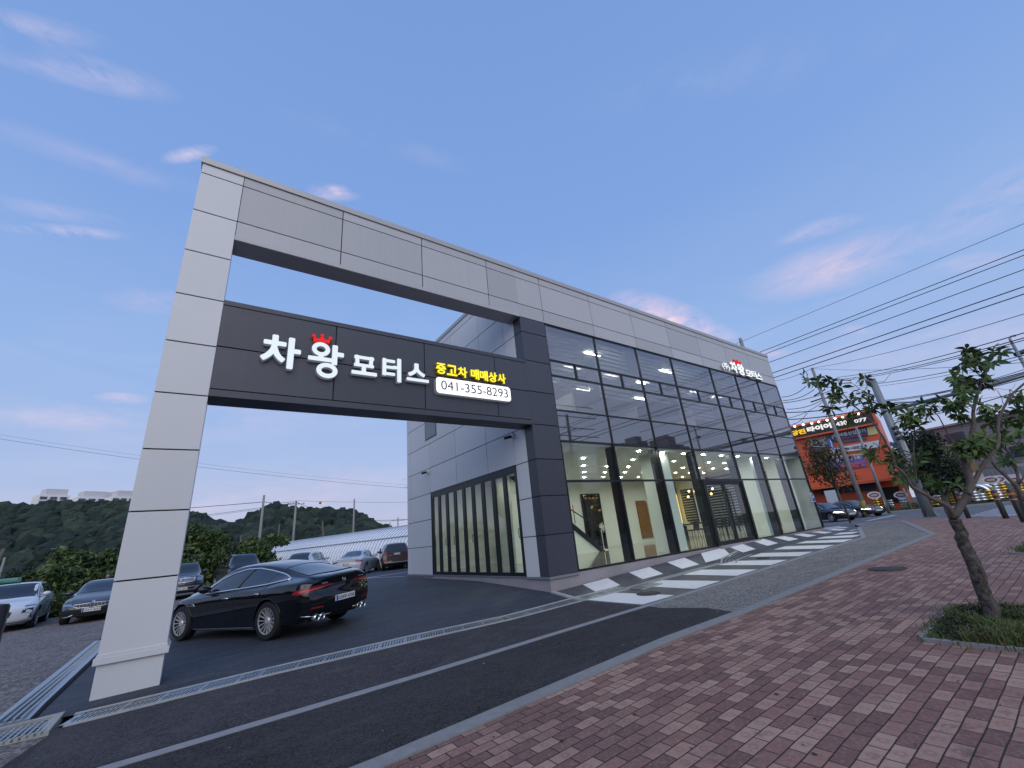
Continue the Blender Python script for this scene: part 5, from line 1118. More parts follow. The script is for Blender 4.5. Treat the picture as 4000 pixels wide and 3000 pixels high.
def leaves(name, blobs, n, size, m_, parent=None, shell=.55, droop=.3, kind=None):
    """blobs: (centre, (rx, ry, rz)); rhombus leaves bent along the rib"""
    B_ = np.array([[*c, *r] for c, r in blobs]); vol = B_[:, 3]*B_[:, 4]*B_[:, 5]; vol = vol**.67; pick = rng.choice(len(B_), n, p=vol/vol.sum())
    d = rng.normal(size=(n, 3)); d /= np.linalg.norm(d, axis=1)[:, None]; rad = shell+(1-shell)*rng.random(n)**.5; rad = np.where(rng.random(n) < .25, rng.random(n), rad); rad *= 1+.15*rng.normal(size=n)
    C_ = B_[pick, :3]+d*B_[pick, 3:]*rad[:, None]
    u = d*.6+rng.normal(size=(n, 3))*.6; u[:, 2] -= droop; u /= np.linalg.norm(u, axis=1)[:, None]; w = rng.normal(size=(n, 3)); w -= u*(w*u).sum(1)[:, None]; w /= np.linalg.norm(w, axis=1)[:, None]; nn = np.cross(u, w)
    s = size*(.6+.8*rng.random(n))[:, None]
    a = C_-u*s*.5; b = C_+w*s*.26+nn*s*.08; c = C_+u*s*.55-nn*s*.05; e = C_-w*s*.26+nn*s*.08
    V = np.stack([a, b, c, e], 1).reshape(-1, 3); F = np.arange(4*n).reshape(n, 4); F = np.concatenate([F[:, [0, 1, 2]], F[:, [0, 2, 3]]])
    me = bpy.data.meshes.new(name); off = np.array(OFF.get(parent.name, Vector())) if parent else np.zeros(3); me.from_pydata((V-off).tolist(), [], F.tolist()); me.materials.append(m_)
    o = bpy.data.objects.new(name, me); COL.objects.link(o)
    if parent: o.parent = parent
    if kind: o['kind'] = kind
    return o
def tree(name, base, h, spread, label, m_=L_BUSH, n=2600, size=.3, trunk_r=.12, group=None, nb=9, low=.15, cat='tree'):
    base = Vector(base); r = E(name, base, label, cat, group); mb = MB(); mb.tube([base-Vector((0, 0, .2)), base+Vector((.1, 0, h*.35)), base+Vector((.0, .1, h*.8))], [trunk_r, trunk_r*.75, trunk_r*.25], 7)
    bl = []
    for k in range(nb):
        a = rng.random()*6.28; q = low+(1-low)*(k+.5)/nb; rr = spread*(.25+.75*math.sin(math.pi*min(.95, q*.8+.12)))*(.5+.5*rng.random()); c = base+Vector((rr*.75*math.cos(a), rr*.75*math.sin(a), h*q*.92))
        bl.append((c, (spread*.42, spread*.42, h*.17))); mb.tube([base+Vector((0, 0, h*q*.55)), base.lerp(c, .5)+Vector((0, 0, h*q*.3)), c], [trunk_r*.45, trunk_r*.3, .02], 5)
    mb.build('trunk', M_BARK, r, smooth=True); leaves('crown', bl, n, size, m_, r); return r
def top_at(px, py, w): return atw(px, py, w)
def ground_under(P): return Vector((P.x, P.y, gz(P.x, P.y)))
# ---- wooded hills ---------------------------------------------------------
def ico(sub, seed):
    bm = bmesh.new(); bmesh.ops.create_icosphere(bm, subdivisions=sub, radius=1)
    for v in bm.verts: v.co *= 1+.42*mnoise.noise(v.co*2.3+Vector((seed*7, 0, 0)))+.22*mnoise.noise(v.co*6+Vector((seed*3, 0, 0)))
    bm.verts.index_update(); V = np.array([v.co[:] for v in bm.verts]); F = np.array([[v.index for v in f.verts] for f in bm.faces]); bm.free(); return V, F
TEMPL = [ico(2, i) for i in range(5)]
def hill(name, sil, w, depth, n, cr, label_kind='stuff', base_z=-.1):
    ridge = [atw(px, py, w) for px, py in sil] if w else sil; far = Vector((CF.x, CF.y, 0)).normalized()
    vs = []; nr = 9
    for P in ridge:
        dirh = Vector((P.x-CAM.x, P.y-CAM.y, 0)).normalized()
        for j in range(nr):
            t_ = j/(nr-1)*1.0; q = P-dirh*depth*t_; z = base_z+(P.z-cr*1.3-base_z)*(1-t_)**1.25; vs.append((q.x, q.y, z))
        q = P+dirh*depth*.8; vs.append((q.x, q.y, base_z))
    m_ = nr+1; fs = []
    for i in range(len(ridge)-1):
        for j in range(nr-1): a = i*m_+j; fs.append((a, a+m_, a+m_+1, a+1))
        fs.append((i*m_, i*m_+nr, (i+1)*m_+nr, (i+1)*m_))
    mb = MB(); mb.add(vs, fs); o = mb.build(name, M_HILL); o['kind'] = 'structure'
    Vs, Fs, b = [], [], 0; R3 = np.array([p[:] for p in ridge]); L = len(ridge)-1
    for k in range(n):
        s_ = rng.random()*L; i = int(s_); f = s_-i; P = R3[i]*(1-f)+R3[i+1]*f; t_ = rng.random()**1.5 if k % 4 else 0.0
        dirh = P-np.array(CAM); dirh[2] = 0; dirh /= np.linalg.norm(dirh); q = P-dirh*depth*t_; z = base_z+(P[2]-cr*.8-base_z)*(1-t_)**1.25; q[2] = z+rng.random()*cr*.35
        V, F = TEMPL[k % 5]; a = rng.random()*6.28; c, s2 = math.cos(a), math.sin(a); r = cr*(.55+.7*rng.random()); sc = np.array([r, r, r*(.8+.5*rng.random())])
        V2 = V*sc; V2 = np.stack([V2[:, 0]*c-V2[:, 1]*s2, V2[:, 0]*s2+V2[:, 1]*c, V2[:, 2]], 1)+q; Vs.append(V2); Fs.append(F+b); b += len(V)
    me = bpy.data.meshes.new('hill_woodland'); me.from_pydata(np.concatenate(Vs).tolist(), [], np.concatenate(Fs).tolist()); me.materials.append(M_HILL); o = bpy.data.objects.new('hill_woodland', me); COL.objects.link(o); o['kind'] = 'stuff'; tag(o, 'dark green woodland covering the hillside', 'woodland')
hill('left_hill', [(-700, 2030), (-300, 2000), (0, 1990), (60, 1984), (200, 1975), (380, 1972), (500, 1976), (620, 1990), (740, 2014), (780, 2030), (830, 2052), (900, 2060), (1010, 2110)], 190, 95, 1500, 3.4)
hill('right_hill', [(690, 2075), (790, 2055), (840, 2046), (900, 2058), (945, 2046), (1000, 2012), (1045, 1990), (1075, 1985), (1110, 1993), (1145, 2002), (1200, 2000), (1260, 2002), (1330, 2001), (1370, 2008), (1420, 2028), (1465, 2052), (1560, 2090), (1700, 2125)], 165, 80, 1000, 2.6)
hill('side_hill', [CAM+Vector((math.sin(R(a))*150, math.cos(R(a))*150, 15+5*math.sin(a*.13)+3*math.sin(a*.31))) for a in range(-150, -28, 6)], 0, 60, 420, 4.5)
hill('far_hill', [(2600, 1965), (3000, 1925), (3300, 1900), (3600, 1870), (3900, 1840), (4300, 1800)], 210, 60, 300, 4) if False else None
# ---- apartment blocks on the hill top --------------------------------------
M_APT = mat('apartment_paint', (.72, .70, .70), .8, var=.08); M_WIN = mat('far_window', (.05, .06, .09), .15); M_APT2 = mat('apartment_grey', (.55, .53, .54), .8)
def apart(x0, x1, ytop, boxx0, boxx1, ybox, label, w=300):
    A = atw(*Z2(x0, ytop), w); Bq = atw(*Z2(x1, ytop), w); c = (A+Bq)/2; wd = (Bq-A).length; u = (Bq-A); u.z = 0; u.normalize(); v = Vector((-u.y, u.x, 0)); u2 = (u*.88-v*.47).normalized(); v2 = Vector((-u2.y, u2.x, 0))
    r = E('apartment_block', (c.x, c.y, 0), label, 'building', 'apartment blocks on the hill'); top = c.z
    MB().obox((c.x, c.y, top/2), u2, v2, (0, 0, 1), wd*.34, wd*.42, top/2).build('wall', M_APT, r)
    h2 = atw(*Z2((boxx0+boxx1)/2, ybox), w).z; MB().obox(Vector((c.x, c.y, (top+h2)/2))+v2*wd*.05, u2, v2, (0, 0, 1), wd*.26, wd*.3, (h2-top)/2).build('roof_box', M_APT2, r)
    for k in range(3):
        for j in range(3): MB().obox(Vector((c.x, c.y, top-2.2-3*j))+u2*wd*.345+v2*wd*(-.3+.27*k), u2, v2, (0, 0, 1), .3, wd*.09, .9).build('window', M_WIN, r)
apart(335, 560, 748, 390, 533, 690, 'white apartment block standing alone on the hill, leftmost'); apart(655, 890, 765, 722, 855, 710, 'white apartment block on the hill, second from left'); apart(830, 955, 768, 860, 960, 712, 'narrow white apartment block between two wider ones on the hill', 315); apart(948, 1150, 760, 1010, 1135, 703, 'white apartment block on the hill touching the portal leg')
# ---- bushes and trees along the lot ----------------------------------------
def bush(px, ytop, w, wd, label, n=1500, size=.28, m_=L_BUSH, h=None):
    T = atw(px, ytop, w); b = ground_under(T); return tree('bush', b, T.z-b.z if h is None else h, wd, label, m_, n, size, .06, 'bushes behind the parked cars', nb=10, low=.0, cat='bush')
tree('tree', ground_under(atw(792, 2062, 33)), atw(792, 2062, 33).z-.1, 2.3, 'leafy green tree between the black SUV and the dark van', L_BUSH, 5200, .34, .12, 'trees along the lot', nb=13, low=.1)
tree('tree', ground_under(atw(1030, 2108, 34)), atw(1030, 2108, 34).z-.1, 2.4, 'rounded green tree behind the dark van at the left end of the greenhouse', L_BUSH, 4200, .34, .12, 'trees along the lot', nb=12, low=.1)
tree('tree', ground_under(atw(900, 2140, 40)), atw(900, 2140, 40).z, 2.2, 'low green tree between the two leafy trees by the van', L_DARK, 1800, .34, .1, 'trees along the lot', nb=9, low=.05)
bush(300, 2140, 24, 1.6, 'tall sprouting bush behind the dark sedan', 2600); bush(400, 2150, 25, 1.6, 'bush just left of the portal leg', 2400); bush(170, 2225, 21, 1.5, 'bush right of the white crossover', 2400); bush(240, 2210, 22, 1.3, 'bush between the two parked cars on the gravel', 2000); bush(330, 2230, 22.5, 1.3, 'low bush touching the dark sedan roof', 1800); bush(110, 2255, 21, 1.3, 'low bush next to the white crossover mirror', 1500)
bush(40, 2225, 34, 2.5, 'dark bush far behind the white crossover', 1800, m_=L_DARK); bush(-150, 2230, 34, 3, 'dark bush at the left frame edge', 1500, m_=L_DARK)
p = ground_under(atw(180, 2330, 19)); leaves('undergrowth', [(Vector((p.x+dx, p.y+dy, .55)), (1.1, .7, .65)) for dx, dy in ((-1.4, 1.2), (-.3, .9), (.7, .7), (1.6, .4), (2.6, 0), (.2, 1.8))], 5200, .16, L_BUSH, kind='stuff')['label'] = 'low tangled weeds between the parked cars'
o = MB(); P = atw(197, 2276, 21.8); [o.sphere((P.x+.12*k-.3, P.y+.1*(k % 2), P.z-.12+.11*(k % 3)), .14, 8, (1.4, 1, .5)) for k in range(7)]; o = o.build('white_sacks', WM, smooth=True); tag(o, 'pile of white bags half hidden in the bushes', 'bags')
o = MB().tube([atw(-60, 2276, 17.2), atw(76, 2264, 17.2)], .09, 8).build('green_pipe', mat('green_sheet', (.08, .22, .17), .6)); tag(o, 'pale green roll lying behind the white crossover', 'roll')
# ---- plastic greenhouse ------------------------------------------------------
A = atw(1625, 2044, 33.0); Bq = atw(1085, 2122, 42.5); hz_ = A.z; ax = Vector((Bq.x-A.x, Bq.y-A.y, 0)); Lg = ax.length; ax.normalize(); nrm = Vector((-ax.y, ax.x, 0))
if nrm.dot(Vector((CAM.x-A.x, CAM.y-A.y, 0))) < 0: nrm = -nrm
G0 = Vector((A.x, A.y, 0)); GH = E('greenhouse', (A.x, A.y, .3), 'long white plastic tunnel greenhouse behind the parked cars', 'greenhouse')
def arch_pt(s_, a, r=1.0, bulge=0): 
    hw = 3.3*r; x = math.cos(a); z = math.sin(a); z = z**.75 if z > 0 else 0; return G0+ax*s_-nrm*1.2+nrm*hw*x*(1+.0)+Vector((0, 0, .25+(hz_-.25)*z*r))
M_PLAST = mat('milky_plastic', (.80, .82, .86), .38, 0, .5, var=.12, vscale=.9, bump=.5, bscale=1.6); mb = MB(); ns, na = 60, 18
vs = [arch_pt(Lg*1.15*i/ns-1, math.pi*j/na, 1.0+(.006*(i % 2))) for i in range(ns+1) for j in range(na+1)]; mb.add(vs, [(i*(na+1)+j, i*(na+1)+j+1, (i+1)*(na+1)+j+1, (i+1)*(na+1)+j) for i in range(ns) for j in range(na)])
mb.add([vs[j] for j in range(na+1)], [tuple(range(na+1))]); mb.add([vs[ns*(na+1)+j] for j in range(na+1)], [tuple(range(na+1))]); mb.build('cover', M_PLAST, GH, smooth='a')
M_RIB = mat('rib_tube', (.34, .36, .42), .5, .1)
for i in range(0, ns, 1): MB().tube([arch_pt(Lg*1.15*(i+.5)/ns-1, a, 1.012) for a in kx(16, 0, math.pi)], .022, 5).build('rib', M_RIB, GH)
MB().tube([arch_pt(-1, math.radians(38), 1.02), arch_pt(Lg*1.15-1, math.radians(38), 1.02)], .04, 5).build('side_rail', M_RIB, GH)
MB().add([arch_pt(-1, .0, 1.02)+Vector((0, 0, q)) for q in (-.6, 0.06)]+[arch_pt(Lg*1.1, .0, 1.02)+Vector((0, 0, q)) for q in (.06, -.6)], [(0, 1, 2, 3)]).build('footing', M_CONC_W, GH)
# ---- utility poles and wires -------------------------------------------------
M_POLE = mat('concrete_pole', (.24, .235, .225), .8, var=.2, vscale=2); M_WOOD = mat('old_wood_pole', (.12, .10, .085), .9, var=.3); M_STEEL = mat('grey_pole_steel', (.24, .26, .27), .5, .3, var=.2); M_WIRE = mat('cable', (.02, .02, .022), .6)
def pole(px, py, w, r, label, m_=M_POLE, lean=(0, 0), arms=(), name='utility_pole', group='utility poles', gzz=None):
    T = atw(px, py, w); b = Vector((T.x+lean[0], T.y+lean[1], gz(T.x, T.y)-.1 if gzz is None else gzz)); o = E(name, b, label, 'pole', group); MB().tube([b, T], [r*1.25, r*.8], 10).build('shaft', m_, o, smooth=True)
    for (dz, ln, ang) in arms:
        u = Vector((math.cos(R(ang)), math.sin(R(ang)), 0)); c = T-Vector((0, 0, dz)); MB().tube([c-u*ln/2, c+u*ln/2], .045, 6).build('crossarm', M_STEEL, o)
        for q in (-.9, -.3, .3, .9): MB().tube([c+u*ln/2*q, c+u*ln/2*q+Vector((0, 0, .22))], .04, 6).build('insulator', M_TRIM, o)
    return T
wires = 0
def wire(P, Q, sag=.4, r=.012, n=14, label=None, group='overhead cables'):
    P, Q = Vector(P), Vector(Q); pts = [P.lerp(Q, i/n)-Vector((0, 0, 4*sag*(i/n)*(1-i/n))) for i in range(n+1)]
    o = MB().tube(pts, r, 5).build('overhead_cable', M_WIRE, loc=P); tag(o, label or 'thin black overhead cable', 'cable', group); return o
p1 = pole(*ZK(955, 297), 44, .13, 'tall plain concrete pole rising right of the dark van'); p2 = pole(*ZK(1233, 345), 66, .17, 'concrete pole with a crossarm in front of the wooded hill', arms=((.5, 2.6, 10),)); p3 = pole(*ZK(1735, 330), 62, .13, 'grey pole standing above the greenhouse roof')
pole(*ZK(758, 642), 70, .13, 'short far pole left of the rounded tree', M_WOOD); pole(*ZK(1088, 547), 72, .13, 'short pole against the hill, left of the crossarm pole', M_WOOD); pole(*ZK(1458, 520), 72, .14, 'leaning wooden pole against the hill', M_WOOD, (.9, 0)); pole(*ZK(2111, 487), 130, .2, 'tiny far pole with crossarms behind the greenhouse', arms=((1, 5, 20), (3, 5, 20))); pole(*ZK(2043, 530), 150, .2, 'tiniest far pole behind the greenhouse')
pole(*Z2(36, 1200), 40, .15, 'dark leaning pole at the left edge before the hill', M_WOOD, (-.8, 0)); pole(*Z2(42, 1278), 38, .10, 'thin pale pole beside the dark one at the left edge'); pole(*Z2(588, 1303), 36, .09, 'short pale post behind the bushes left of the portal leg')
LW = 'lower, thicker of the two cables crossing the sky behind the portal leg'
def pw(a, b, wa, wb, sag=.3, r=.02, lab=LW, grp='cables over the lot'): wire(atw(*a, wa), atw(*b, wb), sag, r, label=lab, group=grp)
pw(Z2(-300, 205), ZK(2300, 243), 60, 75, .8, .022); pw(Z2(-300, 168), ZK(2300, 218), 60, 75, .8, .012, 'upper, thinner of the two cables crossing the sky behind the portal leg'); wire(p1-Vector((0, 0, .7)), atw(-400, 2020, 60), .6, .03, label='thicker cable running left from the plain pole', group='cables over the lot'); wire(p1-Vector((0, 0, .7)), p2, .2, .03, label='cable between the plain pole and the crossarm pole', group='cables over the lot')
wire(p2-Vector((0, 0, .3)), atw(-500, 2110, 80), 1.2, .03, label='lower cable running left from the crossarm pole', group='cables over the lot'); wire(p2-Vector((0, 0, .45)), atw(-500, 2120, 80), 1.2, .02, label='lowest thin cable running left from the crossarm pole', group='cables over the lot')
wire(p2, atw(*ZK(2500, 350), 70), .2, .02, label='upper cable running right from the crossarm pole', group='cables over the lot'); wire(p2-Vector((0, 0, .2)), p3-Vector((0, 0, 3)), .3, .03, label='cable from the crossarm pole to the pole above the greenhouse', group='cables over the lot'); wire(p3-Vector((0, 0, 3)), atw(*ZK(2500, 470), 60), .3, .03, label='cable leaving the pole above the greenhouse to the right', group='cables over the lot')
pw(Z2(-200, 1075), ZK(2300, 500), 75, 85, 1.0, .02, 'faint cable low in front of the hills'); pw(Z2(-200, 880), Z2(1300, 832), 75, 75, .2, .03, 'dark cable skimming the top of the left hill')
MB().sphere(atw(*ZK(1440, 363), 68), .22, 8).build('marker_ball', mat('orange_marker', (.5, .12, .03), .5)); tag(bpy.data.objects['marker_ball'], 'small orange marker on the cable right of the crossarm pole', 'marker')
# ---- street side wires, parallel to the side street --------------------------
for i, (py, r) in enumerate(((866, .012), (958, .02), (980, .02), (1036, .02), (1103, .026), (1132, .026))):
    P = at(4000, py, 0, 21.0+.35*i); wire((P.x, P.y-26, P.z), (P.x, 64, P.z+(.4 if i == 0 else 0)), .25, r, 30, label='cable high over the side street, number %d from the top' % (i+1) if False else ('topmost thin cable over the side street', 'second cable from the top over the side street', 'third cable from the top over the side street', 'fourth cable from the top over the side street', 'thick cable with a splice, fifth from the top', 'lowest of the six steep cables over the side street')[i], group='cables over the side street')
pole(2891, 1322, 34, .16, 'pole top sticking up behind the parapet by the small sign')
pa = pole(3172, 1438, 38, .14, 'tall grey utility pole with short arms and striped foot before the tyre shop', M_POLE)
for q, (a, b) in enumerate((((400, 545), (492, 490)), ((445, 672), (520, 630)), ((372, 598), (470, 565)), ((560, 655), (470, 640)))): tag(MB().tube([atw(*Z8(*a), 37.6), atw(*Z8(*b), 38.2)], .06, 6).build('pole_arm', M_TRIM), ('upper slanting arm on the grey utility pole', 'lowest slanting arm on the grey utility pole', 'second slanting arm on the grey utility pole', 'small right-hand arm on the grey utility pole')[q], 'arm', 'arms of the utility pole')
pf = ground_under(pa); tag(MB().lathe([(.205, .0), (.20, 1.2), (.19, 1.22)], 14, (pf.x, pf.y, pf.z)).build('striped_band', mat('hazard', (.42, .33, .05), .6, col2=(.03, .03, .03), vscale=2.2)), 'yellow and black band round the foot of the grey utility pole', 'band')
WL = ['left of the grey pole top', 'thin line rising from the grey pole top', 'faint level line right of the grey pole top', 'uppermost of the three behind the tall treetop', 'middle of the three behind the tall treetop', 'lowest of the three behind the tall treetop', 'short, ending at the upper slanting arm', 'short, just under the upper slanting arm', 'crossing both upper slanting arms', 'from the small right-hand arm to the lamp', 'thin one under the lamp', 'short, ending by the lowest slanting arm', 'thick one left of the signal pole', 'thick one right of the signal pole', 'thin one hugging the thick one', 'thick one just above the black sign', 'thick one passing behind the mast arm', 'thin one grazing the mast arm', 'steep one falling from the slanting arm to the corner', 'faint one above the mast arm', 'short one touching the orange roof edge', 'lower one below the mast arm', 'hair-thin one below the mast arm', 'lowest one before the warehouse wall']
for i, (a, b, wa, wb, r) in enumerate([((0, 423), (378, 308), 45, 38, .012), ((378, 306), (2300, -190), 38, 16, .010), ((380, 308), (2300, 250), 38, 16, .008), ((600, 385), (2300, -25), 38, 15, .014), ((600, 405), (2300, 20), 38, 15, .014), ((600, 417), (2300, 40), 38, 15, .012),
    ((120, 555), (330, 460), 40, 38, .02), ((130, 585), (400, 490), 40, 38, .02), ((130, 605), (600, 470), 40, 36, .02), ((600, 470), (2300, 175), 36, 15, .012), ((700, 480), (2300, 200), 36, 15, .008), ((160, 660), (480, 575), 40, 38, .02), ((150, 688), (880, 590), 40, 34, .03), ((880, 590), (2300, 318), 34, 15, .016), ((880, 600), (2300, 330), 34, 15, .012), ((160, 750), (1100, 605), 40, 30, .03), ((1100, 605), (2300, 350), 30, 15, .02), ((980, 620), (2300, 372), 30, 15, .012), ((160, 740), (480, 590), 40, 38, .016), ((1000, 590), (2300, 290), 32, 15, .008), ((180, 800), (340, 690), 40, 38, .016), ((1040, 760), (2300, 460), 30, 16, .014), ((1100, 590), (2300, 505), 32, 18, .006), ((1300, 880), (2300, 600), 30, 18, .01)]):
    wire(atw(*Z8(*a), wa), atw(*Z8(*b), wb), .25, r*1.5, label='black cable on the right, %s' % WL[i], group='tangle of cables on the right')
# ---- steel signal pole with a mast arm -------------------------------------
gb = gnd(3633, 2019); SP = E('signal_pole', gb, 'thick grey signal pole on the red pavement with a long mast arm', 'pole'); nh = Vector((gb.x-CAM.x, gb.y-CAM.y, 0)).normalized()
T = onpl(3407, 1481, gb, nh); T = Vector((gb.x, gb.y, T.z)); MB().tube([gb, T], [.25, .18], 16).build('shaft', M_STEEL, SP, smooth=True)
for k in range(6): a = k*math.pi/3; MB().add([gb+Vector((.2*math.cos(a), .2*math.sin(a), .45)), gb+Vector((.2*math.cos(a), .2*math.sin(a), 0)), gb+Vector((.42*math.cos(a), .42*math.sin(a), 0))], [(0, 1, 2)]).build('gusset', M_STEEL, SP)
J = onpl(3500, 1600, gb, nh); J = Vector((gb.x, gb.y, J.z)); q = ray(4000, 1468); wq = (J.z-CAM.z)/q.z; Q = CAM+q*wq; Q = J+(Q-J)*1.25; MB().tube([J, Q], [.11, .07], 12).build('mast_arm', M_STEEL, SP, smooth=True)
MB().box(gb.x-.3, gb.x+.12, gb.y-.28, gb.y-.12, J.z-2.9, J.z-1.9).build('control_box', mat('white_box', (.45, .45, .44), .5), SP)
c = J.lerp(Q, .47); MB().obox(c+Vector((0, 0, .2)), (1, 0, 0), (0, 1, 0), (0, 0, 1), .35, .12, .1).build('camera_head', WM, SP)
sg = MB(); s0 = onpl(3490, 1735, gb-nh*.3, nh); sg.obox(s0, CR, (0, 0, 1), nh, .22, .1, .01); sg.build('street_sign', M_BLUE, SP)
for k in range(3): MB().tube([J-Vector((.35, .1, 1.1+k*.32)), J-Vector((.6, .3, 1.1+k*.32))], .11, 10).build('signal_head', M_TRIM, SP)
# smaller pole with arm, round blue arrow sign and traffic light
T2 = atw(3343, 1668, 36); b2 = ground_under(T2); TP = E('traffic_light_pole', b2, 'slim grey pole whose arm carries a traffic light and round blue arrow sign', 'traffic light'); MB().tube([b2, T2], [.12, .09], 12).build('shaft', M_STEEL, TP, smooth=True)
ja = atw(3372, 1752, 36); jb = atw(3175, 1744, 36); MB().tube([ja, jb], .05, 8).build('arm', M_STEEL, TP); c = atw(3196, 1757, 35.9)
MB().obox(c, CR, (0, 0, 1), CF, .42, .16, .12).build('signal_head', M_TRIM, TP, bevel=.05); c = atw(3246, 1734, 35.7); m_ = MB(); m_.lathe([(.001, 0), (.46, 0), (.46, .02), (.001, .02)], 28, c, 'y'); rs_ = m_.build('round_sign', mat('sign_blue', (.02, .09, .42), .4), TP)
c2 = c-Vector((0, .03, 0)); MB().prism([(c2.x-.05, c2.z-.34), (c2.x+.05, c2.z-.34), (c2.x+.05, c2.z+.1), (c2.x+.14, c2.z+.1), (c2.x, c2.z+.36), (c2.x-.14, c2.z+.1), (c2.x-.05, c2.z+.1), (c2.x-.05, c2.z-.02), (c2.x-.2, c2.z-.18), (c2.x-.2, c2.z-.3), (c2.x-.05, c2.z-.14)], 'y', c2.y-.01, c2.y).build('arrow', WM, rs_)
pole(3502, 1845, 40, .07, 'thin bare post right of the tyre shop door', M_POLE); 
lp = E('street_lamp', ground_under(atw(3960, 1360, 20)), 'grey street lamp with a short curved head at the top right edge', 'street lamp'); t_ = atw(3953, 1340, 20); b_ = ground_under(t_); MB().tube([b_, t_], [.12, .06], 10).build('shaft', M_STEEL, lp, smooth=True)
MB().tube([t_, t_+Vector((-.02, 0, .22)), t_+CR*.14+Vector((0, 0, .36)), t_+CR*.36+Vector((0, 0, .40))], [.05, .045, .04, .05], 8).build('lamp_head', M_STEEL, lp, smooth=True); MB().tube([atw(3968, 1385, 20), atw(4030, 1362, 20)], .11, 8).build('bracket', M_TRIM, lp)
# ================================================================ tyre shop
dA = ray(3090, 1664); dB = ray(3342, 1610); wA = 57.5; PA = CAM+dA*wA; PBq = CAM+dB*(wA*dA.z/dB.z); uF = Vector((PBq.x-PA.x, PBq.y-PA.y, 0)).normalized(); nF = Vector((uF.y, -uF.x, 0))
if nF.dot(Vector((CAM.x-PA.x, CAM.y-PA.y, 0))) < 0: nF = -nF
def F_(px, py, d=0.0): return onpl(px, py, PA+nF*d, nF)
def fq(mb, q, d0, d1):      # quad of photo corners on the facade, as a slab d0..d1 in front of it
    a = [F_(px, py) for px, py in q]; V = [p+nF*d0 for p in a]+[p+nF*d1 for p in a]; mb.add(V, [(0, 1, 2, 3), (4, 5, 6, 7), (0, 1, 5, 4), (1, 2, 6, 5), (2, 3, 7, 6), (3, 0, 4, 7)])
def flat(p, z): return Vector((p.x, p.y, z))
M_OR = mat('orange_cladding', (.56, .095, .035), .5, var=.12, vscale=1.5); M_ORD = mat('orange_red_paint', (.50, .07, .03), .55, var=.1); M_NAVY = mat('navy_banner', (.035, .05, .13), .7); M_CREAM = mat('cream_banner', (.50, .46, .22), .7); M_PURP = mat('purple_banner', (.16, .13, .36), .7); M_WBAN = mat('white_banner', (.52, .54, .60), .7)
pr0 = F_(3425, 1650); pl0 = F_(2960, 1700); zt_ = F_(3342, 1612).z; TS = E('tyre_shop', flat(F_(3250, 1900), .4), 'orange three-storey tyre shop with a black sign and banners across the street', 'building')
mb = MB(); c_ = (flat(pr0, zt_/2)+flat(pl0, zt_/2))/2-nF*6; hw = (flat(pr0, 0)-flat(pl0, 0)).length/2; mb.obox(c_, uF, nF, (0, 0, 1), hw, 6, zt_/2); mb.build('wall', M_OR, TS)
mb = MB(); z = 3.2
while z < F_(3300, 1740).z: mb.obox(flat(c_, z)+nF*6.02, uF, nF, (0, 0, 1), hw, .02, .03); z += .35
mb.build('siding', M_ORD, TS)
mb = MB(); zs0, zs1 = F_(*Z4(390, 790)).z, F_(*Z4(340, 640)).z; mb.obox(flat(c_, (zs0+zs1)/2)+nF*6.3, uF, nF, (0, 0, 1), hw, .28, (zs1-zs0)/2); sgn = mb.build('sign_board', mat('black_sign', (.018, .018, .02), .4), TS)
mb = MB(); mb.obox(flat(c_, zs1+.12)+nF*6.35, uF, nF, (0, 0, 1), hw+.1, .4, .12); mb.obox(flat(c_, zs0-.08)+nF*6.3, uF, nF, (0, 0, 1), hw+.1, .32, .1); mb.obox(flat(pr0, (zs0+zs1)/2)+nF*.3, uF, nF, (0, 0, 1), .12, .32, (zs1-zs0)/2+.05); mb.build('sign_edge', M_OR, TS)
M_TY = emit('lit_yellow_text', (1, .55, .03), .85); M_TW = emit('lit_white_text', (.9, .9, .88), .8)
def ftext(body, x0, x1, yb, yt, m_, parent, d=.62, bold=.03, z8=Z4):
    xm = (x0+x1)/2; a = F_(*z8(x0, yb[0]), d); b = F_(*z8(x1, yb[1]), d); zb = F_(*z8(xm, (yb[0]+yb[1])/2), d).z; zt = F_(*z8(xm, yt), d).z
    textmb(MB(), body, flat(a, zb), uF, (0, 0, 1), (flat(b, 0)-flat(a, 0)).length, zt-zb, .05, bold).build('lettering', m_, parent, norm=False)
ftext('당진', 345, 555, (740, 722), 655, M_TY, sgn, bold=.05); ftext('타이어', 570, 930, (690, 640), 585, M_TW, sgn, bold=.06); ftext('430', 985, 1155, (600, 590), 533, M_TW, sgn); ftext('- 077', 1180, 1440, (565, 540), 500, M_TW, sgn)
for i, (x, y) in enumerate(((385, 610), (505, 585), (630, 565), (730, 545), (850, 520), (965, 495), (1075, 475), (1190, 452), (1300, 430))):
    P = F_(*Z4(x, y), .95); m_ = MB(); m_.sphere(P, .11, 8); lm = m_.build('spot_lamp', emit('spot_lit', (1, .93, .8), 9), TS)
    MB().tube([P, P+Vector((0, 0, .5))-nF*.2, P+Vector((0, 0, .45))-nF*.5], .025, 5).build('lamp_arm', M_TRIM, lm)
def banner(q, m_, name='banner'): mb = MB(); fq(mb, [Z4(*p) for p in q], .1, .14); return mb.build(name, m_, TS)
b1 = banner([(830, 745), (1420, 625), (1445, 745), (870, 860)], M_NAVY); banner([(1422, 625), (1550, 600), (1590, 718), (1447, 745)], M_CREAM)
ftext('(주)세종산업중기', 930, 1415, (780, 710), 680, WM, b1, .16, .0); ftext('TEL 041-354-9944 . FAX 041-355-7723', 965, 1435, (822, 745), 760, mat('red_ink', (.5, .04, .04), .6), b1, .16, .0)
b2_ = banner([(885, 935), (1600, 808), (1620, 905), (905, 1018)], M_WBAN); ftext('대전 건설', 970, 1430, (975, 900), 905, M_NAVY, b2_, .16, .03)
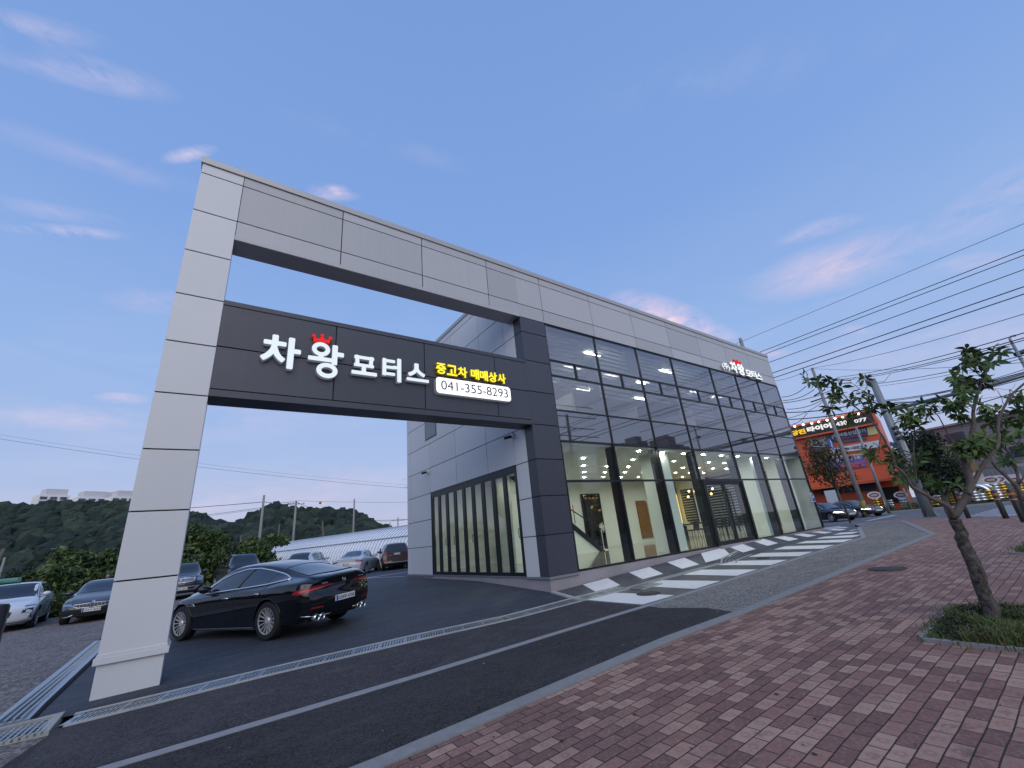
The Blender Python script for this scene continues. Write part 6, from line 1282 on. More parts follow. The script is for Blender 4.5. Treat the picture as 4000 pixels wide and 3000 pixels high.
b3 = banner([(800, 1075), (1380, 1020), (1420, 1190), (840, 1275)], M_PURP); banner([(795, 1055), (1370, 1000), (1378, 1019), (800, 1074)], M_CREAM)
ftext('타이어 신규오픈', 960, 1345, (1115, 1090), 1060, WM, b3, .16, .02); ftext('70~30%', 1030, 1390, (1225, 1190), 1140, mat('pink_ink', (.6, .10, .12), .6), b3, .16, .04); ftext('최종', 920, 1025, (1250, 1245), 1205, M_TRIM, b3, .16, .03)
for (q) in ([(600, 805), (840, 765), (880, 890), (640, 925)], [(1080, 815), (1420, 765), (1430, 800), (1090, 850)]): banner(q, M_WIN if q[0][0] > 900 else M_CONC, 'window')
# canopy
zc1, zc0 = F_(*Z4(1000, 1290)).z+.2, F_(*Z4(1000, 1450), 2.2).z; a0 = flat(pl0, 0); a1 = flat(pr0, 0)+uF*1.0; mb = MB(); mb.add([flat(a0, zc1)+nF*.1, flat(a1, zc1)+nF*.1, flat(a1, zc0)+nF*2.3, flat(a0, zc0)+nF*2.3, flat(a0, zc1-.15)+nF*.1, flat(a1, zc1-.15)+nF*.1, flat(a1, zc0-.25)+nF*2.3, flat(a0, zc0-.25)+nF*2.3], [(0, 1, 2, 3), (7, 6, 5, 4), (3, 2, 6, 7), (1, 5, 6, 2), (0, 3, 7, 4)])
n_ = 60
for k in range(n_): q = k/n_; s1_, s2_ = a0.lerp(a1, q), a0.lerp(a1, q+.3/n_); mb.add([flat(s1_, zc1+.05)+nF*.1, flat(s2_, zc1+.05)+nF*.1, flat(s2_, zc0+.05)+nF*2.32, flat(s1_, zc0+.05)+nF*2.32], [(0, 1, 2, 3)])
mb.build('canopy', M_OR, TS)
for q in ([(3205, 1908), (3285, 1900), (3290, 1928), (3210, 1934)], [(3295, 1899), (3352, 1893), (3357, 1921), (3300, 1926)], [(3360, 1892), (3420, 1886), (3424, 1915), (3364, 1920)]): mb = MB(); fq(mb, q, .05, .1); mb.build('window', M_WIN, TS)
mb = MB(); fq(mb, [(3445, 1905), (3512, 1899), (3520, 1962), (3452, 1968)], .05, .1); mb.build('garage_door', M_PIT, TS); mb = MB(); fq(mb, [(3428, 1885), (3540, 1875), (3548, 1962), (3436, 1972)], .0, .05); mb.build('side_bay', M_ORD, TS)
o = MB(); P = gnd(3205, 1992); 
for k in range(6): o.sphere(P+Vector((rng.random()*3-1.5, rng.random()*1.5+9, .3+.5*rng.random())), .7, 8)
o = o.build('black_bags', M_TRIM, smooth=True); tag(o, 'heap of dark sheeting behind the waiting cars', 'heap')
o = MB(); c = F_(3255, 1945, 4); o.obox(c, uF, (0, 0, 1), nF, .7, .9, .02); tag(o.build('leaning_banner', M_WBAN), 'crumpled white banner with red print beside the dark heap', 'banner')
# ---- gold and silver tyre stacks -------------------------------------------
M_GOLD = mat('gold_foil', (.62, .42, .08), .22, .9); M_SILV = mat('silver_foil', (.62, .62, .62), .2, .9)
def stack(px, py, w, n, m_, sign, label, r=.42):
    P = atw(px, py, w); b = Vector((P.x, P.y, max(gz(P.x, P.y), 0))); s_ = E('tyre_stack', b, label, 'tyre stack', 'painted tyre stacks across the street')
    for k in range(n): MB().lathe([(r*.45, .02), (r*.8, 0), (r, .08), (r, .16), (r*.8, .24), (r*.45, .22)], 16, b+Vector((0, 0, .26*k))).build('tyre', m_, s_, smooth=True)
    if sign:
        c = b+Vector((0, 0, .26*n+.34)); d_ = Vector((CAM.x-c.x, CAM.y-c.y, 0)).normalized(); u = Vector((-d_.y, d_.x, 0)); o_ = MB().add([c+u*.62*math.cos(a)+Vector((0, 0, .38*math.sin(a)))+d_*e for e in (0, .05) for a in kx(20, 0, 2*math.pi)[:-1]], [tuple(range(20)), tuple(range(39, 19, -1))]+[(i, (i+1) % 20, 20+(i+1) % 20, 20+i) for i in range(20)]).build('oval_sign', WM, s_)
        MB().add([c+u*.46*math.cos(a)+Vector((0, 0, .25*math.sin(a)))+d_*.055 for a in kx(20, 0, 2*math.pi)[:-1]], [tuple(range(20))]).build('sign_face', mat('sign_purple', (.22, .05, .22), .5) , o_); MB().obox(c+d_*.062, u, (0, 0, 1), d_, .28, .1, .004).build('sign_stripe', M_CREAM, o_)
stack(3434, 1985, 46, 5, M_GOLD, True, 'gold tyre stack with an oval sign before the tyre shop'); stack(3478, 1968, 49, 4, M_SILV, False, 'low silver tyre stack without a sign'); stack(3533, 1969, 46, 4, M_SILV, True, 'silver tyre stack with an oval sign beside the garage door')
for i, (x, y, n, m_, s_) in enumerate(((950, 1340, 3, M_GOLD, 0), (1010, 1330, 4, M_SILV, 0), (1180, 1310, 4, M_GOLD, 0), (1260, 1290, 3, M_SILV, 1), (1350, 1290, 5, M_GOLD, 0), (1500, 1260, 4, M_SILV, 0), (1590, 1240, 3, M_SILV, 0), (1700, 1225, 4, M_GOLD, 0), (1830, 1210, 6, M_SILV, 1), (1930, 1200, 6, M_GOLD, 1), (2160, 1170, 5, M_GOLD, 1))):
    stack(*Z5(x, y), 41.5, n, m_, s_, '%s painted tyre stack %s' % ('gold' if m_ is M_GOLD else 'silver', ('seen left of the signal pole', 'right beside the signal pole', 'right of the signal pole through the leaves', 'with an oval sign, half hidden by leaves', 'tallest of those left of the forked tree', 'just left of the forked tree', 'directly behind the fork of the tree', 'right of the forked tree trunk', 'with an oval sign, left of the pair', 'with an oval sign, right of the pair', 'with an oval sign at the right frame edge')[i]))
def arch_(px, py, w, label):
    P = atw(px, py, w); b = Vector((P.x, P.y, gz(P.x, P.y))); d_ = Vector((CAM.x-P.x, CAM.y-P.y, 0)).normalized(); u = Vector((-d_.y, d_.x, 0)); tag(MB().tube([b+u*.9*math.cos(a)+Vector((0, 0, 1.3*math.sin(a)+.2)) for a in kx(16, 0, math.pi)], .24, 10).build('tyre_arch', M_SILV, smooth=True), label, 'tyre arch', 'silver arches across the street')
arch_(*Z5(1230, 1250), 42, 'silver arch left of the forked tree trunk'); arch_(*Z5(1560, 1220), 42, 'silver arch just right of the forked tree trunk'); arch_(*Z5(1660, 1210), 42, 'second silver arch right of the forked tree trunk')
# ---- warehouse and containers -----------------------------------------------
M_WH = mat('grey_sheet_metal', (.235, .225, .235), .6, var=.1, vscale=2); M_WHL = mat('pale_sheet_metal', (.40, .39, .41), .6); M_CONT = mat('container_grey', (.25, .26, .28), .6); M_RBR = mat('red_brick', (.22, .09, .075), .8, var=.2)
a, b = atw(*Z5(900, 240), 56), atw(*Z5(2500, 10), 46); d1_ = ray(*Z5(1110, 245)); d2_ = ray(*Z5(2212, 20)); wa_ = 54; A_ = CAM+d1_*wa_; B_ = CAM+d2_*(wa_*d1_.z/d2_.z); uW = Vector((B_.x-A_.x, B_.y-A_.y, 0)).normalized(); nW = Vector((uW.y, -uW.x, 0))
if nW.dot(Vector((CAM.x-A_.x, CAM.y-A_.y, 0))) < 0: nW = -nW
WH = E('warehouse', flat(A_, .4), 'big grey sheet-metal warehouse behind the trees on the right', 'building'); s0_ = A_-uW*3; s1_ = B_+uW*14; mid = (s0_+s1_)/2; hl = (s1_-s0_).length/2; zt = A_.z
MB().obox(flat(mid, zt/2)-nW*8, uW, nW, (0, 0, 1), hl, 8, zt/2).build('wall', M_WH, WH); mb = MB(); k = .5
while k < zt-.2: mb.obox(flat(mid, k)+nW*.03, uW, nW, (0, 0, 1), hl, .03, .04); k += .45
mb.build('siding', M_CONT, WH); MB().obox(flat(mid, zt+.1)-nW*7.7, uW, nW, (0, 0, 1), hl+.3, 8.1, .12).build('roof', M_CONT, WH)
MB().obox(flat(mid, 2.4)+nW*.12+uW*3, uW, nW, (0, 0, 1), hl-4, .05, 1.6).build('pale_cladding', M_WHL, WH)
for x, y in ((1230, 400), (2190, 590)): P = onpl(*Z5(x, y), A_, nW); MB().obox(P+nW*.06, uW, nW, (0, 0, 1), .9, .06, .6).build('window', M_WIN, WH)
def cont(px, py, w, ln, hh, m_, label, extra=None):
    P = atw(*Z5(px, py), w); b = Vector((P.x, P.y, gz(P.x, P.y))); r = E('container', b, label, 'container'); MB().obox(b+Vector((0, 0, hh/2)), uW, nW, (0, 0, 1), ln/2, 1.2, hh/2).build('shell', m_, r); mb = MB()
    for k in range(int(ln/.4)): mb.obox(b+Vector((0, 0, hh/2))+uW*(-ln/2+.2+.4*k)+nW*1.22, uW, nW, (0, 0, 1), .07, .03, hh/2-.1)
    mb.build('corrugation', m_, r); return b, r
cont(1230, 1120, 48, 4.6, 2.9, M_WHL, 'white corrugated container under the leaves beside the brick hut'); b, r = cont(1920, 1120, 47.5, 10, 3.1, M_CONT, 'grey corrugated container with a small window at the right'); MB().obox(b+Vector((0, 0, 1.9))+uW*1.5+nW*1.3, uW, nW, (0, 0, 1), .55, .03, .45).build('window', WM, r); MB().obox(b+Vector((0, 0, 1.3))-uW*3.4+nW*1.3, uW, nW, (0, 0, 1), .8, .03, 1.2).build('door', M_WIN, r)
P = atw(*Z5(1180, 1080), 51); b = ground_under(P); r = E('brick_hut', b, 'small red brick hut with an air conditioner behind the white container', 'building'); MB().obox(b+Vector((0, 0, 2.2)), uW, nW, (0, 0, 1), 2.6, 1, 2.2).build('wall', M_RBR, r); MB().obox(b+Vector((0, 0, 3.6))+nW*1.1, uW, nW, (0, 0, 1), .45, .15, .32).build('air_conditioner', WM, r)
# trees across the street
def tr(px, py, w, sp_, label, m_=L_DARK, n=3500, size=.3, low=.25): T = atw(px, py, w); b = ground_under(T); tree('tree', b, T.z-b.z, sp_, label, m_, n, size, .14, 'trees across the street', nb=14, low=low)
tr(*Z5(800, 330), 43, 1.9, 'dark dense tree standing between the tyre shop and the warehouse', n=5000); tr(*Z5(480, 300), 46, 1.7, 'dark tree behind the signal pole, beside the tyre shop', n=3000); tr(*Z8(430, 915), 44, 2.3, 'loose green tree with reddish leaves just past the glass corner', leaf_mat('mixed_leaves', (.04, .045, .02), (.06, .085, .03), (.14, .07, .04)), 2600, .26, .5)
for i, (x, y, w) in enumerate(((1020, 1530, 42), (1230, 1520, 42), (1500, 1400, 44), (1900, 1420, 43))): P = atw(*Z8(x, y-30), w); P.z = gz(P.x, P.y)+.2; leaves('weeds', [(P, (1.6, .6, .35))], 500, .14, L_BUSH, kind='stuff')
# ================================================================ bollards and posts
def bollard(px, py, h, r, label, band=True):
    b = gnd(px, py); o = E('bollard', b, label, 'bollard', 'black bollards by the crossing'); MB().lathe([(.001, h), (r*.8, h-.01), (r, h-.05), (r, 0)], 16, b).build('post', M_BLACK, o, smooth='a')
    if band: MB().lathe([(r+.004, h-.13), (r+.004, h-.22)], 16, b).build('orange_band', mat('orange_band', (.38, .14, .05), .5), o); MB().lathe([(r+.004, h-.34), (r+.004, h-.39)], 16, b).build('orange_band', mat('orange_band', (.55, .20, .06), .5), o)
bollard(3785, 2024, 1.1, .09, 'black bollard with orange bands right behind the tree fork'); bollard(3931, 2025, 1.12, .095, 'black bollard with orange bands, fully visible right of the tree'); bollard(4003, 2040, 1.15, .095, 'black bollard with orange bands cut by the right frame edge'); bollard(3322, 2043, 1.15, .045, 'slim plain black post before the waiting cars', False)
b = Vector((atw(1485, 2222, 31).x, atw(1485, 2222, 31).y, .3)); tag(MB().tube([b, b+Vector((0, 0, 1.45))], .06, 8).build('lot_post', M_BLACK), 'black post beside the white saloon at the greenhouse', 'post', 'posts in the lot'); b = atw(1299, 2190, 36); tag(MB().tube([Vector((b.x, b.y, .3)), Vector((b.x, b.y, 1.55))], .05, 8).build('lot_post', M_BLACK), 'shorter black post left of the white saloon', 'post', 'posts in the lot')
b = atw(0, 2362, 4.9); tag(MB().lathe([(.001, b.z+.012), (.075, b.z), (.09, b.z-.03), (.09, -.1)], 18, (b.x, b.y, 0)).build('gate_post', M_BLACK, smooth='a'), 'thick black round-topped post cut by the left frame edge', 'post')
# ================================================================ street trees
TR = .62
def street_tree(label, limbs, clusters, n0, base, depth=.25, dens=20, lsize=.125, pit=None):
    nh = Vector((base.x-CAM.x, base.y-CAM.y, 0)).normalized(); P = lambda px, py, d=0.0: onpl(px, py, base+nh*d, nh); r = E('street_tree', base, label, 'tree', 'young street trees on the red pavement'); mb = MB(); tips = []
    for li, (pts, r0, r1, d1) in enumerate(limbs):
        n = len(pts); Q = [P(*p, d1*i/max(1, n-1) if li else 0) for i, p in enumerate(pts)]
        if li == 0: Q[0] = base-Vector((0, 0, .05))
        F = []
        for i in range(n-1):
            for k in range(4): u = k/4; a_, b_, c_, d_ = Q[max(i-1, 0)], Q[i], Q[i+1], Q[min(i+2, n-1)]; F.append(.5*((2*b_)+(c_-a_)*u+(2*a_-5*b_+4*c_-d_)*u*u+(3*b_-a_-3*c_+d_)*u**3)+Vector(rng.normal(size=3)*.006*(1 if li == 0 else .7)))
        F.append(Q[-1]); m_ = len(F); rad = [r0+(r1-r0)*i/(m_-1) for i in range(m_)]
        if li == 0: rad[0] *= 1.5; rad[1] *= 1.25; rad[2] *= 1.1
        rad = [q*(TR if li == 0 else TR*.82)*(1+.035*rng.normal()) for q in rad]; mb.k = 1 if li > 0 else 0; mb.tube(F, rad, 10); tips += F[m_//3:]
    V, Fc = [], []
    def whorl(c, k, s_):
        ax_ = Vector(rng.normal(size=3)); ax_.z = abs(ax_.z)*.6+.3; ax_.normalize(); e1 = ax_.orthogonal().normalized(); e2 = ax_.cross(e1); a0 = rng.random()*6.28
        for j in range(k):
            a = a0+j*6.283/k+rng.normal()*.25; d = (e1*math.cos(a)+e2*math.sin(a)+ax_*(.25+.3*rng.normal())-Vector((0, 0, .12+.25*rng.random()))).normalized(); L_ = s_*(.7+.5*rng.random()); w_ = L_*.19; sd = d.cross(ax_).normalized(); up = sd.cross(d)
            b0 = len(V); P0 = c+d*.012
            for (t_, ww, dz) in ((0, .12, 0), (.3, .9, .03), (.65, 1.0, .02), (1.0, .05, -.12)): m0 = P0+d*L_*t_+up*L_*dz-Vector((0, 0, L_*.12*t_*t_)); V.extend([m0+sd*w_*ww+up*w_*.25, m0, m0-sd*w_*ww+up*w_*.25])
            for q in range(3): i0 = b0+q*3; Fc.extend([(i0, i0+3, i0+4, i0+1), (i0+1, i0+4, i0+5, i0+2)])
    tw = mb
    for (x, y, rx, ry) in clusters:
        c0_ = P(*Z8(x, y)); dd = rng.normal()*depth; near = min(tips, key=lambda q: (q-c0_).length); c0_ = P(*Z8(x, y), dd*.8+(near-base).dot(nh)*.6)
        tw.k = 1; tw.tube([near, near.lerp(c0_, .55)+Vector((0, 0, .03)), c0_], [.009, .006, .004], 5); nw = max(2, int(dens/6*(rx*ry)/(70*40)))
        for k in range(nw):
            a = rng.random()*6.28; q = math.sqrt(rng.random()); xx, yy = x+rx*q*math.cos(a), y+ry*q*math.sin(a); cc = P(*Z8(xx, yy), (c0_-base).dot(nh)+rng.normal()*.09)
            tw.tube([c0_, cc], .0032, 4); whorl(cc, 6+int(rng.random()*3), lsize)
    mb.build('trunk', [M_BARK, M_BARKL], r, smooth=True); ml = MB(); ml.v = V; ml.f = [list(f) for f in Fc]; ml.mi = [0]*len(Fc); ml.build('crown', L_TREE, r, smooth=False, norm=False); return r
base = gnd(3884, 2432)
q = lambda *L: [Z8(*p) for p in L]
street_tree('leaning street tree with a forked trunk in the near grass pit', [
  ([(3884, 2432), (3859, 2352), (3827, 2271), (3787, 2171), (3759, 2103), (3730, 2030)], .13, .095, 0),
  (q((1610, 1600), (1550, 1500), (1400, 1420), (1250, 1330), (1180, 1230), (1100, 1150)), .062, .03, -.5),
  (q((1100, 1150), (1070, 1050), (1030, 970), (960, 850), (870, 740), (750, 640), (690, 580), (600, 480), (480, 470)), .032, .008, -.3),
  (q((1590, 1600), (1540, 1490), (1520, 1400), (1505, 1340)), .075, .06, .25),
  (q((1610, 1590), (1680, 1470), (1740, 1340), (1720, 1180), (1680, 1080), (1700, 980), (1760, 870), (1775, 760), (1780, 640), (1830, 470), (1880, 300), (1950, 130), (1990, 90)), .09, .010, .35),
  (q((1735, 1400), (1780, 1300), (1850, 1150), (1960, 1020), (1990, 930), (1985, 820), (2020, 680), (2100, 540), (2260, 400)), .052, .022, .6),
  (q((1280, 1300), (1265, 1100), (1260, 900), (1270, 780), (1330, 640)), .022, .008, .4), (q((1690, 1100), (1600, 960), (1500, 760), (1400, 640), (1330, 600)), .02, .007, .3), (q((1780, 680), (1700, 560), (1620, 520)), .016, .006, -.1), (q((750, 640), (820, 560), (860, 440), (1000, 420), (1060, 350)), .012, .004, -.2), (q((870, 640), (870, 540), (720, 430), (760, 380)), .010, .004, .1), (q((1700, 600), (1400, 700), (1200, 720), (1060, 660)), .014, .006, .0)],
 [(290, 385, 60, 22), (400, 425, 75, 32), (510, 425, 85, 36), (600, 470, 60, 30), (560, 570, 80, 42), (700, 555, 110, 42), (820, 515, 80, 34), (830, 400, 50, 18), (540, 635, 50, 30), (880, 600, 60, 28), (870, 680, 70, 40), (780, 735, 70, 32),
  (960, 1040, 100, 45), (1080, 1015, 80, 36), (1130, 1090, 90, 45), (1290, 1075, 80, 32), (1080, 1160, 80, 36), (1230, 1140, 70, 40), (1120, 1240, 80, 36), (1260, 1210, 80, 36), (1340, 1250, 70, 36), (1450, 1300, 80, 40), (1580, 1330, 60, 36),
  (1060, 650, 80, 38), (1200, 700, 90, 45), (1260, 780, 90, 45), (1150, 800, 70, 36), (1340, 640, 90, 40), (1460, 600, 90, 42), (1560, 640, 90, 45), (1700, 560, 100, 50), (1820, 600, 80, 46), (1640, 720, 80, 36), (1400, 720, 70, 36),
  (1700, 180, 90, 36), (1780, 210, 90, 42), (1660, 270, 70, 42), (1850, 260, 90, 46), (1950, 180, 60, 32), (1900, 320, 70, 46), (1700, 390, 90, 42), (1800, 400, 90, 46), (1660, 430, 60, 28), (1620, 960, 80, 46), (1700, 1010, 90, 46), (1790, 960, 100, 55), (1870, 1000, 90, 55), (1920, 930, 80, 46), (1760, 1060, 80, 46)], 0, base, dens=17)
base2 = gnd(4110, 2215)
street_tree('second street tree at the right frame edge with bare twigs', [
  ([(4110, 2215), (4060, 2080), (4010, 1990), (3985, 1925)], .12, .085, 0),
  (q((2180, 1385), (2110, 1290), (2020, 1205), (1960, 1150), (1930, 1100)), .07, .035, -.3), (q((2175, 1385), (2150, 1200), (2110, 1080), (2040, 1000), (2000, 985)), .055, .02, .2),
  (q((2110, 1080), (2140, 990), (2190, 880), (2180, 760), (2230, 640)), .025, .008, .3), (q((2060, 1020), (2040, 880), (2010, 740), (1960, 640)), .022, .008, -.2), (q((2040, 620), (2000, 520), (1960, 480), (2090, 490), (2140, 440)), .012, .004, .1), (q((2180, 1300), (2260, 1150), (2300, 1000)), .04, .02, .2)],
 [(1960, 660, 50, 24), (2110, 590, 60, 28), (2190, 570, 50, 30), (2160, 680, 60, 32), (2190, 770, 60, 36), (2130, 860, 50, 30), (1990, 1080, 60, 36), (2050, 1140, 50, 28), (2000, 760, 50, 26), (2080, 760, 50, 28), (2220, 960, 60, 40), (1930, 800, 50, 30), (1860, 720, 60, 30), (1990, 900, 60, 36), (2060, 930, 60, 30)], 0, base2, dens=17, lsize=.17)
# grass pits
def pit(x0, x1, y0, y1, n, label):
    m_ = MB(); drape_mb(m_, [(x0, y0), (x1, y0), (x1, y1), (x0, y1)], .02); o = m_.build('soil', mat('soil', (.05, .04, .03), .95, bump=.5, col2=(.09, .075, .05)), norm=False); o['kind'] = 'structure'
    e = E('pit_edging', (x0, y1, gz(x0, y1)), 'grey granite edging around the %s' % label, 'edging')
    for a, b in (((x0, y0), (x0, y1)), ((x0, y1), (x1, y1)), ((x1, y1), (x1, y0)), ((x1, y0), (x0, y0))): m_ = MB(); drape_mb(m_, strip([a, b], .1), .035, .08, .5); m_.build('edge_stone', M_CURB, e, norm=False)
    V, F = [], []
    for k in range(n):
        x, y = x0+(x1-x0)*rng.random(), y0+(y1-y0)*rng.random()
        if rng.random() < .15: x += rng.normal()*.12; y += rng.normal()*.1
        h = (.03+.075*rng.random()**1.5)*(1.3 if mnoise.noise(Vector((x*2, y*2, 0))) > 0 else .7); a = rng.random()*6.28; lx, ly = math.cos(a)*h*.7*rng.random(), math.sin(a)*h*.7*rng.random(); w = .004+.003*rng.random(); z = gz(x, y)+.01; cx, cy = math.cos(a+1.57)*w, math.sin(a+1.57)*w; b = len(V)
        V += [(x-cx, y-cy, z), (x+cx, y+cy, z), (x+lx*.5+cx*.7, y+ly*.5+cy*.7, z+h*.7), (x+lx*.5-cx*.7, y+ly*.5-cy*.7, z+h*.7), (x+lx*1.4, y+ly*1.4, z+h*.95)]; F += [(b, b+1, b+2, b+3), (b+3, b+2, b+4)]
    m_ = MB(); m_.add(V, F); o = m_.build('grass', GM, norm=False); tag(o, 'tangled green and dry grass filling the %s' % label, 'grass', kind='stuff')
GM = leaf_mat('grass_blades', (.17, .13, .065), (.075, .13, .03), (.15, .21, .05)); 
pit(-.70, 1.1, -9.3, -7.22, 32000, 'near tree pit'); pit(6.85, 8.6, -9.0, -7.28, 7000, 'second tree pit')
leaves('clover', [(Vector((.15, -7.42, .14)), (.75, .22, .09)), (Vector((-.45, -7.5, .13)), (.25, .3, .07)), (Vector((.7, -7.6, .16)), (.4, .35, .10))], 3600, .035, L_DARK, kind='stuff')['label'] = 'low dark clover round the foot of the near tree'
# ================================================================ what the glass reflects: across the street behind the camera
def refl(px, py, d): h = at(px, py, 1, .03); q_ = ray(px, py); q_.y = -q_.y; return h+q_*d
M_TOW = mat('tower_paint', (.20, .20, .21), .8, var=.1); M_TOWB = mat('tower_roof', (.17, .17, .18), .8)
for i, (x0, x1, y, lab, xb0, xb1, yb) in enumerate(((2205, 2231, 1771, 'slim grey apartment tower mirrored beside the dark pillar', 2207, 2225, 1765), (2345, 2397, 1745, 'wide grey tower mirrored above the first window row', 2352, 2390, 1740), (2402, 2429, 1742, 'narrow grey tower mirrored between two wide ones', 2406, 2424, 1738), (2446, 2506, 1732, 'grey tower with a curved roof mirrored in the second window', 2477, 2502, 1708), (2562, 2608, 1716, 'tall grey tower mirrored in the third window', 2566, 2600, 1706), (2610, 2668, 1752, 'stepped grey tower mirrored right of the tall one', 2615, 2640, 1742))):
    a, b = refl(x0, y, 300), refl(x1, y, 300); c = (a+b)/2; wdt = (flat(b, 0)-flat(a, 0)).length; r = E('apartment_tower', flat(c, 0), lab, 'building', 'apartment towers behind the street'); MB().box(c.x-wdt/2, c.x+wdt/2, c.y-8, c.y+8, 0, c.z).build('wall', M_TOW, r); z2 = refl((xb0+xb1)/2, yb, 300).z; MB().box(c.x-wdt*.3, c.x+wdt*.3, c.y-5, c.y+5, c.z, max(z2, c.z+1)).build('roof_box', M_TOWB, r)
    mb = MB(); z = 8
    while z < c.z-3:
        for k in range(5): xx = c.x-wdt/2+wdt*(k+.5)/5; mb.box(xx-wdt*.06, xx+wdt*.06, c.y+8, c.y+8.1, z, z+1.5)
        z += 3
    mb.build('windows', M_WIN, r)
for i, (x, z, wd_, hh) in enumerate(((-30, -40, 16, 7), (-8, -46, 18, 6), (14, -42, 20, 8), (40, -46, 18, 6), (62, -44, 16, 9), (90, -48, 22, 8))):
    r = E('street_building', (x, z, 0), ('low grey', 'low brown', 'plain pale', 'low dark', 'tall brown', 'long grey')[i]+' commercial building across the street behind the viewer', 'building'); MB().box(x-wd_/2, x+wd_/2, z-10, z, 0, hh).build('wall', (M_CONC, M_RBR, M_APT2, M_CONT, M_RBR, M_WH)[i], r)
    for k in range(4): MB().box(x-wd_/2+1+k*wd_/4, x-wd_/2+k*wd_/4+wd_/5, z+.01, z+.05, 1, 3).build('window', M_WIN, r)
    MB().box(x-wd_/3, x+wd_/3, z+.06, z+.3, hh-1.6, hh-.4).build('sign_board', emit('shop_sign', (.9, .12, .08), .5) if i in (1, 3) else M_TRIM, r)
for k in range(9): T = Vector((-40+k*12+rng.random()*5, -30-rng.random()*4, .2)); tree('tree', T, 5+rng.random()*2, 2.2, '%s tree from the left in the row behind the viewer' % ORD[k], L_DARK, 700, .5, .12, 'trees behind the viewer', nb=8)
for i, (y, z) in enumerate(((-19, 8.2), (-19.3, 8.9), (-18.7, 9.8), (-19, 10.9), (-19.4, 12.0), (-18.6, 7.3), (-19, 6.6), (-19, 13.2), (-18.4, 5.9), (-19.2, 14.6))): wire((-60, y, z), (24, y, z*.82+1.2), .6, .042, 24, '%s cable of those strung along the street behind the viewer' % ORD[i], 'cables behind the viewer')
for x in (-22, 20): b = Vector((x, -19, .1)); r = E('utility_pole', b, 'utility pole with crossarms %s, behind the viewer' % ('near the crossing' if x > 0 else 'down the street'), 'pole', 'utility poles'); MB().tube([b, b+Vector((0, 0, 12))], [.2, .13], 10).build('shaft', M_POLE, r); [MB().tube([b+Vector((0, -1.2, h)), b+Vector((0, 1.2, h))], .06, 6).build('crossarm', M_STEEL, r) for h in (10.4, 9.5, 8.3)]
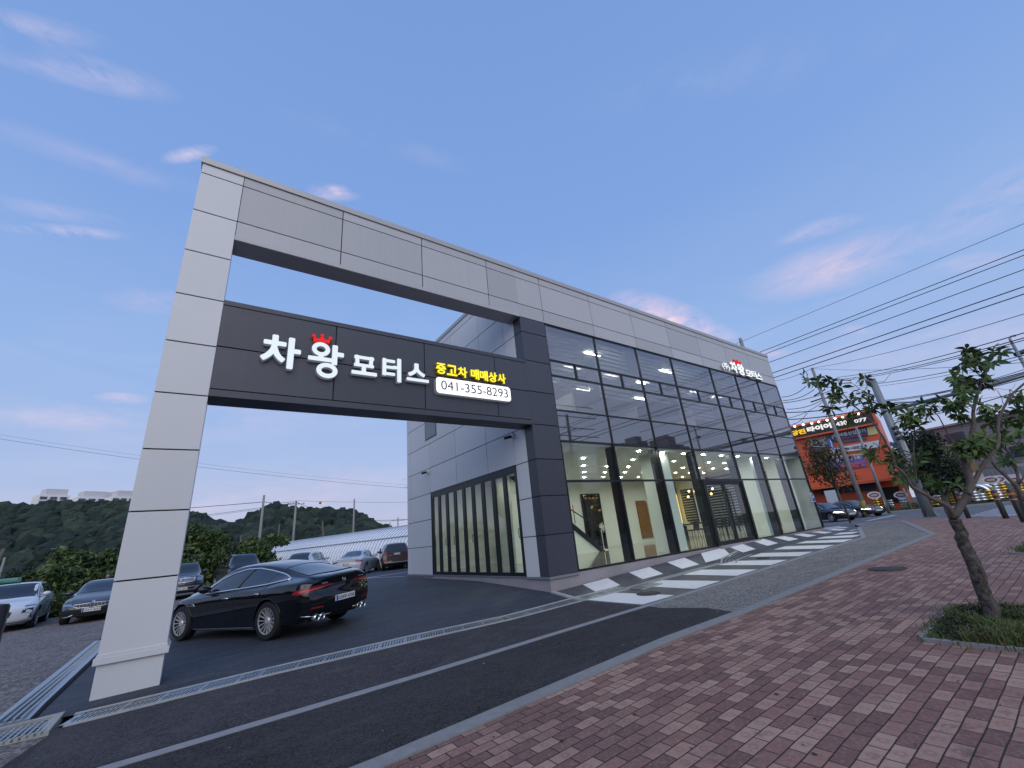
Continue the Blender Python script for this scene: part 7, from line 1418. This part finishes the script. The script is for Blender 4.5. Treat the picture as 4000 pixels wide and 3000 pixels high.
# ================================================================ a bystander behind the dark sedan
def person(P, label):
    r = E('person', P, label, 'person'); J = {0: (0, 0, .92), 1: (0, 0, 1.15), 2: (0, 0, 1.36), 3: (0, 0, 1.46), 4: (0, -.01, 1.56), 5: (0, -.01, 1.68), 6: (.1, 0, .88), 7: (.11, .01, .48), 8: (.11, 0, .08), 9: (.11, -.14, .03), 10: (-.1, 0, .88), 11: (-.12, .01, .48), 12: (-.13, 0, .08), 13: (-.13, -.14, .03), 14: (.19, 0, 1.37), 15: (.25, .02, 1.10), 16: (.25, -.06, .86), 17: (-.19, 0, 1.37), 18: (-.25, .02, 1.10), 19: (-.25, -.06, .86)}
    ed = [(0, 1), (1, 2), (2, 3), (3, 4), (4, 5), (0, 6), (6, 7), (7, 8), (8, 9), (0, 10), (10, 11), (11, 12), (12, 13), (2, 14), (14, 15), (15, 16), (2, 17), (17, 18), (18, 19)]; rad = [.14, .13, .14, .055, .085, .075, .09, .06, .045, .035, .09, .06, .045, .035, .065, .045, .035, .065, .045, .035]
    me = bpy.data.meshes.new('body'); me.from_pydata([J[i] for i in range(20)], ed, []); o = bpy.data.objects.new('body', me); COL.objects.link(o); o.parent = r; s_ = o.modifiers.new('s', 'SKIN'); me.skin_vertices[0].data[0].use_root = True
    for i, q in enumerate(rad): me.skin_vertices[0].data[i].radius = (q, q*.8)
    o.modifiers.new('d', 'SUBSURF').levels = 2; o.modifiers['d'].render_levels = 2; me.materials.append(mat('dark_clothes', (.02, .02, .025), .8))
    hd = MB().sphere((0, -.01, 1.62), .10, 14, (.85, .95, 1.15)).build('head', mat('skin', (.32, .17, .12), .6), None, smooth=True); hd.parent = r; h2 = MB().sphere((0, .012, 1.66), .108, 14, (.9, .95, 1.0)).build('hair', M_TRIM, None, smooth=True); h2.parent = r
T = atw(426, 2236, 19.5); person(Vector((T.x, T.y, T.z-1.77)), 'dark-haired person standing behind the dark sedan beside the portal leg, only the head showing')

# ---- litter: fallen leaf bits and grit --------------------------------------
V, F = [], []
for k in range(420):
    if k < 260: x, y = -6+16*rng.random()**1.3, -5-4.5*rng.random()
    else: x, y = -8.3+9*rng.random(), -2.9-1.8*rng.random()
    a = rng.random()*6.28; r = .006+.014*rng.random()**3; z = gz(x, y)+.004; b = len(V); n_ = 5
    V += [(x+r*math.cos(a+i*1.257)*(.5+rng.random()), y+r*math.sin(a+i*1.257)*(.5+rng.random()), z+.008*rng.random()) for i in range(n_)]; F += [(b, b+1, b+2), (b, b+2, b+3), (b, b+3, b+4)]
m_ = MB(); m_.add(V, F); o = m_.build('litter', leaf_mat('litter_bits', (.03, .022, .018), (.06, .045, .03), (.25, .23, .2)), norm=False); tag(o, 'scattered dry leaf bits and grit on the pavement', 'litter', kind='stuff')
V, F = [], []
for k in range(1500):
    x = -1+22*rng.random(); y = -6.5-6*rng.random() if k % 3 else -5.2-3*rng.random(); row = math.floor(y/.12); y = row*.12+.001; x = round(x/.24*2)/2*.24
    if mnoise.noise(Vector((x*.5, y*.5, 3))) < .12 - .012*x: continue
    for q in range(5):
        a = rng.random()*6.28; h = .012+.02*rng.random(); xx, yy = x+rng.normal()*.03, y+rng.normal()*.006; z = gz(xx, yy); b = len(V); V += [(xx-.003, yy, z), (xx+.003, yy, z), (xx+math.cos(a)*h, yy+math.sin(a)*h, z+h)]; F.append((b, b+1, b+2))
m_ = MB(); m_.add(V, F); o = m_.build('joint_weeds', L_DARK, norm=False); tag(o, 'tiny weeds in the joints of the red paving', 'weeds', kind='stuff')
